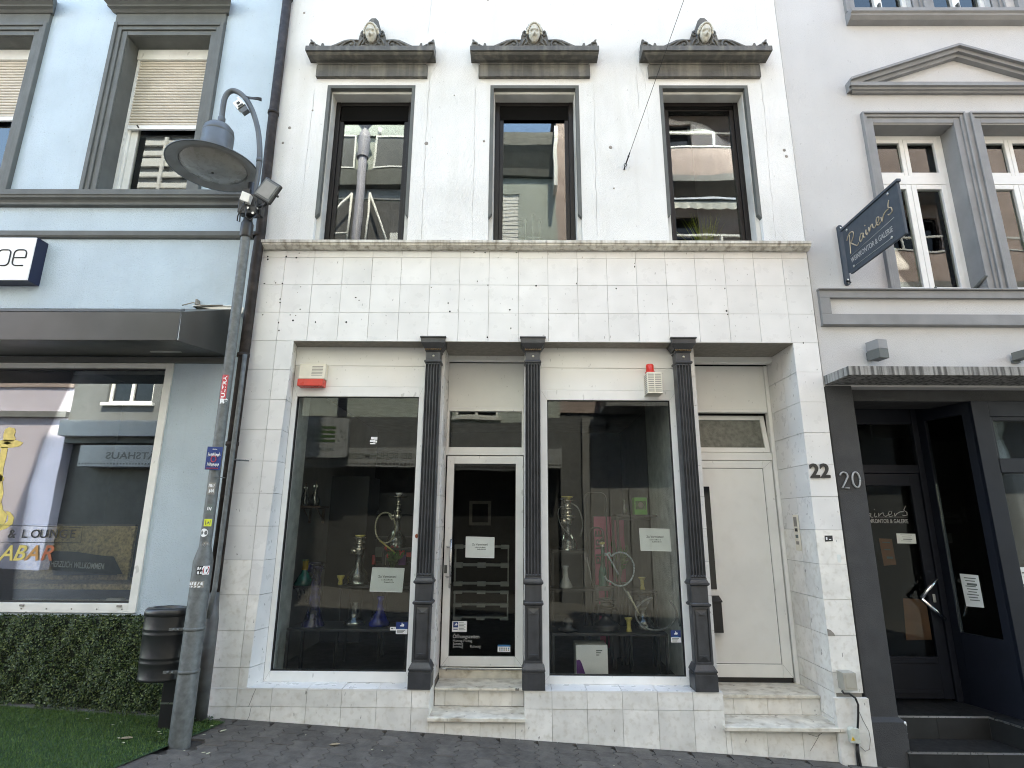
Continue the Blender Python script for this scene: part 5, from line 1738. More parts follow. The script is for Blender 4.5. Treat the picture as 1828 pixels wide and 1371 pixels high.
# little camera-like device under the arm
ya = LYp-0.03
g = G()
p1, p2 = at(424, 183, ya), at(437, 198, ya)
dx_ = (p2-p1)
nrm = Vector((-dx_.z, 0, dx_.x)).normalized()
g.obox((p1+p2)/2-dx_*0.15, dx_*0.35, (0, 0.03, 0), nrm*0.045, 0)
g.obox(p2+dx_*0.0, dx_*0.22, (0, 0.026, 0), nrm*0.036, 1)
g.obox(p1-dx_*0.12+nrm*0.035, dx_*0.12, (0, 0.028, 0), nrm*0.012, 0)
g.obox((p1+p2)/2-dx_*0.2+Vector((0, -0.031, 0)), dx_*0.1, (0, 0.004, 0), nrm*0.018, 2)
g.obox((p1+p2)/2+dx_*0.1+nrm*0.0+Vector((0, -0.031, 0)), dx_*0.08, (0, 0.004, 0), nrm*0.03, 2)
tag(g.make('sensor', ['steel', 'lamp', 'black'], bevel=0.003), 'small metal sensor hanging under the curved lamp arm', 'sensor')
g = G()
c0 = at(440, 175, LYp)
for k in range(4):
    g.tube([c0+Vector((0, 0.01*k-0.02, 0)), at(451, 174+k*0.8, LYp-0.01*k), at(460, 174+k*1.3, LYp-0.01), at(467, 175.5+k*1.5, LYp)], 0.006, 6)
tag(g.make('cable_tails', 'blackmetal'), 'bundle of black cable tails tied to the bend of the lamp arm', 'cable')

# stickers on the pole: each wraps the front of the round shaft
def pole_patch(name, px, py, w, h, m, label, r=0.0475, extra=None, tilt=0.0, group='stickers on the lamp pole'):
    """patch of w x h metres centred where the photo shows it, bent round the pole"""
    zc = at(px, py, LYp-0.05).z
    a0 = math.asin(max(-0.97, min(0.97, (at(px, py, LYp-0.03).x-LXp)/r)))
    g = G()
    n = 6
    vv, ff = [], []
    for i in range(n+1):
        a = a0+(i/n-0.5)*w/r
        for s in (-0.5, 0.5):
            vv.append((LXp+r*math.sin(a), LYp-r*math.cos(a), zc+s*h+tilt*(i/n-0.5)))
    for i in range(n): ff.append((2*i, 2*i+2, 2*i+3, 2*i+1))
    g._add(vv, ff, True)
    ms = [m]
    if extra:
        def wrap(s_, t_, rr=r+0.001):
            a = a0+(s_-0.5)*w/r
            return (LXp+rr*math.sin(a), LYp-rr*math.cos(a), zc+(t_-0.5)*h)
        extra(g, wrap, ms)
    return tag(g.make(name, ms), label, 'sticker', group)
def glyphs(rows_, m='whiteink', seed=1):
    def f(g, wrap, ms):
        ms.append(m)
        rn = random.Random(seed)
        for (t0, t1, n, s0, s1) in rows_:
            for i in range(n):
                sa, sb = s0+(s1-s0)*i/n, s0+(s1-s0)*(i+0.75)/n
                k_ = rn.randint(0, 2)
                j_ = lambda a_, b_: a_+(b_-a_)*rn.random()*0.35
                if k_ == 0: q_ = [(sa, t0), (j_(sb, sa), j_(t0, t1)), (sb, t1), (j_(sa, sb), j_(t1, t0))]
                elif k_ == 1: q_ = [(sa, j_(t0, t1)), (sb, t0), (j_(sb, sa), t1), (j_(sa, sb), j_(t1, t0))]
                else: q_ = [(sa, t0), (sa+(sb-sa)*0.3, t0), (sb, j_(t1, t0)), (sa+(sb-sa)*0.6, t1)]
                g._add([wrap(*p_) for p_ in q_], [(0, 1, 2, 3)], False, 1)
    return f
def vtext(word):
    def f(g, wrap, ms):
        ms.append('whiteink')
        gt = G()
        gt.text(word, 1.0, (0, 0, 0), depth=0.0, bold=0.03)
        L_ = max(p[0] for p in gt.v)
        vv = [wrap(0.78-0.62*p[2]/0.75*0.9, 0.04+0.92*p[0]/L_) for p in gt.v]
        g._add(vv, gt.f, False, 1)
    return f
pole_patch('pole_sticker', 401.5, 690, 0.055, 0.22, 'redsticker', 'narrow red sticker with white upright lettering ULTRA on the lamp pole', extra=vtext('ULTRA'))
def bstar(g, wrap, ms):
    ms.append('whiteink')
    gt = G(); gt.text('B*', 1.0, (0, 0, 0), depth=0.0, bold=0.05)
    L_ = max(p[0] for p in gt.v)
    g._add([wrap(0.05+0.9*p[0]/L_, 0.1+0.85*p[2]/0.75) for p in gt.v], gt.f, False, 1)
pole_patch('pole_sticker', 401, 716, 0.075, 0.055, 'galv', 'sticker remains with a white B below the red sticker on the lamp pole', extra=bstar)
pole_patch('pole_sticker', 379, 872, 0.06, 0.10, 'mortar', 'worn grey sticker patch below the blue plate on the lamp pole', extra=glyphs(((0.6, 0.9, 5, 0.1, 0.9), (0.15, 0.5, 3, 0.2, 0.9))))
pole_patch('pole_sticker', 376, 908, 0.05, 0.08, 'ink', 'scraped dark sticker above the yellow one on the lamp pole', extra=glyphs(((0.3, 0.7, 3, 0.1, 0.8),), seed=4))
def ysq(g, wrap, ms):
    ms.append('inkblack')
    g._add([wrap(0.2, 0.2), wrap(0.8, 0.2), wrap(0.8, 0.8), wrap(0.2, 0.8)], [(0, 1, 2, 3)], False, 1)
    ms.append('ink')
    g._add([wrap(0.35, 0.35, 0.0495), wrap(0.7, 0.4, 0.0495), wrap(0.6, 0.7, 0.0495)], [(0, 1, 2)], False, 2)
pole_patch('pole_sticker', 372.5, 933, 0.062, 0.06, 'yellow', 'square yellow sticker with a dark centre on the lamp pole', extra=ysq)
def disc(px, py, rad, label, m='whiteink', m2='mortar'):
    zc = at(px, py, LYp-0.05).z
    r = 0.0478
    a0 = math.asin(max(-0.97, min(0.97, (at(px, py, LYp-0.03).x-LXp)/r)))
    g = G()
    W_ = lambda dx, dz, rr: (LXp+rr*math.sin(a0+dx/rr), LYp-rr*math.cos(a0+dx/rr), zc+dz)
    g._add([W_(rad*math.cos(t), rad*math.sin(t), r) for t in [i*math.pi/10 for i in range(20)]]+[W_(0, 0, r)], [(i, (i+1) % 20, 20) for i in range(20)], True)
    for dz, l in ((0.3, 0.5), (0.0, 0.7), (-0.3, 0.4)):
        g._add([W_(-rad*l, rad*(dz-0.07), r+0.001), W_(rad*l, rad*(dz-0.07), r+0.001), W_(rad*l, rad*(dz+0.07), r+0.001), W_(-rad*l, rad*(dz+0.07), r+0.001)], [(0, 1, 2, 3)], False, 1)
    tag(g.make('pole_sticker', [m, m2]), label, 'sticker', 'stickers on the lamp pole')
disc(365.5, 951, 0.034, 'round white sticker below the yellow one on the lamp pole')
disc(368.5, 973, 0.028, 'round greyish worn sticker just above the pole shoulder', 'mortar', 'whiteink')
pole_patch('pole_sticker', 363, 1018, 0.06, 0.07, 'inkblack', 'black and white torn sticker on the wide lower part of the lamp pole', r=0.0785, extra=glyphs(((0.55, 0.92, 3, 0.08, 0.9), (0.08, 0.42, 2, 0.1, 0.8)), seed=8))
def circ(g, wrap, ms):
    ms += ['redsticker', 'whiteink', 'inkblack']
    for k, rad in enumerate((0.48, 0.34)):
        g._add([wrap(0.5+rad*math.cos(t), 0.5+rad*math.sin(t), 0.0795+0.001*k) for t in [i*math.pi/9 for i in range(18)]], [tuple(range(18))], False, 1+k)
    g._add([wrap(0.4, 0.3, 0.082), wrap(0.55, 0.3, 0.082), wrap(0.7, 0.7, 0.082), wrap(0.5, 0.65, 0.082)], [(0, 1, 2, 3)], False, 3)
pole_patch('pole_sticker', 370.5, 1018, 0.055, 0.07, 'whiteink', 'white sticker with a red ring on the wide lower part of the lamp pole', r=0.079, extra=circ)
pole_patch('pole_sticker', 352, 1043, 0.15, 0.05, 'mortar', 'torn white paper remains around the lamp pole below the shoulder', r=0.078, extra=glyphs(((0.35, 0.95, 6, 0.02, 0.98), (0.02, 0.3, 4, 0.1, 0.9)), seed=12))
# blue plate strapped to the pole
yp = LYp-0.056
q = [at(x, yy, yp) for x, yy in ((370.5, 797), (398, 798), (392, 839.5), (365, 838))]
g = G()
g.slab4(q[3], q[2], q[1], q[0], 0.004)
pl = g.make('blue_plate', 'bluesticker', bevel=0.004)
tag(pl, 'small dark blue plate with ornate white and red lettering strapped to the lamp pole', 'plate')
uxp = (q[1]-q[0]).normalized(); w = (q[1]-q[0]).length; h = (q[0]-q[3]).length; uzp = (q[0]-q[3]).normalized()
o = q[3]+Vector((0, -0.0012, 0))
g = G()
def script(g, s0, t0, sw, th, seed, r_=0.0028):
    """ornate, hardly legible lettering: a run of looped strokes"""
    rn = random.Random(seed)
    n = 8
    for i in range(n):
        x0_ = s0+sw*i/n
        pts_ = [(x0_, t0+th*rn.uniform(0.0, 0.2)), (x0_+sw/n*0.2, t0+th*rn.uniform(0.6, 1.0)), (x0_+sw/n*0.5, t0+th*rn.uniform(0.3, 0.6)), (x0_+sw/n*0.8, t0+th*rn.uniform(0, 0.3))]
        g.tube([o+uxp*w*a_+uzp*h*b_ for a_, b_ in pts_], r_, 5)
script(g, 0.12, 0.55, 0.80, 0.24, 3)
g.make('white_lettering', 'whiteink', pl)
g = G()
script(g, 0.14, 0.13, 0.76, 0.22, 5)
script(g, 0.36, 0.865, 0.30, 0.06, 9, 0.0012)
g.make('white_lettering', 'whiteink', pl)
g = G()
g.tube([o+uxp*w*(0.5+0.16*math.cos(t))+uzp*h*(0.46+0.13*math.sin(t)) for t in [i*math.pi/8 for i in range(17)]], 0.004, 6)
g.tube([o+uxp*w*0.1+uzp*h*0.06, o+uxp*w*0.85+uzp*h*0.07], 0.003, 5)
g.make('red_emblem', 'redsticker', pl)
g = G()
g.tube([(LXp+0.03, LYp-0.05, q[0].z-0.26), (LXp+0.11, LYp-0.03, q[0].z-0.265)], 0.004, 6)
g.make('strap', 'galv', pl)

# ---------------------------------------------------------------- litter bin strapped to the pole
yb = -0.47
pt, pr = at(259, 1090, yb), at(334, 1090, yb)
bw_, bd = 0.182, 0.12
bx = (pt.x+pr.x)/2+0.02
zt_, zb_ = at(297, 1098, yb).z, at(285, 1213, yb).z
bn = thing('litter_bin', (bx, yb, zb_), 'dark grey oval litter bin strapped to the lamp pole in front of the hedge', 'litter bin')
H_ = zt_-zb_
prof = [(0.0, 0.0), (0.90, 0.0), (0.93, 0.008), (0.93, 0.02), (0.915, 0.024), (0.93, 0.20*H_)]
for f in (0.28, 0.36, 0.72, 0.80):
    w_ = 0.93+0.07*f
    prof += [(w_-0.004, f*H_-0.012), (w_+0.013, f*H_-0.006), (w_+0.013, f*H_+0.004), (w_-0.002, f*H_+0.010)]
prof += [(1.0, H_)]
g = G()
g.lathe([(r*bw_, z) for r, z in prof], (bx, yb, zb_), 40, sy=bd/bw_)
g.make('body', 'bin', bn)
g = G()
g.lathe([(bw_*1.0, H_), (bw_*1.035, H_+0.004), (bw_*1.035, H_+0.030), (bw_*0.99, H_+0.052), (bw_*0.90, H_+0.062), (bw_*0.70, H_+0.066), (bw_*0.66, H_+0.058), (bw_*0.62, H_+0.03), (0.0, H_+0.02)], (bx, yb, zb_), 40, sy=bd/bw_)
g.make('lid', 'bin', bn)
g = G()
g.lathe([(0.0, 0.030), (bw_*0.60, 0.032)], (bx, yb, zb_+H_), 30, sy=bd/bw_*0.9)
g.make('opening', 'blackmatte', bn)
g = G()
xs0 = bx+bw_*0.6
for f in (0.84, 0.20):
    z = zb_+f*H_
    g.lathe([(0.079, -0.012), (0.082, -0.010), (0.082, 0.010), (0.079, 0.012)], (LXp, LYp, z), 20)
    g.obox((LXp-0.12, LYp-0.05, z), (0.05, 0.01, 0), (0.002, 0.004, 0), (0, 0, 0.011))
    for dx in (-0.135, -0.10): g.ball((LXp+dx, LYp-0.06, z), 0.010, 0.010, 0.010, 8, 5)
g.make('strap', 'galv', bn)
g = G()
g.box(bx+bw_*0.80, bx+bw_*1.08, yb-0.03, yb+0.03, zb_+0.02, zb_+H_-0.02)
g.make('back_rail', 'blackmetal', bn)
# dark stand behind
pa, pb = at(300, 1213, -0.30), at(322, 1276, -0.30)
g = G()
g.box(pa.x, pb.x+0.03, -0.36, -0.26, gz(-2.9)-0.02, pa.z+0.2)
st = g.make('dark_post', 'blackmetal', bevel=0.004)
tag(st, 'short dark post between the hedge end and the lamp pole', 'post')
p = at(310, 1255, -0.365)
G().box(pa.x-0.004, pb.x+0.034, -0.364, -0.256, p.z-0.010, p.z+0.002).make('band', 'steel', st)
# ================================================================ the pale grey house on the right, number 20
RY = 0.02
grey = thing('grey_house', (5.5, RY, gz(5.5)), 'pale grey house with grey window surrounds, white windows and dark ground floor', 'house')
RX0, RX1 = 3.10, 10.4
g = G()
UWN = [(4.03, 4.94), (5.245, 6.155)]
UWT = [(4.05, 4.75), (5.0, 5.7), (6.1, 6.8)]
g.wall(RX0, RX1, 3.14, 12.0, RY, RY+0.4, [(a, b, 4.19, 6.21) for a, b in UWN]+[(a, b, 7.74, 9.6) for a, b in UWT]+[(7.2, 8.1, 4.19, 6.21), (8.4, 9.3, 4.19, 6.21)])
g.make('wall', 'rwall', grey)
g = G()
g.box(RX1-0.2, RX1, RY+0.4, 8, -1, 12.0).box(RX0, RX1-0.2, 7.8, 8, -1, 12.0)
g.make('side_wall', 'rwall', grey)
G().box(RX0, RX1, RY, 8, 12.0, 12.2).make('roof', 'slate', grey)  # unseen roof, height shaped to dim what the entrance glass reflects
g = G()
g.box(RX0, RX1-0.2, RY+0.4, 7.8, 3.9, 4.05).box(RX0, RX1-0.2, RY+0.4, 7.8, 7.3, 7.4)
g.make('upper_floor', 'darkwall', grey)
G().box(RX0, RX1-0.2, 2.6, 2.65, 4.05, 7.3).make('upper_room', 'darkwall', grey)
# panel band
g = G()
bx0 = 3.150
g.box(bx0, RX1, -0.022, RY, 3.800, 3.905).box(bx0, RX1, -0.0215, RY, 4.085, 4.165).box(bx0, bx0+0.105, -0.0225, RY, 3.905, 4.085)
g.sweepx([(RY, 4.19), (-0.04, 4.185), (-0.045, 4.178), (-0.04, 4.168), (RY, 4.166)], bx0-0.005, RX1)
g.sweepx([(RY, 3.80), (-0.03, 3.798), (-0.034, 3.79), (-0.02, 3.782), (RY, 3.775)], bx0-0.005, RX1)
g.make('panel_band', 'rtrim', grey, bevel=0.003)
# window surrounds: one continuous architrave with a shared middle pier
def archi(g, a, b, z0, z1):
    for d0, d1, yp in ((0.0, 0.07, 0.006), (0.07, 0.105, -0.010), (0.105, 0.125, -0.028)):
        g.box(a-d1, a-d0, yp, RY+0.01, z0, z1+d1+0.01).box(b+d0, b+d1, yp, RY+0.01, z0, z1+d1+0.01)
        g.box(a-d0, b+d0, yp+0.001, RY+0.01, z1+d0+0.01, z1+d1+0.01)
for i, (a, b) in enumerate(UWN+[(7.2, 8.1), (8.4, 9.3)]):
    z0, z1 = 4.19, 6.21
    g = G()
    archi(g, a, b, z0, z1)
    if i == 0: g.box(b+0.125, UWN[1][0]-0.125, -0.008, RY+0.01, z0, z1+0.135)
    su = g.make('window_surround', 'rtrim', grey, bevel=0.004)
    g = G()
    g.box(a, a+0.003, RY+0.001, 0.30, z0, z1).box(b-0.003, b, RY+0.001, 0.30, z0, z1).box(a+0.003, b-0.003, RY+0.001, 0.30, z1-0.003, z1)
    g.make('reveal', 'rtrim', su)
    y = 0.215
    zt = 5.62
    g = G()
    xm = (a+b)/2
    frame(g, a+0.003, b-0.003, z0, z1-0.003, 0.05, y, y+0.09, 0.055, 0.05)
    g.box(a+0.053, b-0.053, y-0.012, y+0.09, zt-0.055, zt+0.055)
    wn_ = g.make('window', 'white', grey, bevel=0.004)
    g = G()
    for xa, xb in ((a+0.055, xm-0.002), (xm+0.002, b-0.055)):
        frame(g, xa, xb, z0+0.057, zt-0.057, 0.058, y-0.01, y+0.06)
        frame(g, xa, xb, zt+0.057, z1-0.055, 0.045, y-0.004, y+0.06)
    g.make('casement', 'white', wn_, bevel=0.004)
    for xa, xb in ((a+0.11, xm-0.055), (xm+0.055, b-0.11)):
        G().box(xa, xb, y+0.02, y+0.025, z0+0.11, zt-0.11).make('pane', 'g_right', wn_)
        G().box(xa, xb, y+0.021, y+0.026, zt+0.10, z1-0.10).make('pane', 'g_right', wn_)
    g = G()
    g.tube([(xm+0.03, y-0.012, z0+0.03), (xm+0.03, y-0.05, z0+0.03), (xm+0.03, y-0.05, z0+0.10)], 0.012, 8)
    g.make('hold_open_catch', 'trim_dark', wn_)
    g = G()
    g.tube([(b-0.03, 0.16, z0+0.06), (b+0.0, 0.0, z0+0.16)], 0.018, 8)
    g.make('sill_catch', 'trim_dark', wn_)
# pediment over the window pair
def pedi(xa, xb, apex):
    zb, zt = 6.60, 6.715
    prof = [(RY, 6.60), (-0.02, 6.60), (-0.03, 6.615), (-0.055, 6.62), (-0.06, 6.64), (-0.085, 6.645), (-0.085, 6.69), (RY, 6.705)]
    g = G()
    g.sweepx(prof, xa+0.06, xb-0.06, 0.55, 0.55)
    xm = (xa+xb)/2
    for s in (1, -1):           # raking cornice, stepped in three fillets
        x_end = xa if s > 0 else xb
        d = Vector((xm-x_end, 0, apex-zt-0.02))
        for o0, o1, yp in ((-0.125, -0.08, -0.04), (-0.08, -0.03, -0.075), (-0.03, 0.0, -0.11)):
            A = Vector((x_end, 0, zt+0.02)); B = Vector((xm, 0, apex))
            up = Vector((0, 0, 1))
            pts = [A+up*o0, B+up*o0, B+up*o1, A+up*o1]
            if s < 0: pts = [pts[1], pts[0], pts[3], pts[2]]
            g.slab4(*[Vector((p.x, yp, p.z)) for p in pts], RY-yp)
    g.make('pediment', 'rtrim', grey)
pedi(3.79, 6.40, 7.20)
# sill and windows of the storey above
g = G()
g.sweepx([(RY, 7.725), (-0.10, 7.712), (-0.11, 7.705), (-0.11, 7.66), (-0.09, 7.645), (-0.085, 7.62), (-0.05, 7.59), (RY, 7.57)], 3.92, RX1)
g.make('storey_sill', 'rtrim', grey)
for a, b in UWT:
    y = 0.10
    g = G()
    archi(g, a, b, 7.74, 9.6)
    g.make('window_surround', 'rtrim', grey)
    g = G()
    frame(g, a, b, 7.742, 9.6, 0.05, y, y+0.08)
    xm = (a+b)/2
    g.box(xm-0.045, xm+0.045, y-0.01, y+0.08, 7.92, 9.55)
    wn_ = g.make('window', 'white', grey, bevel=0.004)
    for xa, xb in ((a+0.05, xm-0.045), (xm+0.045, b-0.05)):
        G().box(xa, xb, y+0.03, y+0.035, 7.792, 9.55).make('pane', 'g_right', wn_)
    g = G()
    g.box(a, b, 1.0, 1.05, 7.5, 12.0)
    g.make('room_back', 'darkwall', wn_)
    g = G()
    g.box(xm-0.02, xm+0.0, y-0.05, y-0.005, 7.88, 7.95)
    g.make('catch', 'trim_dark', wn_)

# concrete canopy
cx0 = 3.135
g = G()
v = [(3.105, RY, 3.16), (cx0, -0.36, 3.165), (RX1, -0.36, 3.165), (RX1, RY, 3.16), (3.105, RY, 3.252), (cx0, -0.36, 3.252), (RX1, -0.36, 3.252), (RX1, RY, 3.262)]
g._add(v, [(3, 2, 1, 0), (4, 5, 6, 7), (0, 1, 5, 4), (1, 2, 6, 5), (2, 3, 7, 6)])
g.make('canopy', 'concrete', grey, bevel=0.003)
# pier and lintel
g = G()
g.box(3.102, 3.375, RY-0.002, 0.70, -0.7, 3.158)
g.box(3.375, RX1, RY+0.12, 0.55, 3.02, 3.158)
g.make('pier', 'pier', grey, bevel=0.01)
g = G()
zpl = at(1595, 1288, -0.01).z
g.box(3.090, 3.405, -0.03, 0.70, -0.7, zpl)
g._add([(3.090, -0.03, zpl), (3.405, -0.03, zpl), (3.405, 0.70, zpl), (3.102, RY, zpl+0.03), (3.375, RY, zpl+0.03), (3.375, 0.70, zpl+0.03)], [(0, 1, 4, 3), (1, 2, 5, 4)])
pf = g.make('pier_foot', 'pier', grey, bevel=0.006)
g = G()
p = at(1603, 1289, -0.033)
g.ball((3.395, -0.028, zpl-0.005), 0.012, 0.008, 0.014, 6, 4).ball((3.404, -0.02, zpl-0.02), 0.007, 0.010, 0.014, 6, 4).ball((3.404, -0.02, zpl-0.09), 0.005, 0.006, 0.008, 6, 4)
g.make('paint_chip', 'white', pf)
# recessed entrance: ceiling, left cheek is the pier, back wall with door, splayed right cheek
EY = 0.70
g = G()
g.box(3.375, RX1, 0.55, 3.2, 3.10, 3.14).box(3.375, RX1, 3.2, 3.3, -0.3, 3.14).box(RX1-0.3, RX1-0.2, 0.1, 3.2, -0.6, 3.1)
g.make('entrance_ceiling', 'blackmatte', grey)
def splay(z0, z1, y_, x_):  # helper
    pass
dx0, dx1 = 3.375, 4.385
g = G()
g.box(dx1, dx1+0.06, EY-0.02, EY+0.06, 0.09, 3.10).box(dx0, dx1, EY-0.01, EY+0.06, 2.34, 2.43).box(dx0, dx1, EY-0.01, EY+0.06, 2.88, 3.10)
df = g.make('door_frame', 'midnight', grey, bevel=0.004)
G().box(dx0, dx1, EY+0.03, EY+0.036, 2.43, 2.88).make('fanlight_pane', 'g_dark', df)
g = G()
g.box(dx0, 3.50, EY, EY+0.05, 0.115, 2.335).box(4.275, 4.38, EY, EY+0.05, 0.115, 2.335).box(3.50, 4.275, EY+0.001, EY+0.05, 2.205, 2.335)
g.box(3.50, 4.275, EY+0.001, EY+0.05, 0.115, 0.50)
g.box(3.52, 4.26, EY-0.008, EY+0.001, 0.16, 0.20).box(3.52, 4.26, EY-0.008, EY+0.001, 0.44, 0.475)
rd = g.make('entrance_door', 'midnight', grey, bevel=0.004)
G().box(3.50, 4.275, EY+0.025, EY+0.030, 0.50, 2.205).make('pane', 'g_dark', rd)
def HP(x, yy): return at(x, yy, EY-0.07)
g = G()
g.tube([HP(1672, 1034), HP(1644, 1068)], 0.019, 14)
g.tube([HP(1644, 1068), HP(1688, 1106)], 0.019, 14)
for q_ in (HP(1669, 1038), HP(1684, 1102)): g.tube([q_, (q_.x, EY, q_.z)], 0.009, 8)
g.make('door_handle', 'chrome', rd)
g = G()
p = at(1668, 1068, EY-0.004)
g.box(p.x-0.014, p.x+0.014, EY-0.008, EY, p.z-0.04, p.z+0.04)
g.make('lock_plate', 'steel', rd, bevel=0.004)
# splayed side light between the door and the shop window
sa, sb = Vector((4.445, EY-0.02, 0)), Vector((4.47, 0.13, 0))
sb = Vector((4.60, 0.14, 0))
su_ = (sb-sa).normalized()
def SP(t, z, off=0.0):
    p = sa+(sb-sa)*t
    n = Vector((su_.y, -su_.x, 0))*-1
    return (p.x-abs(n.x)*off, p.y-0*off, z)
g = G()
def spanel(g, t0, t1, z0, z1, th=0.05, off=0.0):
    n = su_.cross(Vector((0, 0, 1)))
    if n.x > 0: n = -n
    a = sa+(sb-sa)*t0+n*off; b = sa+(sb-sa)*t1+n*off
    g.slab4((a.x, a.y, z0), (b.x, b.y, z0), (b.x, b.y, z1), (a.x, a.y, z1), th)
spanel(g, 0, 0.14, 0.05, 3.1); spanel(g, 0.86, 1.0, 0.0, 3.1); spanel(g, 0.14, 0.86, 0.05, 0.75, 0.05, -0.002); spanel(g, 0.14, 0.86, 2.9, 3.1, 0.05, -0.002)
sl = g.make('side_light', 'midnight', grey)
g = G()
spanel(g, 0.14, 0.86, 0.75, 2.9, 0.006, -0.02)
g.make('pane', 'g_dark', sl)
# shop window beyond
g = G()
wx = 4.60
g.box(wx, wx+0.17, 0.10, 0.18, -0.3, 3.02).box(wx+0.17, RX1, 0.102, 0.18, 2.86, 3.02).box(wx+0.17, RX1, 0.095, 0.18, 2.30, 2.44).box(wx+0.17, RX1, 0.102, 0.18, -0.3, 0.55)
g.box(wx+0.17, wx+0.20, 0.115, 0.17, 2.44, 2.86).box(wx+0.20, RX1, 0.116, 0.17, 2.82, 2.86)
sw = g.make('front_window', 'midnight', grey, bevel=0.004)
G().box(wx+0.2, RX1-0.2, 0.145, 0.150, 2.44, 2.83).make('pane', 'g_right', sw)
G().box(wx+0.17, RX1-0.2, 0.145, 0.150, 0.55, 2.30).make('pane', 'g_dark', sw)
# interior backing
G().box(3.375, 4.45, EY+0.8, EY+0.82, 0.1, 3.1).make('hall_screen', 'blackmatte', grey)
G().box(3.3, RX1-0.3, 0.2, 3.2, -0.62, -0.3).make('shop_floor', 'darkfloor', grey)

# steps with metal nosings
def rstep(z, yf, zb, xr_far):
    st = G()
    st.box(3.36, 4.32+0.02, yf, 0.72, zb, z)
    return st
z1_, z2_ = -0.100, 0.090
for k, (z, yf, yb_, zb) in enumerate(((z1_, -0.045, 0.285, -0.45), (z2_, 0.262, EY+0.02, -0.10))):
    xr = (4.85, 4.345)[k]
    # risers tiled
    xs_ = [3.378, 3.87, 4.345] if k else [3.378, 4.05, 4.85]
    n_ = len(xs_)-1
    for i in range(n_):
        o = G().box(xs_[i]+0.0015, xs_[i+1]-0.0015, yf+0.004, yf+0.02, zb, z-0.012).make('tile', 'slate', grey)
    ys_ = (yf, yb_)
    xs2 = [3.378, 3.78, 4.16, 4.56, 4.85] if k == 0 else [3.378, 3.80, 4.15, 4.44]
    for i in range(len(xs2)-1):
        G().box(xs2[i]+0.0015, xs2[i+1]-0.0015, yf+0.012, yb_+0.02, z-0.02, z).make('tile', 'slate', grey)
    g = G()
    g.box(3.375, xr, yf-0.002, yf+0.011, z-0.012, z+0.003)
    if k: g.obox(((xr+4.43)/2, (yf-0.05)/2+0.0, z-0.004), ((4.43-xr)/2, (-0.05-yf)/2, 0), (0.005, 0.002, 0), (0, 0, 0.008))
    g.make('nosing', 'steel', grey)
    if k == 1:
        g = G()
        g._add([(4.345, yf, zb), (4.43, -0.05, zb), (4.43, -0.05, z-0.012), (4.345, yf, z-0.012)], [(0, 1, 2, 3)])
        g._add([(4.345, yf, z-0.002), (4.43, -0.05, z-0.002), (4.62, 0.10, z-0.002), (4.45, EY, z-0.002)], [(0, 1, 2, 3)])
        g.make('side_riser', 'slate', grey)
G().box(3.38, RX1, 0.0, 0.7, -0.9, -0.45).make('step_core', 'slate', grey)

# number 20, in thin bright strokes
def stroke_num(g, pts, r=0.0085): g.tube(pts, r, 6)
yn = RY-0.012
def DD(px, py): return at(px, py, yn)
a0 = DD(1498, 843); b0 = DD(1517, 872)
w, h = b0.x-a0.x, a0.z-b0.z
tw = []
r = w*0.44
cx, cz = a0.x+w*0.5, a0.z-r
for i in range(13):
    t = math.radians(175-i*17.5)
    tw.append((cx+r*math.cos(t), yn, cz+r*math.sin(t)))
tw += [(a0.x+0.01, yn, b0.z+0.004), (b0.x-0.004, yn, b0.z+0.004)]
g = G()
g.tube(tw, 0.0085, 6)
MAT['num20'] = M('brushed_number', (0.34, 0.34, 0.335), 0.45, 0.06, 20, metal=0.2)
o = g.make('number_digit', 'num20')
tag(o, 'thin silver 2 of house number 20, nearer the white tiles', 'house number', 'silver digits of house number 20')
c1_, c2_ = DD(1519, 842), DD(1538, 871)
cx, cz = (c1_.x+c2_.x)/2, (c1_.z+c2_.z)/2
rx_, rz_ = (c2_.x-c1_.x)/2-0.004, (c1_.z-c2_.z)/2-0.004
g = G()
g.tube([(cx+rx_*math.cos(t), yn, cz+rz_*math.sin(t)) for t in [i*2*math.pi/28 for i in range(29)]], 0.0085, 6)
tag(g.make('number_digit', 'num20'), 'thin silver 0 of house number 20, beside the dark doorway', 'house number', 'silver digits of house number 20')

# up-and-down wall lights
def wall_light(px0, py0, px1, py1, label, wide=False):
    p = at(px0, py0, RY)
    z1 = at(1550, 607, -0.12).z; z0 = at(1550, 640, -0.12).z
    x0 = p.x
    lt = thing('wall_light', (x0+0.07, RY, z0), label, 'wall light', 'angular wall lights on the grey house')
    s = 0.075
    def tilted(g, za, zb, ya=-0.165, yb=-0.03):
        v = []
        for z, e in ((za, 0.0), (zb, 0.0)):
            v += [(x0+0.005, yb, z), (x0+0.045, ya, z), (x0+0.150, ya+0.02, z), (x0+0.125, yb+0.02, z)]
        g._add(v, [(3, 2, 1, 0), (4, 5, 6, 7)]+[(i, (i+1) % 4, (i+1) % 4+4, i+4) for i in range(4)])
    zm = z0+(z1-z0)*0.5
    g = G(); tilted(g, z0, zm); g.make('lower_body', 'trim_dark', lt, bevel=0.003)
    g = G(); tilted(g, zm+0.001, z1); g.make('upper_body', 'rtrim', lt, bevel=0.003)
    g = G(); g.box(x0+0.03, x0+0.10, -0.035, RY, z0+0.02, zm); g.make('mount', 'trim_dark', lt)
wall_light(1537, 607, 1564, 640, 'small two-tone angular wall light above the canopy left end of the grey house')
p = at(1808, 625, -0.05)
lt = thing('wall_light', (p.x+0.1, RY, p.z-0.1), 'dark angled spotlight above the canopy at the right edge of the grey house', 'wall light', 'angular wall lights on the grey house')
z = at(1808, 630, -0.12).z
g = G()
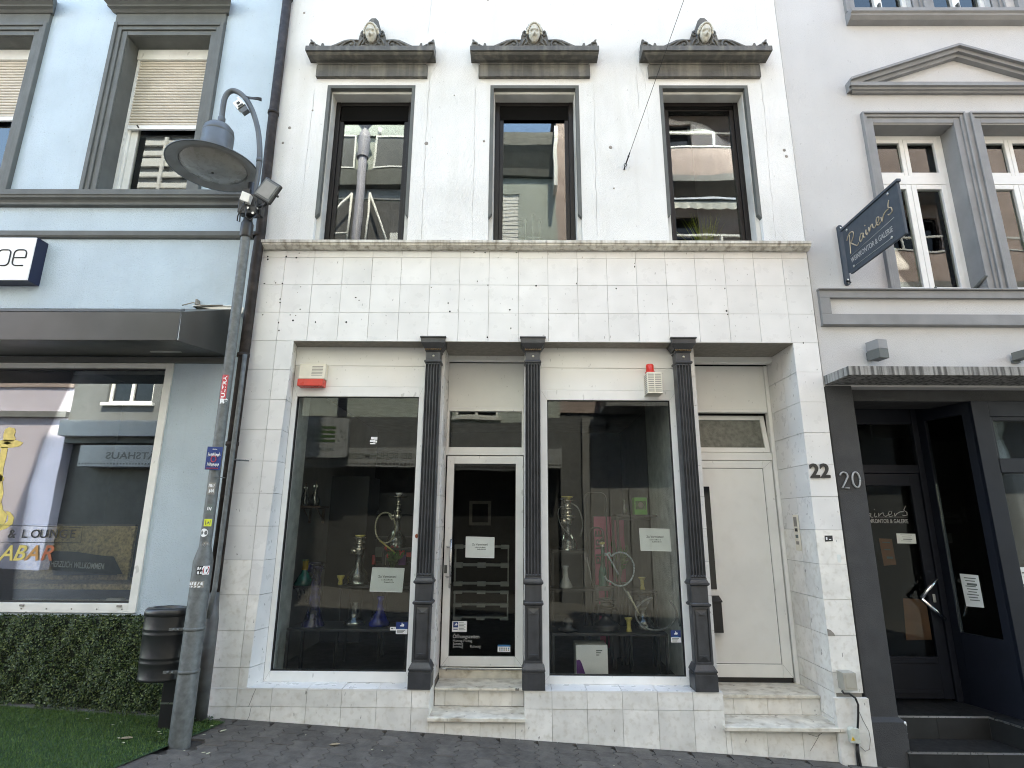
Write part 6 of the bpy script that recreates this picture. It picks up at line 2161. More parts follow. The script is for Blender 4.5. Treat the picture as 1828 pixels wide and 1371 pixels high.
g._add([(p.x, -0.02, z-0.05), (p.x+0.14, -0.22, z-0.02), (p.x+0.22, -0.16, z-0.02), (p.x+0.10, RY, z-0.05), (p.x, -0.02, z+0.03), (p.x+0.14, -0.22, z+0.06), (p.x+0.22, -0.16, z+0.06), (p.x+0.10, RY, z+0.03)],
       [(3, 2, 1, 0), (4, 5, 6, 7), (0, 1, 5, 4), (1, 2, 6, 5), (2, 3, 7, 6), (3, 0, 4, 7)])
g.make('body', 'trim_dark', lt, bevel=0.003)
G().box(p.x+0.02, p.x+0.09, -0.01, RY, z-0.07, z-0.04).make('mount', 'trim_dark', lt)

# hanging sign, at right angles to the wall
sx = 3.475
hs = thing('hanging_sign', (sx, RY, 4.25), 'slate blue hanging shop sign with bronze script at right angles to the grey house', 'hanging sign')
g = G()
g.box(sx-0.028, sx+0.028, RY-0.03, RY, 4.26, 4.90)
g.lathe([(0.0, -0.006), (0.03, -0.006)], (sx, RY-0.03, 4.26), 12)
g.tube([(sx, RY-0.03, 4.26), (sx, RY, 4.26)], 0.028, 16).tube([(sx, RY-0.03, 4.90), (sx, RY, 4.90)], 0.028, 16)
g.make('wall_plate', 'signblue', hs, bevel=0.004)
g = G()
for z in (4.29, 4.255, 4.89): g.ball((sx, RY-0.033, z), 0.011, 0.006, 0.011, 8, 5)
g.make('screw', 'steel', hs)
yfar, yn_ = -0.92, -0.03
zt_, zb_ = 4.835, 4.345
g = G()
g.box(sx-0.020, sx+0.020, yfar-0.03, yn_, zt_, zt_+0.028)
g.box(sx-0.012, sx+0.012, yfar, yn_-0.06, zb_-0.028, zb_)
g.box(sx-0.014, sx+0.014, yfar-0.014, yfar, zb_-0.028, zt_)
g.make('frame', 'signblue', hs, bevel=0.003)
G().box(sx-0.008, sx+0.008, yfar+0.001, yn_-0.02, zb_+0.001, zt_-0.001).make('panel', 'signblue', hs)
g = G()
for yy, zz in ((-0.13, zt_-0.035), (-0.80, zt_-0.035), (-0.16, zb_+0.030), (-0.76, zb_+0.030)): g.ball((sx-0.012, yy, zz), 0.008, 0.014, 0.014, 10, 6)
g.make('stud', 'steel', hs)
# script drawn as strokes: s runs along the sign from the wall, t is height
S0, S1 = -0.09, -0.85
def ST(s, t): return (sx-0.0095, S0+(S1-S0)*s, zb_+(zt_-zb_)*t)
script_R = [
 [(0.06, 0.36), (0.075, 0.55), (0.09, 0.78)],
 [(0.02, 0.70), (0.08, 0.80), (0.16, 0.80), (0.18, 0.72), (0.13, 0.62), (0.08, 0.58)],
 [(0.10, 0.58), (0.16, 0.50), (0.22, 0.43), (0.26, 0.46)],
 [(0.37, 0.58), (0.33, 0.60), (0.29, 0.52), (0.30, 0.45), (0.34, 0.48), (0.38, 0.58), (0.37, 0.50), (0.40, 0.47)],
 [(0.44, 0.60), (0.43, 0.52), (0.45, 0.48), (0.47, 0.51)],
 [(0.43, 0.71), (0.435, 0.69)],
 [(0.50, 0.60), (0.50, 0.50), (0.53, 0.57), (0.57, 0.61), (0.58, 0.53), (0.61, 0.50), (0.64, 0.53)],
 [(0.64, 0.53), (0.70, 0.57), (0.71, 0.64), (0.67, 0.65), (0.65, 0.56), (0.68, 0.49), (0.73, 0.52)],
 [(0.75, 0.60), (0.76, 0.50), (0.79, 0.58), (0.84, 0.63), (0.90, 0.64)],
 [(0.93, 0.80), (0.90, 0.68), (0.95, 0.62), (0.955, 0.54), (0.90, 0.52), (0.88, 0.54)],
]
g = G()
for st_ in script_R:
    sm_ = []
    for i in range(len(st_)-1):
        p0, p1, p2, p3 = [Vector((*st_[j], 0)) for j in (max(0, i-1), i, i+1, min(len(st_)-1, i+2))]
        for k in range(4):
            t = k/4
            q_ = 0.5*((2*p1)+(p2-p0)*t+(2*p0-5*p1+4*p2-p3)*t*t+(3*p1-p0-3*p2+p3)*t**3)
            sm_.append((q_.x, q_.y))
    sm_.append(st_[-1])
    g.tube([ST(*q_) for q_ in sm_], 0.0062, 6)
g.make('script', 'goldscript', hs)
g = G()
g.tube([ST(0.05, 0.315), ST(0.97, 0.40)], 0.0026, 5)
g.tube([ST(0.12, 0.055), ST(0.88, 0.055)], 0.0026, 5)
o_ = Vector(ST(0.045, 0.165))
g.text('WEINKONTOR & GALERIE', 0.078, o_, ux=(0, -1, 0), uz=(0, 0, 1), depth=0.001, bold=0.0004, xs=0.742/(0.078*13.25))
g.make('lettering', 'silver', hs)

# things seen on and behind the dark door glass
yd = EY+0.0235
def DG(x, yy): return at(x, yy, yd)
g = G()
for st_ in script_R:
    pts_ = []
    for s, t in st_:
        u = (s-0.29)/0.67
        px = 1545+u*75
        py = 925-(t-0.45)*62
        pts_.append(DG(px, py))
    g.tube(pts_, 0.0042, 5)
g.tube([DG(1551, 923), DG(1620, 923)], 0.0016, 5)
p0, p1 = DG(1550, 934), DG(1622, 934)
g.text('WEINKONTOR & GALERIE', 0.062, p1, depth=0.001, align='RIGHT', xs=(p1.x-p0.x)/(0.062*10.3))
tag(g.make('door_lettering', 'silver'), 'silver script and small capitals lettering on the dark glass door', 'lettering')
def sheet(pts, y_, m, label, group=None, lines=0):
    q_ = [at(x, yy, y_) for x, yy in pts]
    g = G()
    g.slab4(q_[3], q_[2], q_[1], q_[0], 0.001)
    ux_, uz_ = q_[1]-q_[0], q_[3]-q_[0]
    for k in range(lines):
        t = 0.12+0.8*k/lines
        a_ = q_[0]+uz_*t+ux_*(0.2+0.06*(k % 3)); b_ = q_[0]+uz_*t+ux_*(0.8-0.07*(k % 2))
        hh = uz_*(0.035 if k != 2 else 0.08)
        g._add([a_+Vector((0, -0.002, 0)), b_+Vector((0, -0.002, 0)), b_+hh+Vector((0, -0.002, 0)), a_+hh+Vector((0, -0.002, 0))], [(0, 1, 2, 3)], False, 1)
    return tag(g.make('sheet', [m, 'ink']), label, 'paper sheet', group)
sheet([(1600, 952), (1634, 953), (1636, 970.5), (1602, 970)], yd, 'paper', 'small white paper on the glass of the dark entrance door', lines=4)
sheet([(1569, 961), (1592, 962), (1600, 1008), (1578, 1010)], EY+0.35, 'orange', 'brown poster inside behind the dark entrance door', lines=3)
sheet([(1612, 1068), (1655, 1070), (1664, 1142), (1618, 1143)], EY+0.45, 'orange', 'orange board standing inside behind the chrome handle')
g = G()
n_ = su_.cross(Vector((0, 0, 1)))
if n_.x > 0: n_ = -n_
def SPV(t, z, off): 
    p = sa+(sb-sa)*t+n_*off
    return Vector((p.x, p.y, z))
def onsplay(px, py):
    """where the ray through a pixel meets the splayed pane"""
    d = FW+RT*((px-914)/FPX)+UP*(-(py-685.5)/FPX)
    c = Vector((0, CAMY, CAMZ))
    p = sa+n_*(-0.012)
    k = (p-c).dot(n_)/d.dot(n_)
    return c+d*k
q_ = [onsplay(x, yy) for x, yy in ((1713, 1024), (1746, 1027), (1757, 1085), (1725, 1082))]
g = G()
g.slab4(q_[3], q_[2], q_[1], q_[0], 0.001)
for k in range(9):
    t = 0.10+0.085*k
    a_ = q_[0].lerp(q_[3], t).lerp(q_[1].lerp(q_[2], t), 0.2+0.05*(k % 3)); b_ = q_[0].lerp(q_[3], t).lerp(q_[1].lerp(q_[2], t), 0.85-0.08*(k % 2))
    hh = (q_[3]-q_[0])*(0.03 if k != 2 else 0.07)
    o3 = n_*0.002
    g._add([a_+o3, b_+o3, b_+hh+o3, a_+hh+o3], [(0, 1, 2, 3)], False, 1)
tag(g.make('sheet', ['paper', 'ink']), 'large white printed sheet on the splayed side pane beside the entrance door', 'paper sheet')
q_ = [onsplay(x, yy) for x, yy in ((1731, 1135), (1772, 1145), (1781, 1199), (1738, 1184))]
g = G()
g.slab4(q_[3], q_[2], q_[1], q_[0], 0.001)
L4 = lambda s, t: q_[0].lerp(q_[3], t).lerp(q_[1].lerp(q_[2], t), s)+n_*0.003
g.tube([L4(0.30, 0.75), L4(0.38, 0.25), L4(0.62, 0.75), L4(0.70, 0.25)], 0.006, 5)
g2 = g
MAT['ochre'] = M('ochre_card', (0.42, 0.20, 0.035), 0.6, 0.08, 12)
for i in range(len(g.mi)): 
    if i >= 6: g.mi[i] = 1
tag(g.make('menu_card', ['ochre', 'inkblack']), 'ochre card with a black letter low on the splayed side pane', 'card')
sheet([(1813, 1012), (1860, 1014), (1872, 1085), (1822, 1085)], 0.142, 'paper', 'white printed sheet in the front window at the right edge', lines=8)
# lamp on the entrance ceiling
p = at(1585, 735, 1.1)
g = G()
g.box(p.x-0.13, p.x+0.13, 0.95, 1.15, 2.98, 3.098, 0)
g.box(p.x-0.115, p.x+0.115, 0.948, 0.9495, 2.995, 3.05, 1)
tag(g.make('ceiling_lamp', ['trim_dark', 'mortar'], bevel=0.003), 'unlit box lamp on the ceiling behind the dark entrance door', 'ceiling lamp')
# ================================================================ inside the shop
g = G()
g.box(-2.55, -2.50, 0.62, 4.6, 0.3, 3.4).box(1.875, 1.925, 0.68, 4.6, 0.3, 3.4)
g.make('inner_wall', 'greywall', shop)
g = G()
g.box(-2.5, 1.875, 4.55, 4.6, 0.3, 3.4).box(-2.5, 1.875, 0.68, 4.55, 3.36, 3.4)
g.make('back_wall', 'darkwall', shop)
g = G()
g.box(-2.5, 1.87, 0.68, 4.55, 0.27, 0.30).box(-2.5, -0.97, 0.30, 0.68, 0.27, 0.30).box(0.26, 1.66, 0.30, 0.68, 0.27, 0.30)
g.make('shop_floor', 'darkfloor', shop)
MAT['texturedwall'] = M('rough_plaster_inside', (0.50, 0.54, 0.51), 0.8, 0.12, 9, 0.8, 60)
# light plastered niche sides just behind the panes
g = G()
g.box(-2.50, -2.300, 0.30, 0.62, 0.30, 3.4)
g.make('niche_side', 'texturedwall', shop)
g = G()
g.box(1.63, 1.66, 0.30, 1.5, 0.30, 3.4)
g.make('partition_wall', 'texturedwall', shop)
# dark cupboard and shelf wall deep inside
def T(label, cat, name, g, m, group=None, bevel=0.0):
    return tag(g.make(name, m, bevel=bevel), label, cat, group)
a, b = at(593, 850, 2.2), at(650, 1010, 2.2)
g = G()
g.box(a.x, b.x, 2.2, 2.8, 0.3, a.z)
T('tall dark cupboard inside behind the left shop window', 'cupboard', 'cupboard', g, 'blackmetal', bevel=0.005)
g = G()
a = at(650, 880, 3.0); b = at(745, 1100, 3.0)
g.box(a.x, b.x, 3.0, 3.03, 0.3, a.z, 0)
for k in range(5):
    z = 0.5+k*0.35
    g.box(a.x, b.x, 2.7, 3.0, z, z+0.03, 0)
rack = g.make('shelf_rack', ['blackmetal'])
tag(rack, 'dark rack of shelves deep inside behind the left shop window', 'shelf')
rnd = random.Random(31)
for k, (x, z, c) in enumerate(((-0.9, 1.95, 'purple'), (-1.25, 1.25, 'darkwall'), (-1.45, 1.6, 'ink'), (-0.85, 1.25, 'redsticker'))):
    g = G()
    g.box(x-0.12, x+0.12, 2.72, 2.9, z-0.07, z+0.08)
# lamella of packaging on the rack: each box a thing
cols_ = ['purple', 'redsticker', 'ink', 'mortar', 'green', 'purple', 'redsticker']
names_ = ['purple', 'red', 'grey', 'dark grey', 'green', 'violet', 'crimson']
for k in range(7):
    p = at(648+14*k, 985+ (k % 2)*14, 2.6)
    g = G()
    g.box(p.x-0.05, p.x+0.05, 2.60, 2.68, p.z-0.07, p.z+0.06)
    T(f'{names_[k]} goods carton {["at the left end of","second from the left on","third along","in the middle of","just right of the middle on","second from the right on","at the right end of"][k]} the dark rack', 'carton', 'carton', g, cols_[k], 'cartons on the dark rack')

def shelf_board(x0, x1, z, y0, y1, label, m='blackmetal', brackets=True):
    g = G()
    g.box(x0, x1, y0, y1, z-0.02, z)
    if brackets:
        for x in (x0+(x1-x0)*0.2, x0+(x1-x0)*0.8):
            g.box(x-0.012, x+0.012, y0+0.02, y1, z-0.035, z-0.0205)
            g.box(x-0.012, x+0.012, y1-0.03, y1, z-0.19, z-0.0355)
            g.tube([(x, y0+0.06, z-0.035), (x, y1-0.015, z-0.17)], 0.008, 6)
    return T(label, 'shelf', 'wall_shelf', g, m)
def table(x0, x1, y0, y1, z, zf, label, m='blackmetal', rail=True):
    t = thing('display_table', ((x0+x1)/2, (y0+y1)/2, zf), label, 'table')
    G().box(x0, x1, y0, y1, z-0.025, z).make('table_top', m, t, bevel=0.003)
    w = 0.014
    for x in (x0+w, x1-w):
        for y in (y0+w, y1-w):
            G().box(x-w, x+w, y-w, y+w, zf, z-0.026).make('leg', 'blackmetal', t)
    if rail:
        g = G()
        g.box(x0+2*w, x1-2*w, y1-2*w, y1, z-0.06, z-0.026)
        g.make('rail', 'blackmetal', t)
    return t
ZF = 0.30
def lathe_thing(g, prof, c, m=0, seg=22): g.lathe(prof, c, seg, m)

def hookah(base_px, top_px, y, z_base, label, base_m='clear', base_r=0.085, base_h=None, tray=0.10, bowl_m='bowl', stem_m='stemmetal', twist=False, bowl=True, s=1.0):
    """water pipe: glass base, metal stem, ash tray and bowl"""
    pb, pt = at(*base_px, y), at(*top_px, y)
    x = pb.x
    H = pt.z-z_base
    bh = base_h or 0.40*H
    t = thing('water_pipe', (x, y, z_base), label, 'water pipe', 'water pipes displayed in the shop windows')
    g = G()
    if twist:
        prof = [(base_r*1.0, 0), (base_r*0.98, 0.02*bh), (base_r*0.72, 0.14*bh), (base_r*0.48, 0.35*bh), (base_r*0.52, 0.5*bh), (base_r*0.40, 0.62*bh), (base_r*0.46, 0.75*bh), (base_r*0.34, 0.9*bh), (base_r*0.40, bh)]
    else:
        prof = [(0.0, 0.0), (base_r*0.92, 0.0), (base_r, 0.02*bh), (base_r, 0.07*bh), (base_r*0.90, 0.10*bh), (base_r*1.02, 0.22*bh), (base_r*0.86, 0.36*bh), (base_r*0.50, 0.52*bh), (base_r*0.33, 0.70*bh), (base_r*0.30, 0.88*bh), (base_r*0.38, 0.93*bh), (base_r*0.38, bh)]
    g.lathe(prof, (x, y, z_base), 26)
    g.make('glass_base', base_m, t)
    r = base_r*0.16*s
    g = G()
    zs = z_base+bh
    L_ = H-bh
    prof = [(base_r*0.42, -0.01), (base_r*0.46, 0.0), (base_r*0.46, 0.03), (r*1.6, 0.045), (r, 0.06), (r, 0.22*L_), (r*2.2, 0.26*L_), (r*1.2, 0.31*L_), (r*1.0, 0.50*L_), (r*1.7, 0.53*L_), (r, 0.57*L_), (r, 0.80*L_), (r*2.0, 0.84*L_), (r*0.8, 0.88*L_)]
    g.lathe(prof, (x, y, zs), 16)
    g.tube([(x, y, zs+0.012), (x-base_r*0.75, y-0.02, zs+0.03)], r*0.9, 8)
    g.make('stem', stem_m, t)
    g = G()
    g.lathe([(0.0, 0), (tray*0.5, 0.0), (tray, 0.010), (tray, 0.014), (tray*0.5, 0.005), (0, 0.004)], (x, y, zs+0.80*L_), 28)
    g.make('ash_tray', stem_m, t)
    if bowl:
        g = G()
        g.lathe([(0.008*s, 0), (0.012*s, 0.012), (0.014*s, 0.03), (0.026*s, 0.045), (0.028*s, 0.06), (0.022*s, 0.06), (0.0, 0.045)], (x, y, zs+L_-0.06), 16)
        g.make('bowl', bowl_m, t)
    return t, Vector((x-base_r*0.75, y-0.02, zs+0.03))

def vase(base_px, top_px, y, zb, label, m, r0, rtop, group=None, kind='vase', flare=True):
    pb, pt = at(*base_px, y), at(*top_px, y)
    H = pt.z-zb
    g = G()
    g.lathe([(0, 0), (r0*0.95, 0), (r0, 0.02*H), (r0*0.98, 0.10*H), (r0*0.70, 0.28*H), (r0*0.40, 0.48*H), (rtop*0.78, 0.66*H), (rtop*0.70, 0.82*H), (rtop, H), (rtop*0.9, H), (rtop*0.6, 0.8*H)], (pb.x, y, zb), 26)
    o = g.make(kind, m)
    return tag(o, label, kind, group)

def ring_hose(pts_px, y, r, m, label, tip=None, parent=None):
    """coiled hose following a measured path, lying in a loose upright loop"""
    pts = [at(px, py, y-0.01*math.sin(i*0.5)) for i, (px, py) in enumerate(pts_px)]
    sm_ = []
    for i in range(len(pts)-1):
        p0, p1, p2, p3 = pts[max(0, i-1)], pts[i], pts[i+1], pts[min(len(pts)-1, i+2)]
        for k in range(5):
            t = k/5
            sm_.append(0.5*((2*p1)+(p2-p0)*t+(2*p0-5*p1+4*p2-p3)*t*t+(3*p1-p0-3*p2+p3)*t**3))
    sm_.append(pts[-1])
    g = G()
    g.tube(sm_, r, 9)
    o = g.make('hose', m)
    tag(o, label, 'hose', 'hoses of the water pipes')
    if tip:
        g = G()
        a_, b_ = at(*tip[0], y-0.02), at(*tip[1], y-0.03)
        g.tube([a_, a_.lerp(b_, 0.5), b_], [r*0.9, r*1.1, r*0.8], 9)
        g.make('mouthpiece', tip[2], o)
    return o
def ell(cx, cy, rx, ry, a0, a1, n=18):
    return [(cx+rx*math.cos(math.radians(a0+(a1-a0)*i/n)), cy+ry*math.sin(math.radians(a0+(a1-a0)*i/n))) for i in range(n+1)]

# --- left window
YA = 0.55
z_low = at(600, 1121, 0.40).z
xa, xb = at(516, 1121, 0.42).x, at(731, 1121, 0.42).x
table(xa, xb, 0.36, 0.80, z_low, ZF, 'long low black metal display table in the left shop window')
z_mid = at(640, 1050, 0.62).z
ta, tb = at(592, 1050, 0.60).x, at(731, 1050, 0.60).x
table(ta, tb, 0.84, 1.2, z_mid, ZF, 'higher black display table behind the low one in the left shop window')
z_mid = z_mid
z_hi = at(705, 980, 1.0).z
sa_, sb_ = at(672, 980, 0.95).x, at(738, 980, 0.95).x
table(sa_, sb_, 1.25, 1.5, z_hi, ZF, 'tallest black display stand at the right of the left shop window')
# wall shelves on the left
za = at(560, 903, 1.0).z
shelf_board(at(528, 903, 0.9).x, at(590, 903, 1.3).x, za, 0.95, 1.25, 'dark wooden wall shelf with two clear vases in the left shop window', 'wood')
zb_s = at(540, 1046, 0.8).z
shelf_board(at(518, 1046, 0.75).x, at(556, 1046, 1.0).x, zb_s, 0.78, 1.0, 'black wall shelf under the amber and teal vase')
for k, (bx, tx, lab) in enumerate((((543, 903), (541, 868), 'left clear glass vase on the wooden wall shelf'), ((561, 903), (560, 865), 'right clear glass vase on the wooden wall shelf'))):
    p = at(*bx, 1.1)
    g = G()
    H = at(*tx, 1.1).z-za
    g.lathe([(0, 0), (0.04, 0), (0.055, 0.02*H), (0.06, 0.25*H), (0.035, 0.5*H), (0.018, 0.75*H), (0.028, H)], (p.x, 1.1, za), 20)
    tag(g.make('vase', 'clear'), lab, 'vase', 'clear vases on the wall shelf')
    g = G()
    g.tube([(p.x+0.03, 1.1, za+0.01), (p.x-0.01, 1.1, za+0.5*H), (p.x+0.01, 1.1, za+0.85*H), (p.x+0.0, 1.1, za+1.15*H)], 0.009, 8)
    tag(g.make('stem_tube', 'wood'), ['dark curved stem standing in the left clear vase', 'dark curved stem standing in the right clear vase'][k], 'tube')
vase((542, 1046), (551, 999), 0.88, zb_s, 'vase with amber neck and teal belly on the black wall shelf', 'tealglass', 0.105, 0.035)
p = at(546, 1020, 0.885)
g = G()
zt = at(551, 999, 0.88).z
pb = at(542, 1046, 0.88)
g.lathe([(0.034, 0.0), (0.030, -0.06), (0.034, -0.13), (0.055, -0.17)], (pb.x, 0.88, zt+0.002), 20)
tag(g.make('vase_neck', 'amberglass'), 'amber glass neck on the teal vase on the black wall shelf', 'vase neck')
hookah((558, 1117), (565, 1003), 0.52, z_low, 'tall twisted indigo water pipe on the low table in the left shop window', 'indigoglass', 0.115, 0.52, tray=0.095, bowl_m='indigoglass', stem_m='indigoglass', twist=True, s=2.2)
vase((677, 1117), (680, 1065), 0.55, z_low, 'cobalt blue vase on the low table in the left shop window', 'blueglass', 0.108, 0.04)
g = G()
p = at(632, 1116, 0.55)
H = at(632, 1076, 0.55).z-z_low
g.lathe([(0, 0), (0.10, 0), (0.108, 0.01), (0.10, 0.04), (0.06, 0.3*H), (0.04, 0.55*H), (0.04, H)], (p.x, 0.55, z_low), 24)
tag(g.make('loose_flask', 'clear'), 'loose clear glass base on the low table between the indigo and cobalt pieces', 'flask')
g = G()
p = at(607, 1049, 0.9)
g.lathe([(0.0, 0), (0.024, 0.0), (0.026, 0.02), (0.020, 0.05), (0.040, 0.085), (0.042, 0.10), (0.034, 0.10), (0.0, 0.07)], (p.x, 0.9, z_mid), 20)
tag(g.make('pipe_bowl', 'bowl'), 'small yellow clay bowl alone on the higher black table', 'bowl')
t1, port1 = hookah((637, 1049), (646, 955), 0.95, z_mid, 'clear water pipe with wide tray on the higher table in the left shop window', 'clear', 0.115, 0.33, tray=0.075, s=2.0)
t2, port2 = hookah((707, 979), (713, 880), 1.36, z_hi, 'tall clear water pipe with white bowl on the tallest stand', 'clear', 0.115, 0.34, tray=0.11, bowl_m='whiteink', s=1.4)
ring_hose([(700, 928), (694, 917)]+ell(688, 942, 18, 27, -50, -395, 22)+[(697, 925)], 1.15, 0.009, 'hose', 'straw coloured coiled hose hanging beside the tall clear water pipe', ((678, 965), (706, 987), 'bowl'))
# tulips in the left window
def bunch(px, py, y, zb, n, label, cat, m1, m2, spread, hgt, seed):
    rn = random.Random(seed)
    p = at(px, py, y)
    t = thing(cat.replace(' ', '_'), (p.x, y, zb), label, cat)
    g, g2 = G(), G()
    for k in range(n):
        a = rn.random()*6.28
        tip = Vector((p.x+spread*math.cos(a)*rn.random(), y+0.5*spread*math.sin(a)*rn.random(), zb+hgt*rn.uniform(0.6, 1.0)))
        base = Vector((p.x+0.01*math.cos(a), y+0.01*math.sin(a), zb))
        mid = base.lerp(tip, 0.55)+Vector((0, 0, 0.03))
        g.tube([base, mid, tip], [0.004, 0.005, 0.002], 5)
        for j in range(2):
            q = base.lerp(tip, rn.uniform(0.3, 0.8))
            d = Vector((rn.uniform(-1, 1), rn.uniform(-0.5, 0.5), rn.uniform(0.2, 1))).normalized()*0.10
            s_ = Vector((-d.z, 0, d.x)).normalized()*0.018
            g._add([q, q+d*0.5+s_, q+d, q+d*0.5-s_], [(0, 1, 2, 3)])
        g2.ball(tip, 0.02, 0.02, 0.028, 8, 6)
    g.make('leaves', m1, t)
    if m2: g2.make('blossoms', m2, t)
    return t
bunch(700, 1013, 1.30, at(700, 1016, 1.30).z, 14, 'bunch of red tulips behind the notice in the left shop window', 'tulips', 'leafdark', 'redsticker', 0.14, 0.24, 5)

# --- pallets behind the shop door, framed picture far inside
def pallet(px0, py0, px1, py1, y, label):
    a, b = at(px0, py0, y), at(px1, py1, y)
    t = thing('pallet', ((a.x+b.x)/2, y, b.z), label, 'pallet', 'pallets stood upright behind the shop door')
    W_, H_ = b.x-a.x, a.z-b.z
    for zc, hh in ((b.z+0.05*H_, 0.05*H_), (b.z+0.5*H_, 0.06*H_), (b.z+0.95*H_, 0.05*H_)):
        G().box(a.x+0.06*W_, b.x-0.06*W_, y+0.03, y+0.05, zc-hh*0.6, zc+hh*0.6).make('slat', 'pallet', t)
        for xc in (a.x+0.08*W_, (a.x+b.x)/2, b.x-0.08*W_):
            G().box(xc-0.075*W_, xc+0.075*W_, y-0.05, y+0.028, zc-hh, zc+hh).make('block', 'pallet', t)
    for xc in (a.x+0.02*W_, b.x-0.02*W_): G().box(xc-0.012*W_, xc+0.012*W_, y-0.03, y+0.02, b.z, a.z).make('runner', 'pallet', t)
pallet(812, 972, 909, 1046, 1.15, 'upper grey-washed pallet standing behind the shop door glass')
pallet(810, 1054, 908, 1106, 1.05, 'lower grey-washed pallet standing behind the shop door glass')
g = G()
a, b = at(838, 894, 4.4), at(876, 938, 4.4)
frame(g, a.x, b.x, b.z, a.z, 0.05, 4.40, 4.45)
tag(g.make('picture_frame', 'mortar'), 'pale empty frame on the back wall seen through the shop door', 'frame')

# --- right window
z_l = at(1100, 1129, 0.45).z
x0, x1 = at(984, 1129, 0.45).x, at(1190, 1129, 0.45).x
table(x0, x1, 0.40, 0.80, z_l, ZF, 'long low black display table in the right shop window')
z_m = at(1020, 1051, 0.9).z
table(at(984, 1051, 0.9).x, at(1062, 1051, 0.9).x, 0.86, 1.10, z_m, ZF, 'narrow black stand with the milky vase in the right shop window')
z_t = at(1020, 982, 1.2).z
table(at(984, 982, 1.2).x, at(1046, 982, 1.2).x, 1.15, 1.40, z_t, ZF, 'tall black stand with a clear water pipe in the right shop window')
z_b = at(1150, 919, 1.3).z
table(at(1096, 919, 1.3).x, at(1175, 919, 1.3).x, 1.15, 1.5, z_b, ZF, 'tall black counter table carrying the green box in the right shop window', rail=True)
z_r = at(1140, 1053, 0.95).z
table(at(1118, 1053, 0.95).x, at(1170, 1053, 0.95).x, 0.86, 1.12, z_r, ZF, 'small black stand with a yellow bowl in the right shop window')
vase((1010, 1051), (1011, 1010), 0.98, z_m, 'milky white vase on the narrow black stand in the right shop window', 'vase', 0.075, 0.036)
t3, port3 = hookah((1014, 981), (1017, 886), 1.27, z_t, 'clear water pipe with thin hose on the tall stand in the right shop window', 'clear', 0.11, 0.30, tray=0.11, s=2.6)
ring_hose([(1010, 905), (1000, 905), (996, 920), (1003, 940), (1014, 950)], 1.2, 0.007, 'hosegrey', 'thin grey hose looping left of the clear water pipe in the right shop window')
ring_hose([(1019, 898), (1030, 905), (1038, 922), (1040, 940), (1036, 958)], 1.2, 0.008, 'hosegrey', 'thin grey hose arching right of the clear water pipe', ((1047, 994), (1060, 1053), 'hosegrey'))
t4, port4 = hookah((1077, 1046), (1075, 968), 1.0, at(1077, 1046, 1.0).z, 'slim teal glass water pipe with blue and white hose in the right shop window', 'tealglass', 0.05, 0.42, tray=0.03, s=1.2)
zz = at(1077, 1046, 1.0).z
table(at(1062, 1046, 1.0).x, at(1094, 1046, 1.0).x, 0.92, 1.10, zz, ZF, 'slender black stand under the teal water pipe')
ring_hose([(1079, 988), (1084, 990), (1092, 1003), (1099, 1016), (1104, 1026)], 0.80, 0.009, 'hoseblue', 'short blue and white hose end crossing the loop in the right shop window')
ring_hose([(1079, 992), (1088, 987)]+ell(1107, 1016, 25, 30, -130, 130, 20)+[(1084, 1036), (1080, 1028)], 0.82, 0.009, 'hoseblue', 'large blue and white patterned hose loop in the right shop window', ((1113, 1049), (1141, 1096), 'hosegrey'))
g = G()
for k in range(1): pass
zbw = z_r
p = at(1147, 1053, 0.98)
def fbowl(p, zb, lab, tilt=0.0):
    g = G()
    g.lathe([(0.0, 0), (0.026, 0.0), (0.027, 0.01), (0.020, 0.04), (0.022, 0.10), (0.038, 0.118), (0.040, 0.128), (0.030, 0.128), (0.0, 0.10)], (p.x, p.y, zb), 20)
    tag(g.make('pipe_bowl', 'bowl'), lab, 'bowl')
fbowl(p, z_r, 'yellow clay bowl standing on the small black stand in the right shop window')
fbowl(at(1123, 1129, 0.5), z_l, 'lime yellow clay bowl standing on the long low table')
t5, port5 = hookah((1083, 1127), (1084, 1068), 0.6, z_l, 'black water pipe base with dark stem on the low table in the right shop window', 'blackmetal', 0.135, 0.16, tray=0.06, bowl_m='blackmetal', stem_m='blackmetal', s=2.5)
g = G()
p = at(1014, 1126, 0.55)
g.lathe([(0, 0), (0.09, 0), (0.10, 0.01), (0.05, 0.04), (0.045, 0.06), (0.055, 0.09), (0.02, 0.12), (0.0, 0.12)], (p.x, 0.55, z_l), 22)
tag(g.make('dark_dish', 'blackmetal'), 'dark stacked dish on the low table at the left of the right shop window', 'dish')
t6, port6 = hookah((1150, 1125), (1150, 1062), 0.66, z_l, 'dark clear water pipe inside the big hose loop on the low table', 'clear', 0.10, 0.22, tray=0.06, bowl_m='blackmetal', stem_m='blackmetal', s=2.0)
ring_hose([(1155, 1078), (1160, 1070)]+ell(1171, 1096, 36, 29, -100, -400, 26)+[(1196, 1072), (1206, 1088), (1214, 1118)], 0.42, 0.009, 'hosegrey', 'large grey coiled hose at the right of the right shop window', ((1120, 1055), (1141, 1097), 'hose'))
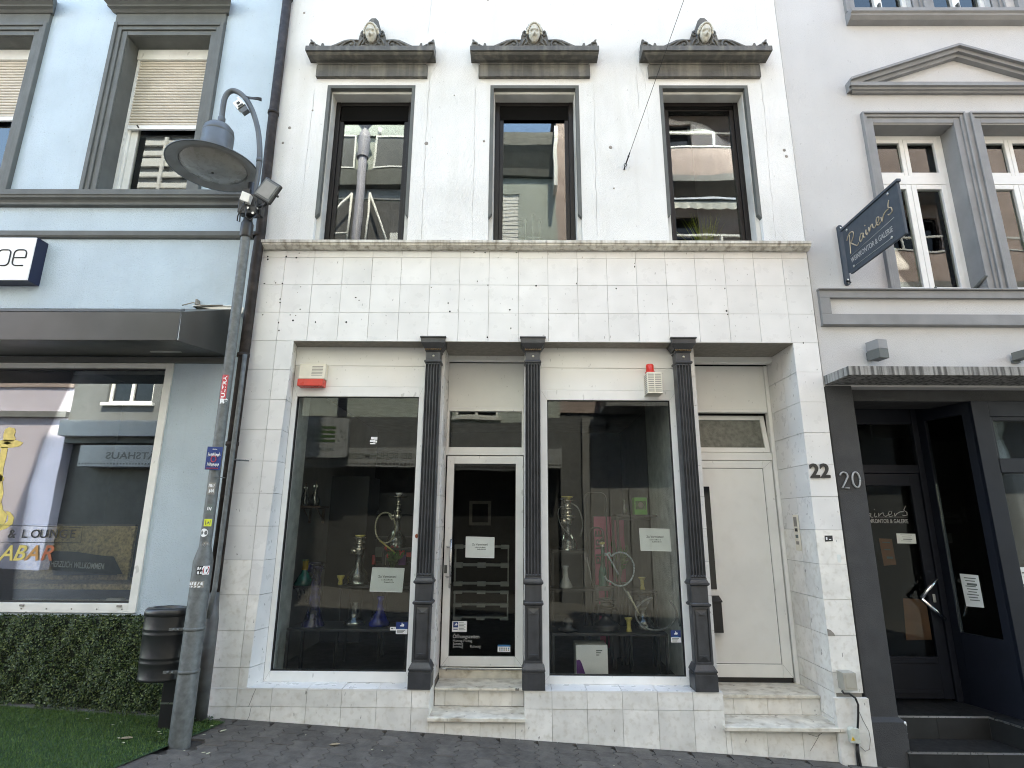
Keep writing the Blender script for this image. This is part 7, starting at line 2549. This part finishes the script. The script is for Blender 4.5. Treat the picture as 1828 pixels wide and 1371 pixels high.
# white box with a violet swoosh, below the table
a, b = at(1028, 1150, 0.42), at(1086, 1202, 0.42)
zb = 0.302
g = G()
xm = at(1056, 1170, 0.42).x
zt = at(1056, 1152, 0.42).z
g.box(a.x, b.x, 0.42, 0.66, zb, zt)
bx = g.make('carton', 'white', bevel=0.003)
tag(bx, 'white carton with a violet swoosh under the low table in the shop window', 'carton')
g = G()
w, h = xm-a.x, zt-zb
cur = [(a.x+0.002, zb+h*0.62)]+[(a.x+w*(0.08+0.9*i/10), zb+h*(0.60-0.50*(i/10)+0.10*math.sin(i*0.75))) for i in range(11)]
g.prism([(a.x+0.002, zb+0.002)]+[(a.x+w*0.98, zb+0.002)]+list(reversed(cur)), 0.4175, 0.4195)
g.make('swoosh', 'purple', bx)
g = G()
g.prism([(a.x+w*0.45, zb+0.002), (a.x+w*0.98, zb+0.002), (a.x+w*0.9, zb+h*0.14), (a.x+w*0.6, zb+h*0.22)], 0.416, 0.4172)
g.make('swoosh_tip', 'redsticker', bx)
g = G()
for k in range(3): g.box(xm+w*0.3, xm+w*(0.7-0.1*k), 0.4175, 0.4195, zt-0.05-0.02*k, zt-0.042-0.02*k)
g.make('print', 'ink', bx)
# green box on the counter table
a, b = at(1132, 888, 1.25), at(1156, 919, 1.25)
g = G()
g.box(a.x, b.x, 1.25, 1.38, z_b, a.z)
gb_ = g.make('carton', 'green', bevel=0.002)
tag(gb_, 'green carton with a dark picture standing on the tall counter table', 'carton')
w, h = b.x-a.x, a.z-z_b
g = G()
g.prism([(a.x+w*0.08, z_b+h*0.30), (a.x+w*0.92, z_b+h*0.30), (a.x+w*0.92, z_b+h*0.80), (a.x+w*0.08, z_b+h*0.80)], 1.2475, 1.2495)
g.ball(((a.x+b.x)/2, 1.247, z_b+h*0.55), w*0.22, 0.003, h*0.18, 10, 6, 1)
g.make('picture', ['leafdark', 'mortar'], gb_)
g = G()
p = at(1115, 919, 1.3)
g.lathe([(0, 0), (0.03, 0.0), (0.032, 0.06), (0.012, 0.11), (0.012, 0.17), (0.018, 0.18)], (p.x, 1.3, z_b), 18)
tag(g.make('bottle', 'clear'), 'small clear bottle on the counter table left of the green carton', 'bottle')
# magenta poster board and the plant in front
a, b = at(1060, 922, 1.75), at(1120, 1095, 1.75)
g = G()
g.box(a.x, b.x, 1.75, 1.79, 0.35, a.z)
pb_ = g.make('poster_board', 'pink')
tag(pb_, 'tall magenta display board with upright dark lettering in the right shop window', 'poster')
g = G()
z0 = at(1068, 985, 1.74).z
L_ = at(1068, 938, 1.74).z-z0
g.text('PURE', 0.13, (at(1068, 985, 1.74).x+0.06, 1.747, z0-0.15), ux=(0, 0, 1), uz=(-1, 0, 0), depth=0.001, bold=0.003, xs=1.35)
g.make('print', 'inkblack', pb_)
bunch(1106, 1050, 1.55, at(1106, 1040, 1.55).z, 20, 'bushy green plant in front of the magenta board', 'plant', 'leafdark', None, 0.18, 0.55, 6)
g = G()
p = at(1106, 1040, 1.55)
g.lathe([(0, 0), (0.08, 0), (0.10, p.z-ZF), (0.0, p.z-ZF)], (p.x, 1.55, ZF), 18)
tag(g.make('plant_pot', 'blackmetal'), 'tall dark planter under the bushy green plant', 'pot')
# black tube garment rack
for k, (x0, x1, y0_, r) in enumerate(((1043, 1081, 880, 1.6), (1052, 1077, 942, 1.5))):
    a, b = at(x0, y0_, r), at(x1, y0_, r)
    g = G()
    rad = 0.07
    pts = [(a.x, r, ZF), (a.x, r, a.z-rad)]+[(a.x+rad-rad*math.cos(t), r, a.z-rad+rad*math.sin(t)) for t in [i*math.pi/10 for i in range(1, 6)]]+[(b.x-rad+rad*math.sin(t), r, a.z-rad+rad*math.cos(t)) for t in [i*math.pi/10 for i in range(0, 6)]]+[(b.x, r, ZF)]
    g.tube(pts, 0.010, 8)
    tag(g.make('tube_rack', 'blackmetal'), ['tall black tube rack with a rounded top in the right shop window', 'shorter black tube rack before the tall one in the right shop window'][k], 'rack')
# radiator at the right
a, b = at(1186, 1132, 0.95), at(1204, 1186, 0.95)
t = thing('radiator', ((a.x+b.x)/2, 0.95, ZF), 'narrow white radiator low at the right of the right shop window', 'radiator')
for k in range(2):
    x = a.x+(b.x-a.x)*(0.15+0.5*k)
    G().box(x, x+(b.x-a.x)*0.35, 0.95, 1.02, b.z, a.z).make('fin', 'white', t, bevel=0.01)
# ornamental grass in the right upper window
p = at(1258, 432, 0.45)
t = thing('ornamental_grass', (p.x, 0.45, 4.72), 'tuft of yellow green ornamental grass behind the right upper window', 'plant')
g = G()
rn = random.Random(2)
for k in range(90):
    a_ = rn.gauss(0, 0.22)
    L_ = rn.uniform(0.35, 0.62)
    b0 = Vector((p.x+rn.uniform(-0.05, 0.05), 0.45+rn.uniform(-0.02, 0.02), 4.72))
    g.tube([b0, b0+Vector((math.sin(a_)*L_*0.45, 0, L_*0.5)), b0+Vector((math.sin(a_)*L_*1.1, 0, L_))], [0.004, 0.0035, 0.001], 3)
g.make('blades', 'grassyellow', t)
# candle rack in the middle upper window
g = G()
for px in (938, 951, 964):
    a_, b_ = at(px, 385+abs(px-951)*0.7, 0.42), at(px, 428, 0.42)
    g.tube([b_, a_], 0.008, 6)
    g.ball(a_, 0.012, 0.012, 0.02, 6, 5)
pa, pb_ = at(936, 424, 0.42), at(966, 424, 0.42)
g.tube([pa, pb_], 0.01, 6)
g.box(pa.x-0.02, pb_.x+0.02, 0.40, 0.44, 4.70, 4.735)
tag(g.make('candle_rack', 'vase'), 'pale three-armed candle rack behind the middle upper window', 'candle rack')
# ================================================================ the other side of the street (seen only as reflections)
OY = -8.6
def opp_house(name, x0, x1, h, m, label):
    t = thing(name, ((x0+x1)/2, OY, gz((x0+x1)/2)), label, 'house', 'houses across the street')
    return t
def opp_wall(t, x0, x1, z0, z1, holes, m):
    G().wall(x0, x1, z0, z1, OY-0.35, OY, holes).make('wall', m, t)
def opp_window(t, a, b, z0, z1, m='white', glassm='blackgloss'):
    g = G()
    frame(g, a, b, z0, z1, 0.07, OY-0.16, OY-0.08)
    xm = (a+b)/2
    g.box(xm-0.04, xm+0.04, OY-0.15, OY-0.075, z0+0.07, z1-0.07)
    w = g.make('window', m, t)
    G().box(a+0.05, b-0.05, OY-0.14, OY-0.13, z0+0.05, z1-0.05).make('pane', glassm, w)
    G().box(a-0.08, b+0.08, OY, OY+0.10, z0-0.08, z0).make('sill', m, w)
    return w
MAT['oppgreen'] = M('grey_green_stucco', (0.42, 0.46, 0.43), 0.9, 0.06, 1.5, 0.3, 90, streak=0.2, scol=(0.2, 0.21, 0.19))
MAT['opppink'] = M('pink_brick_render', (0.46, 0.37, 0.345), 0.9, 0.08, 3, 0.4, 60, streak=0.3, scol=(0.34, 0.25, 0.22), sx=10)
MAT['opplilac'] = M('lilac_stucco', (0.72, 0.66, 0.76), 0.9, 0.05, 1.5, 0.4, 90)
MAT['oppgrey'] = M('dark_grey_stucco_far', (0.13, 0.135, 0.14), 0.9, 0.06, 1.5)
MAT['oppblack'] = M('dark_shopfront', (0.06, 0.06, 0.06), 0.5, 0.1, 3)
MAT['slateroof'] = M('slate_roof_far', (0.09, 0.09, 0.095), 0.7, 0.15, 6)
MAT['zinc'] = M('zinc_pipe', (0.27, 0.265, 0.31), 0.6, 0.08, 5)
MAT['oppsign'] = M('pale_sign_board', (0.30, 0.31, 0.32), 0.6, 0.04, 3)

# green-grey house with the shoe shop
t = opp_house('opposite_house', -7.0, 1.15, 13, 'oppgreen', 'grey green house across the street with a pale shop fascia')
opp_wall(t, -7.0, -2.6, 4.4, 14.6, [(-6.3, -5.3, 9.3, 11.0), (-2.9-0.0, -2.6, 5.4, 7.2)], 'oppgreen')
opp_wall(t, -2.6, 1.15, 4.4, 12.95, [(-0.45, 0.05, 9.3, 11.1), (-6.3, -5.3, 9.3, 11.0), (-1.7, -0.5, 4.62, 5.9), (-2.9, -1.9, 5.4, 7.2)], 'oppgreen')
g = G()
g.sweepx([(OY, 11.6), (OY+0.12, 11.6), (OY+0.16, 11.8), (OY+0.34, 12.2), (OY+0.45, 12.4), (OY+0.45, 12.8), (OY, 12.85)], -2.6, 1.12)
g.make('cornice', 'trim_dark', t)
g = G()
g.box(-7.0, -2.62, OY, OY+0.25, 11.2, 11.7).box(-7.0, -2.62, OY, OY+0.06, 10.85, 11.18, 1)
g.make('balcony_edge', ['trim_dark', 'oppsign'], t)
G().box(1.05, 1.15, OY, OY+0.6, 11.0, 12.9).make('party_wall_end', 'white', t)
# shutter, windows
w = opp_window(t, -1.7, -0.5, 4.62, 5.9)
w = opp_window(t, -2.9, -1.9, 5.4, 7.2)
g = G()
for k in range(30): g.box(-0.45, 0.05, OY-0.07, OY-0.05+0.012*(k % 2), 9.3+0.06*k, 9.355+0.06*k)
g.make('roller_shutter', 'white', t)
opp_window(t, -6.3, -5.3, 9.3, 11.0)
# pipe with cowl, glass screen panels, A-shaped braces
g = G()
g.tube([(-4.47, OY+0.42, 4.4), (-4.47, OY+0.42, 12.6)], 0.125, 16)
g.lathe([(0.15, -0.35), (0.15, 0.0), (0.10, 0.02), (0.10, 0.12), (0.26, 0.30), (0.02, 0.62)], (-4.47, OY+0.42, 12.8), 4)
g.lathe([(0.165, -0.7), (0.165, -0.1)], (-4.47, OY+0.42, 12.7), 16)
g.make('flue_pipe', 'zinc', t)
g = G()
for xa, xb in ((-6.2, -4.75), (-4.2, -2.7)):
    frame(g, xa, xb, 11.75, 12.85, 0.05, OY+0.20, OY+0.25)
    g.tube([(xa+0.1, OY+0.22, 12.9), (xa+0.1, OY+0.22, 13.1)], 0.06, 8)
g.make('screen_frame', 'white', t)
g = G()
for xa, xb in ((-6.2, -4.75), (-4.2, -2.7)): g.box(xa+0.05, xb-0.05, OY+0.21, OY+0.22, 11.8, 12.8)
g.make('screen_panel', 'oppgrey', t)
g = G()
for (xa, za), (xb, zb) in (((-4.20, 10.9), (-3.35, 8.6)), ((-4.20, 10.9), (-4.25, 8.6)), ((-4.75, 10.9), (-5.9, 9.2)), ((-4.75, 10.9), (-4.75, 9.0)), ((-5.9, 9.6), (-4.75, 9.6))):
    g.tube([(xa, OY+0.3, za), (xb, OY+0.3, zb)], 0.035, 6)
g.make('brace', 'white', t)
G().box(-7.0, -2.6, OY-0.01, OY+0.03, 8.4, 10.8).make('dark_cladding', 'slateroof', t)
g = G()
g.box(-3.5, -2.62, OY, OY+0.5, 9.0, 9.5)
g.make('flower_box', 'white', t)
g = G()
g._add([(-7.0, OY+0.1, 12.95), (1.15, OY+0.1, 12.95), (1.15, OY-4, 15.0), (-7.0, OY-4, 15.0)], [(0, 1, 2, 3)])
g.make('roof', 'slateroof', t)
# shop fascia and front
g = G()
g.wall(-7.0, 1.15, -0.6, 3.62, OY-0.5, OY-0.3, [])
g.make('shop_front', 'oppblack', t)
g = G()
g.box(-7.0, 1.15, OY-0.3, OY+0.35, 3.6, 4.4)
g.make('fascia_back', 'oppgrey', t)
g = G()
g.box(-7.0, 1.15, OY+0.0, OY+0.42, 3.12, 3.6)
n = 90
for k in range(n):
    x = -7.0+8.15*(k+0.5)/n
    g.box(x-0.03, x+0.03, OY+0.421, OY+0.424, 3.17, 3.215, 1)
g.text('BEI SCHUHMODE', 0.20, (-2.62, OY+0.424, 3.33), ux=(-1, 0, 0), depth=0.002, bold=0.002, xs=1.0, space=1.05, mi=2)
g.make('fascia_board', ['oppsign', 'oppblack', 'ink'], t)
# projecting sign box
sx0, sx1, sz0, sz1 = -5.75, -4.20, 3.33, 4.32
sbx = thing('opposite_sign', ((sx0+sx1)/2, OY+0.5, sz0), 'rounded pale sign box with a green emblem above the shoe shop across the street', 'sign')
g = G()
r = 0.1
pts = []
for cx, cz, a0 in ((sx1-r, sz1-r, 0), (sx0+r, sz1-r, 90), (sx0+r, sz0+r, 180), (sx1-r, sz0+r, 270)):
    for k in range(5):
        a_ = math.radians(a0+22.5*k)
        pts.append((cx+r*math.cos(a_), cz+r*math.sin(a_)))
g.prism(pts, OY+0.44, OY+0.62)
g.make('face', 'oppsign', sbx)
g = G()
g.text('ERN', 0.42, (sx0+0.92, OY+0.622, sz0+0.40), ux=(-1, 0, 0), depth=0.002, bold=0.01)
g.text('Sehzentrum', 0.17, (sx0+1.22, OY+0.622, sz0+0.16), ux=(-1, 0, 0), depth=0.002)
for k, (dx, dz) in enumerate(((0.10, 0.62), (0.16, 0.52), (0.06, 0.45), (0.20, 0.66), (0.24, 0.42))): g.box(sx1-dx-0.03, sx1-dx+0.03, OY+0.62, OY+0.624, sz0+dz-0.03, sz0+dz+0.03)
g.make('lettering', 'ink', sbx)
g = G()
for k in range(4): g.box(sx1-0.72, sx1-0.34, OY+0.62, OY+0.626, sz0+0.38+0.11*k, sz0+0.44+0.11*k)
g.make('emblem', 'leafdark', sbx)

# pink house with balconies
t = opp_house('opposite_house', 1.15, 15.5, 13.5, 'opppink', 'pink balcony house across the street with grey gate panels')
hs_ = []
for x in (3.0, 6.4, 9.8): hs_ += [(x, x+2.2, 8.0, 10.3), (x, x+2.2, 11.1, 13.4), (x, x+2.2, 5.0, 7.2)]
opp_wall(t, 1.15, 15.5, 4.6, 15.2, hs_, 'opppink')
for (a, b, z0, z1) in hs_: opp_window(t, a, b, z0, z1, 'brown')
for z in (4.75, 7.85, 10.95, 14.1):
    g = G()
    g.box(2.2, 13.2, OY, OY+1.15, z-0.20, z-0.002)
    g.make('balcony_slab', 'rtrim', t)
    g = G()
    g.box(2.2, 13.2, OY+1.02, OY+1.15, z, z+0.83).box(2.2, 2.33, OY, OY+1.02, z, z+0.83).box(13.07, 13.2, OY, OY+1.02, z, z+0.83)
    g.make('balcony_parapet', 'opppink', t)
    g = G()
    g.box(2.2, 13.2, OY+1.05, OY+1.11, z+1.28, z+1.33).box(2.2, 13.2, OY+1.0, OY+1.17, z+0.84, z+0.88)
    for k in range(8): g.box(2.2+k*1.57, 2.26+k*1.57, OY+1.05, OY+1.11, z+0.88, z+1.28)
    g.make('railing', 'white', t)
for z in (10.6,):
    g = G()
    nn = 90
    vv, ff = [], []
    for k in range(nn+1):
        x = 3.4+6.2*k/nn
        zz = 10.28-0.05*abs(math.sin(k*math.pi*0.22))
        vv += [(x, OY+1.0, 10.24), (x, OY+1.05, zz-0.30)]
    for k in range(nn): ff.append((2*k, 2*k+2, 2*k+3, 2*k+1))
    g._add(vv, ff)
    g.box(3.4, 9.6, OY+0.95, OY+1.06, 10.24, 10.30, 1)
    g.make('awning_valance', ['vase', 'steel'], t)
g = G()
g.box(1.15, 15.5, OY-0.3, OY-0.05, -0.9, 4.6)
g.make('ground_floor', 'oppgrey', t)
g = G()
frame(g, 1.7, 4.5, -0.4, 4.45, 0.18, OY-0.04, OY+0.05)
g.make('gate_frame', 'rtrim', t)
for k in range(5):
    G().box(1.9+k*0.49, 2.37+k*0.49, OY-0.045, OY+0.0, -0.3, 4.25).make('gate_panel', 'rtrim', t)
g = G()
g.box(1.15, 15.5, OY-6, OY-0.35, 15.0, 15.2)
g.make('roof', 'slateroof', t)

# dark house with the surgical supply shop
t = opp_house('opposite_house', -11.6, -7.0, 11, 'oppgrey', 'dark grey house across the street with a surgical supply shop fascia')
opp_wall(t, -11.6, -7.0, 8.4, 15.0, [], 'oppsign')
opp_wall(t, -11.6, -7.0, 3.7, 8.4, [(-10.7, -9.5, 4.75, 6.3), (-8.9, -7.8, 4.75, 6.3)], 'oppgrey')
opp_window(t, -10.7, -9.5, 4.75, 6.3)
opp_window(t, -8.9, -7.8, 4.75, 6.3)
G().box(-11.6, -7.0, OY-0.5, OY-0.3, -0.2, 3.7).make('shop_front', 'oppblack', t)
g = G()
g.box(-11.0, -7.0, OY-0.3, OY+0.2, 3.08, 3.62).box(-11.6, -7.0, OY-0.3, OY+0.25, 3.85, 4.25)
for k in range(50): g.box(-10.97+k*0.08, -10.93+k*0.08, OY+0.201, OY+0.204, 3.13, 3.17, 1)
g.text('SANITÄTSHAUS', 0.24, (-8.2, OY+0.203, 3.27), ux=(-1, 0, 0), depth=0.002, bold=0.004, xs=1.25, mi=1)
g.make('fascia_board', ['oppsign', 'oppblack'], t)
g = G()
g.box(-11.6, -7.0, OY-5, OY-0.35, 15.0, 15.2)
g.make('roof', 'slateroof', t)
g = G()
for k in range(16): g.box(-11.4, -7.2, OY+0.05, OY+0.12, 8.8+0.36*k, 8.8+0.36*k+(0.16 if k % 3 else 0.26))
for x in (-10.6, -9.2, -7.9): g.box(x, x+0.08, OY+0.13, OY+0.2, 8.6, 14.6)
g.make('balcony_louvre', 'white', t)
# lilac house, in the sun
t = opp_house('opposite_house', -22.0, -11.6, 10, 'opplilac', 'sunlit lilac house across the street with white framed windows')
hs_ = [(-15.4, -13.9, 0.8, 3.9), (-18.5, -17.2, 0.8, 3.9), (-14.6, -13.4, 6.4, 8.2), (-18.2, -17.0, 6.4, 8.2)]
opp_wall(t, -22.0, -11.6, -0.3, 10.5, hs_, 'opplilac')
for (a, b, z0, z1) in hs_: opp_window(t, a, b, z0, z1, 'white')
G().box(-22.0, -11.6, OY, OY+0.12, 4.35, 4.5).make('string_course', 'rtrim', t)
G().box(-22.0, -11.6, OY, OY+0.05, 5.15, 6.2).make('pink_band', 'opppink', t)
g = G()
g.box(-15.35, -13.95, OY-0.12, OY-0.10, 3.3, 3.85)
g.make('window_poster', 'pink', t)
g = G()
g.box(-22, -11.6, OY-5, OY-0.35, 10.4, 10.6)
g.make('roof', 'slateroof', t)
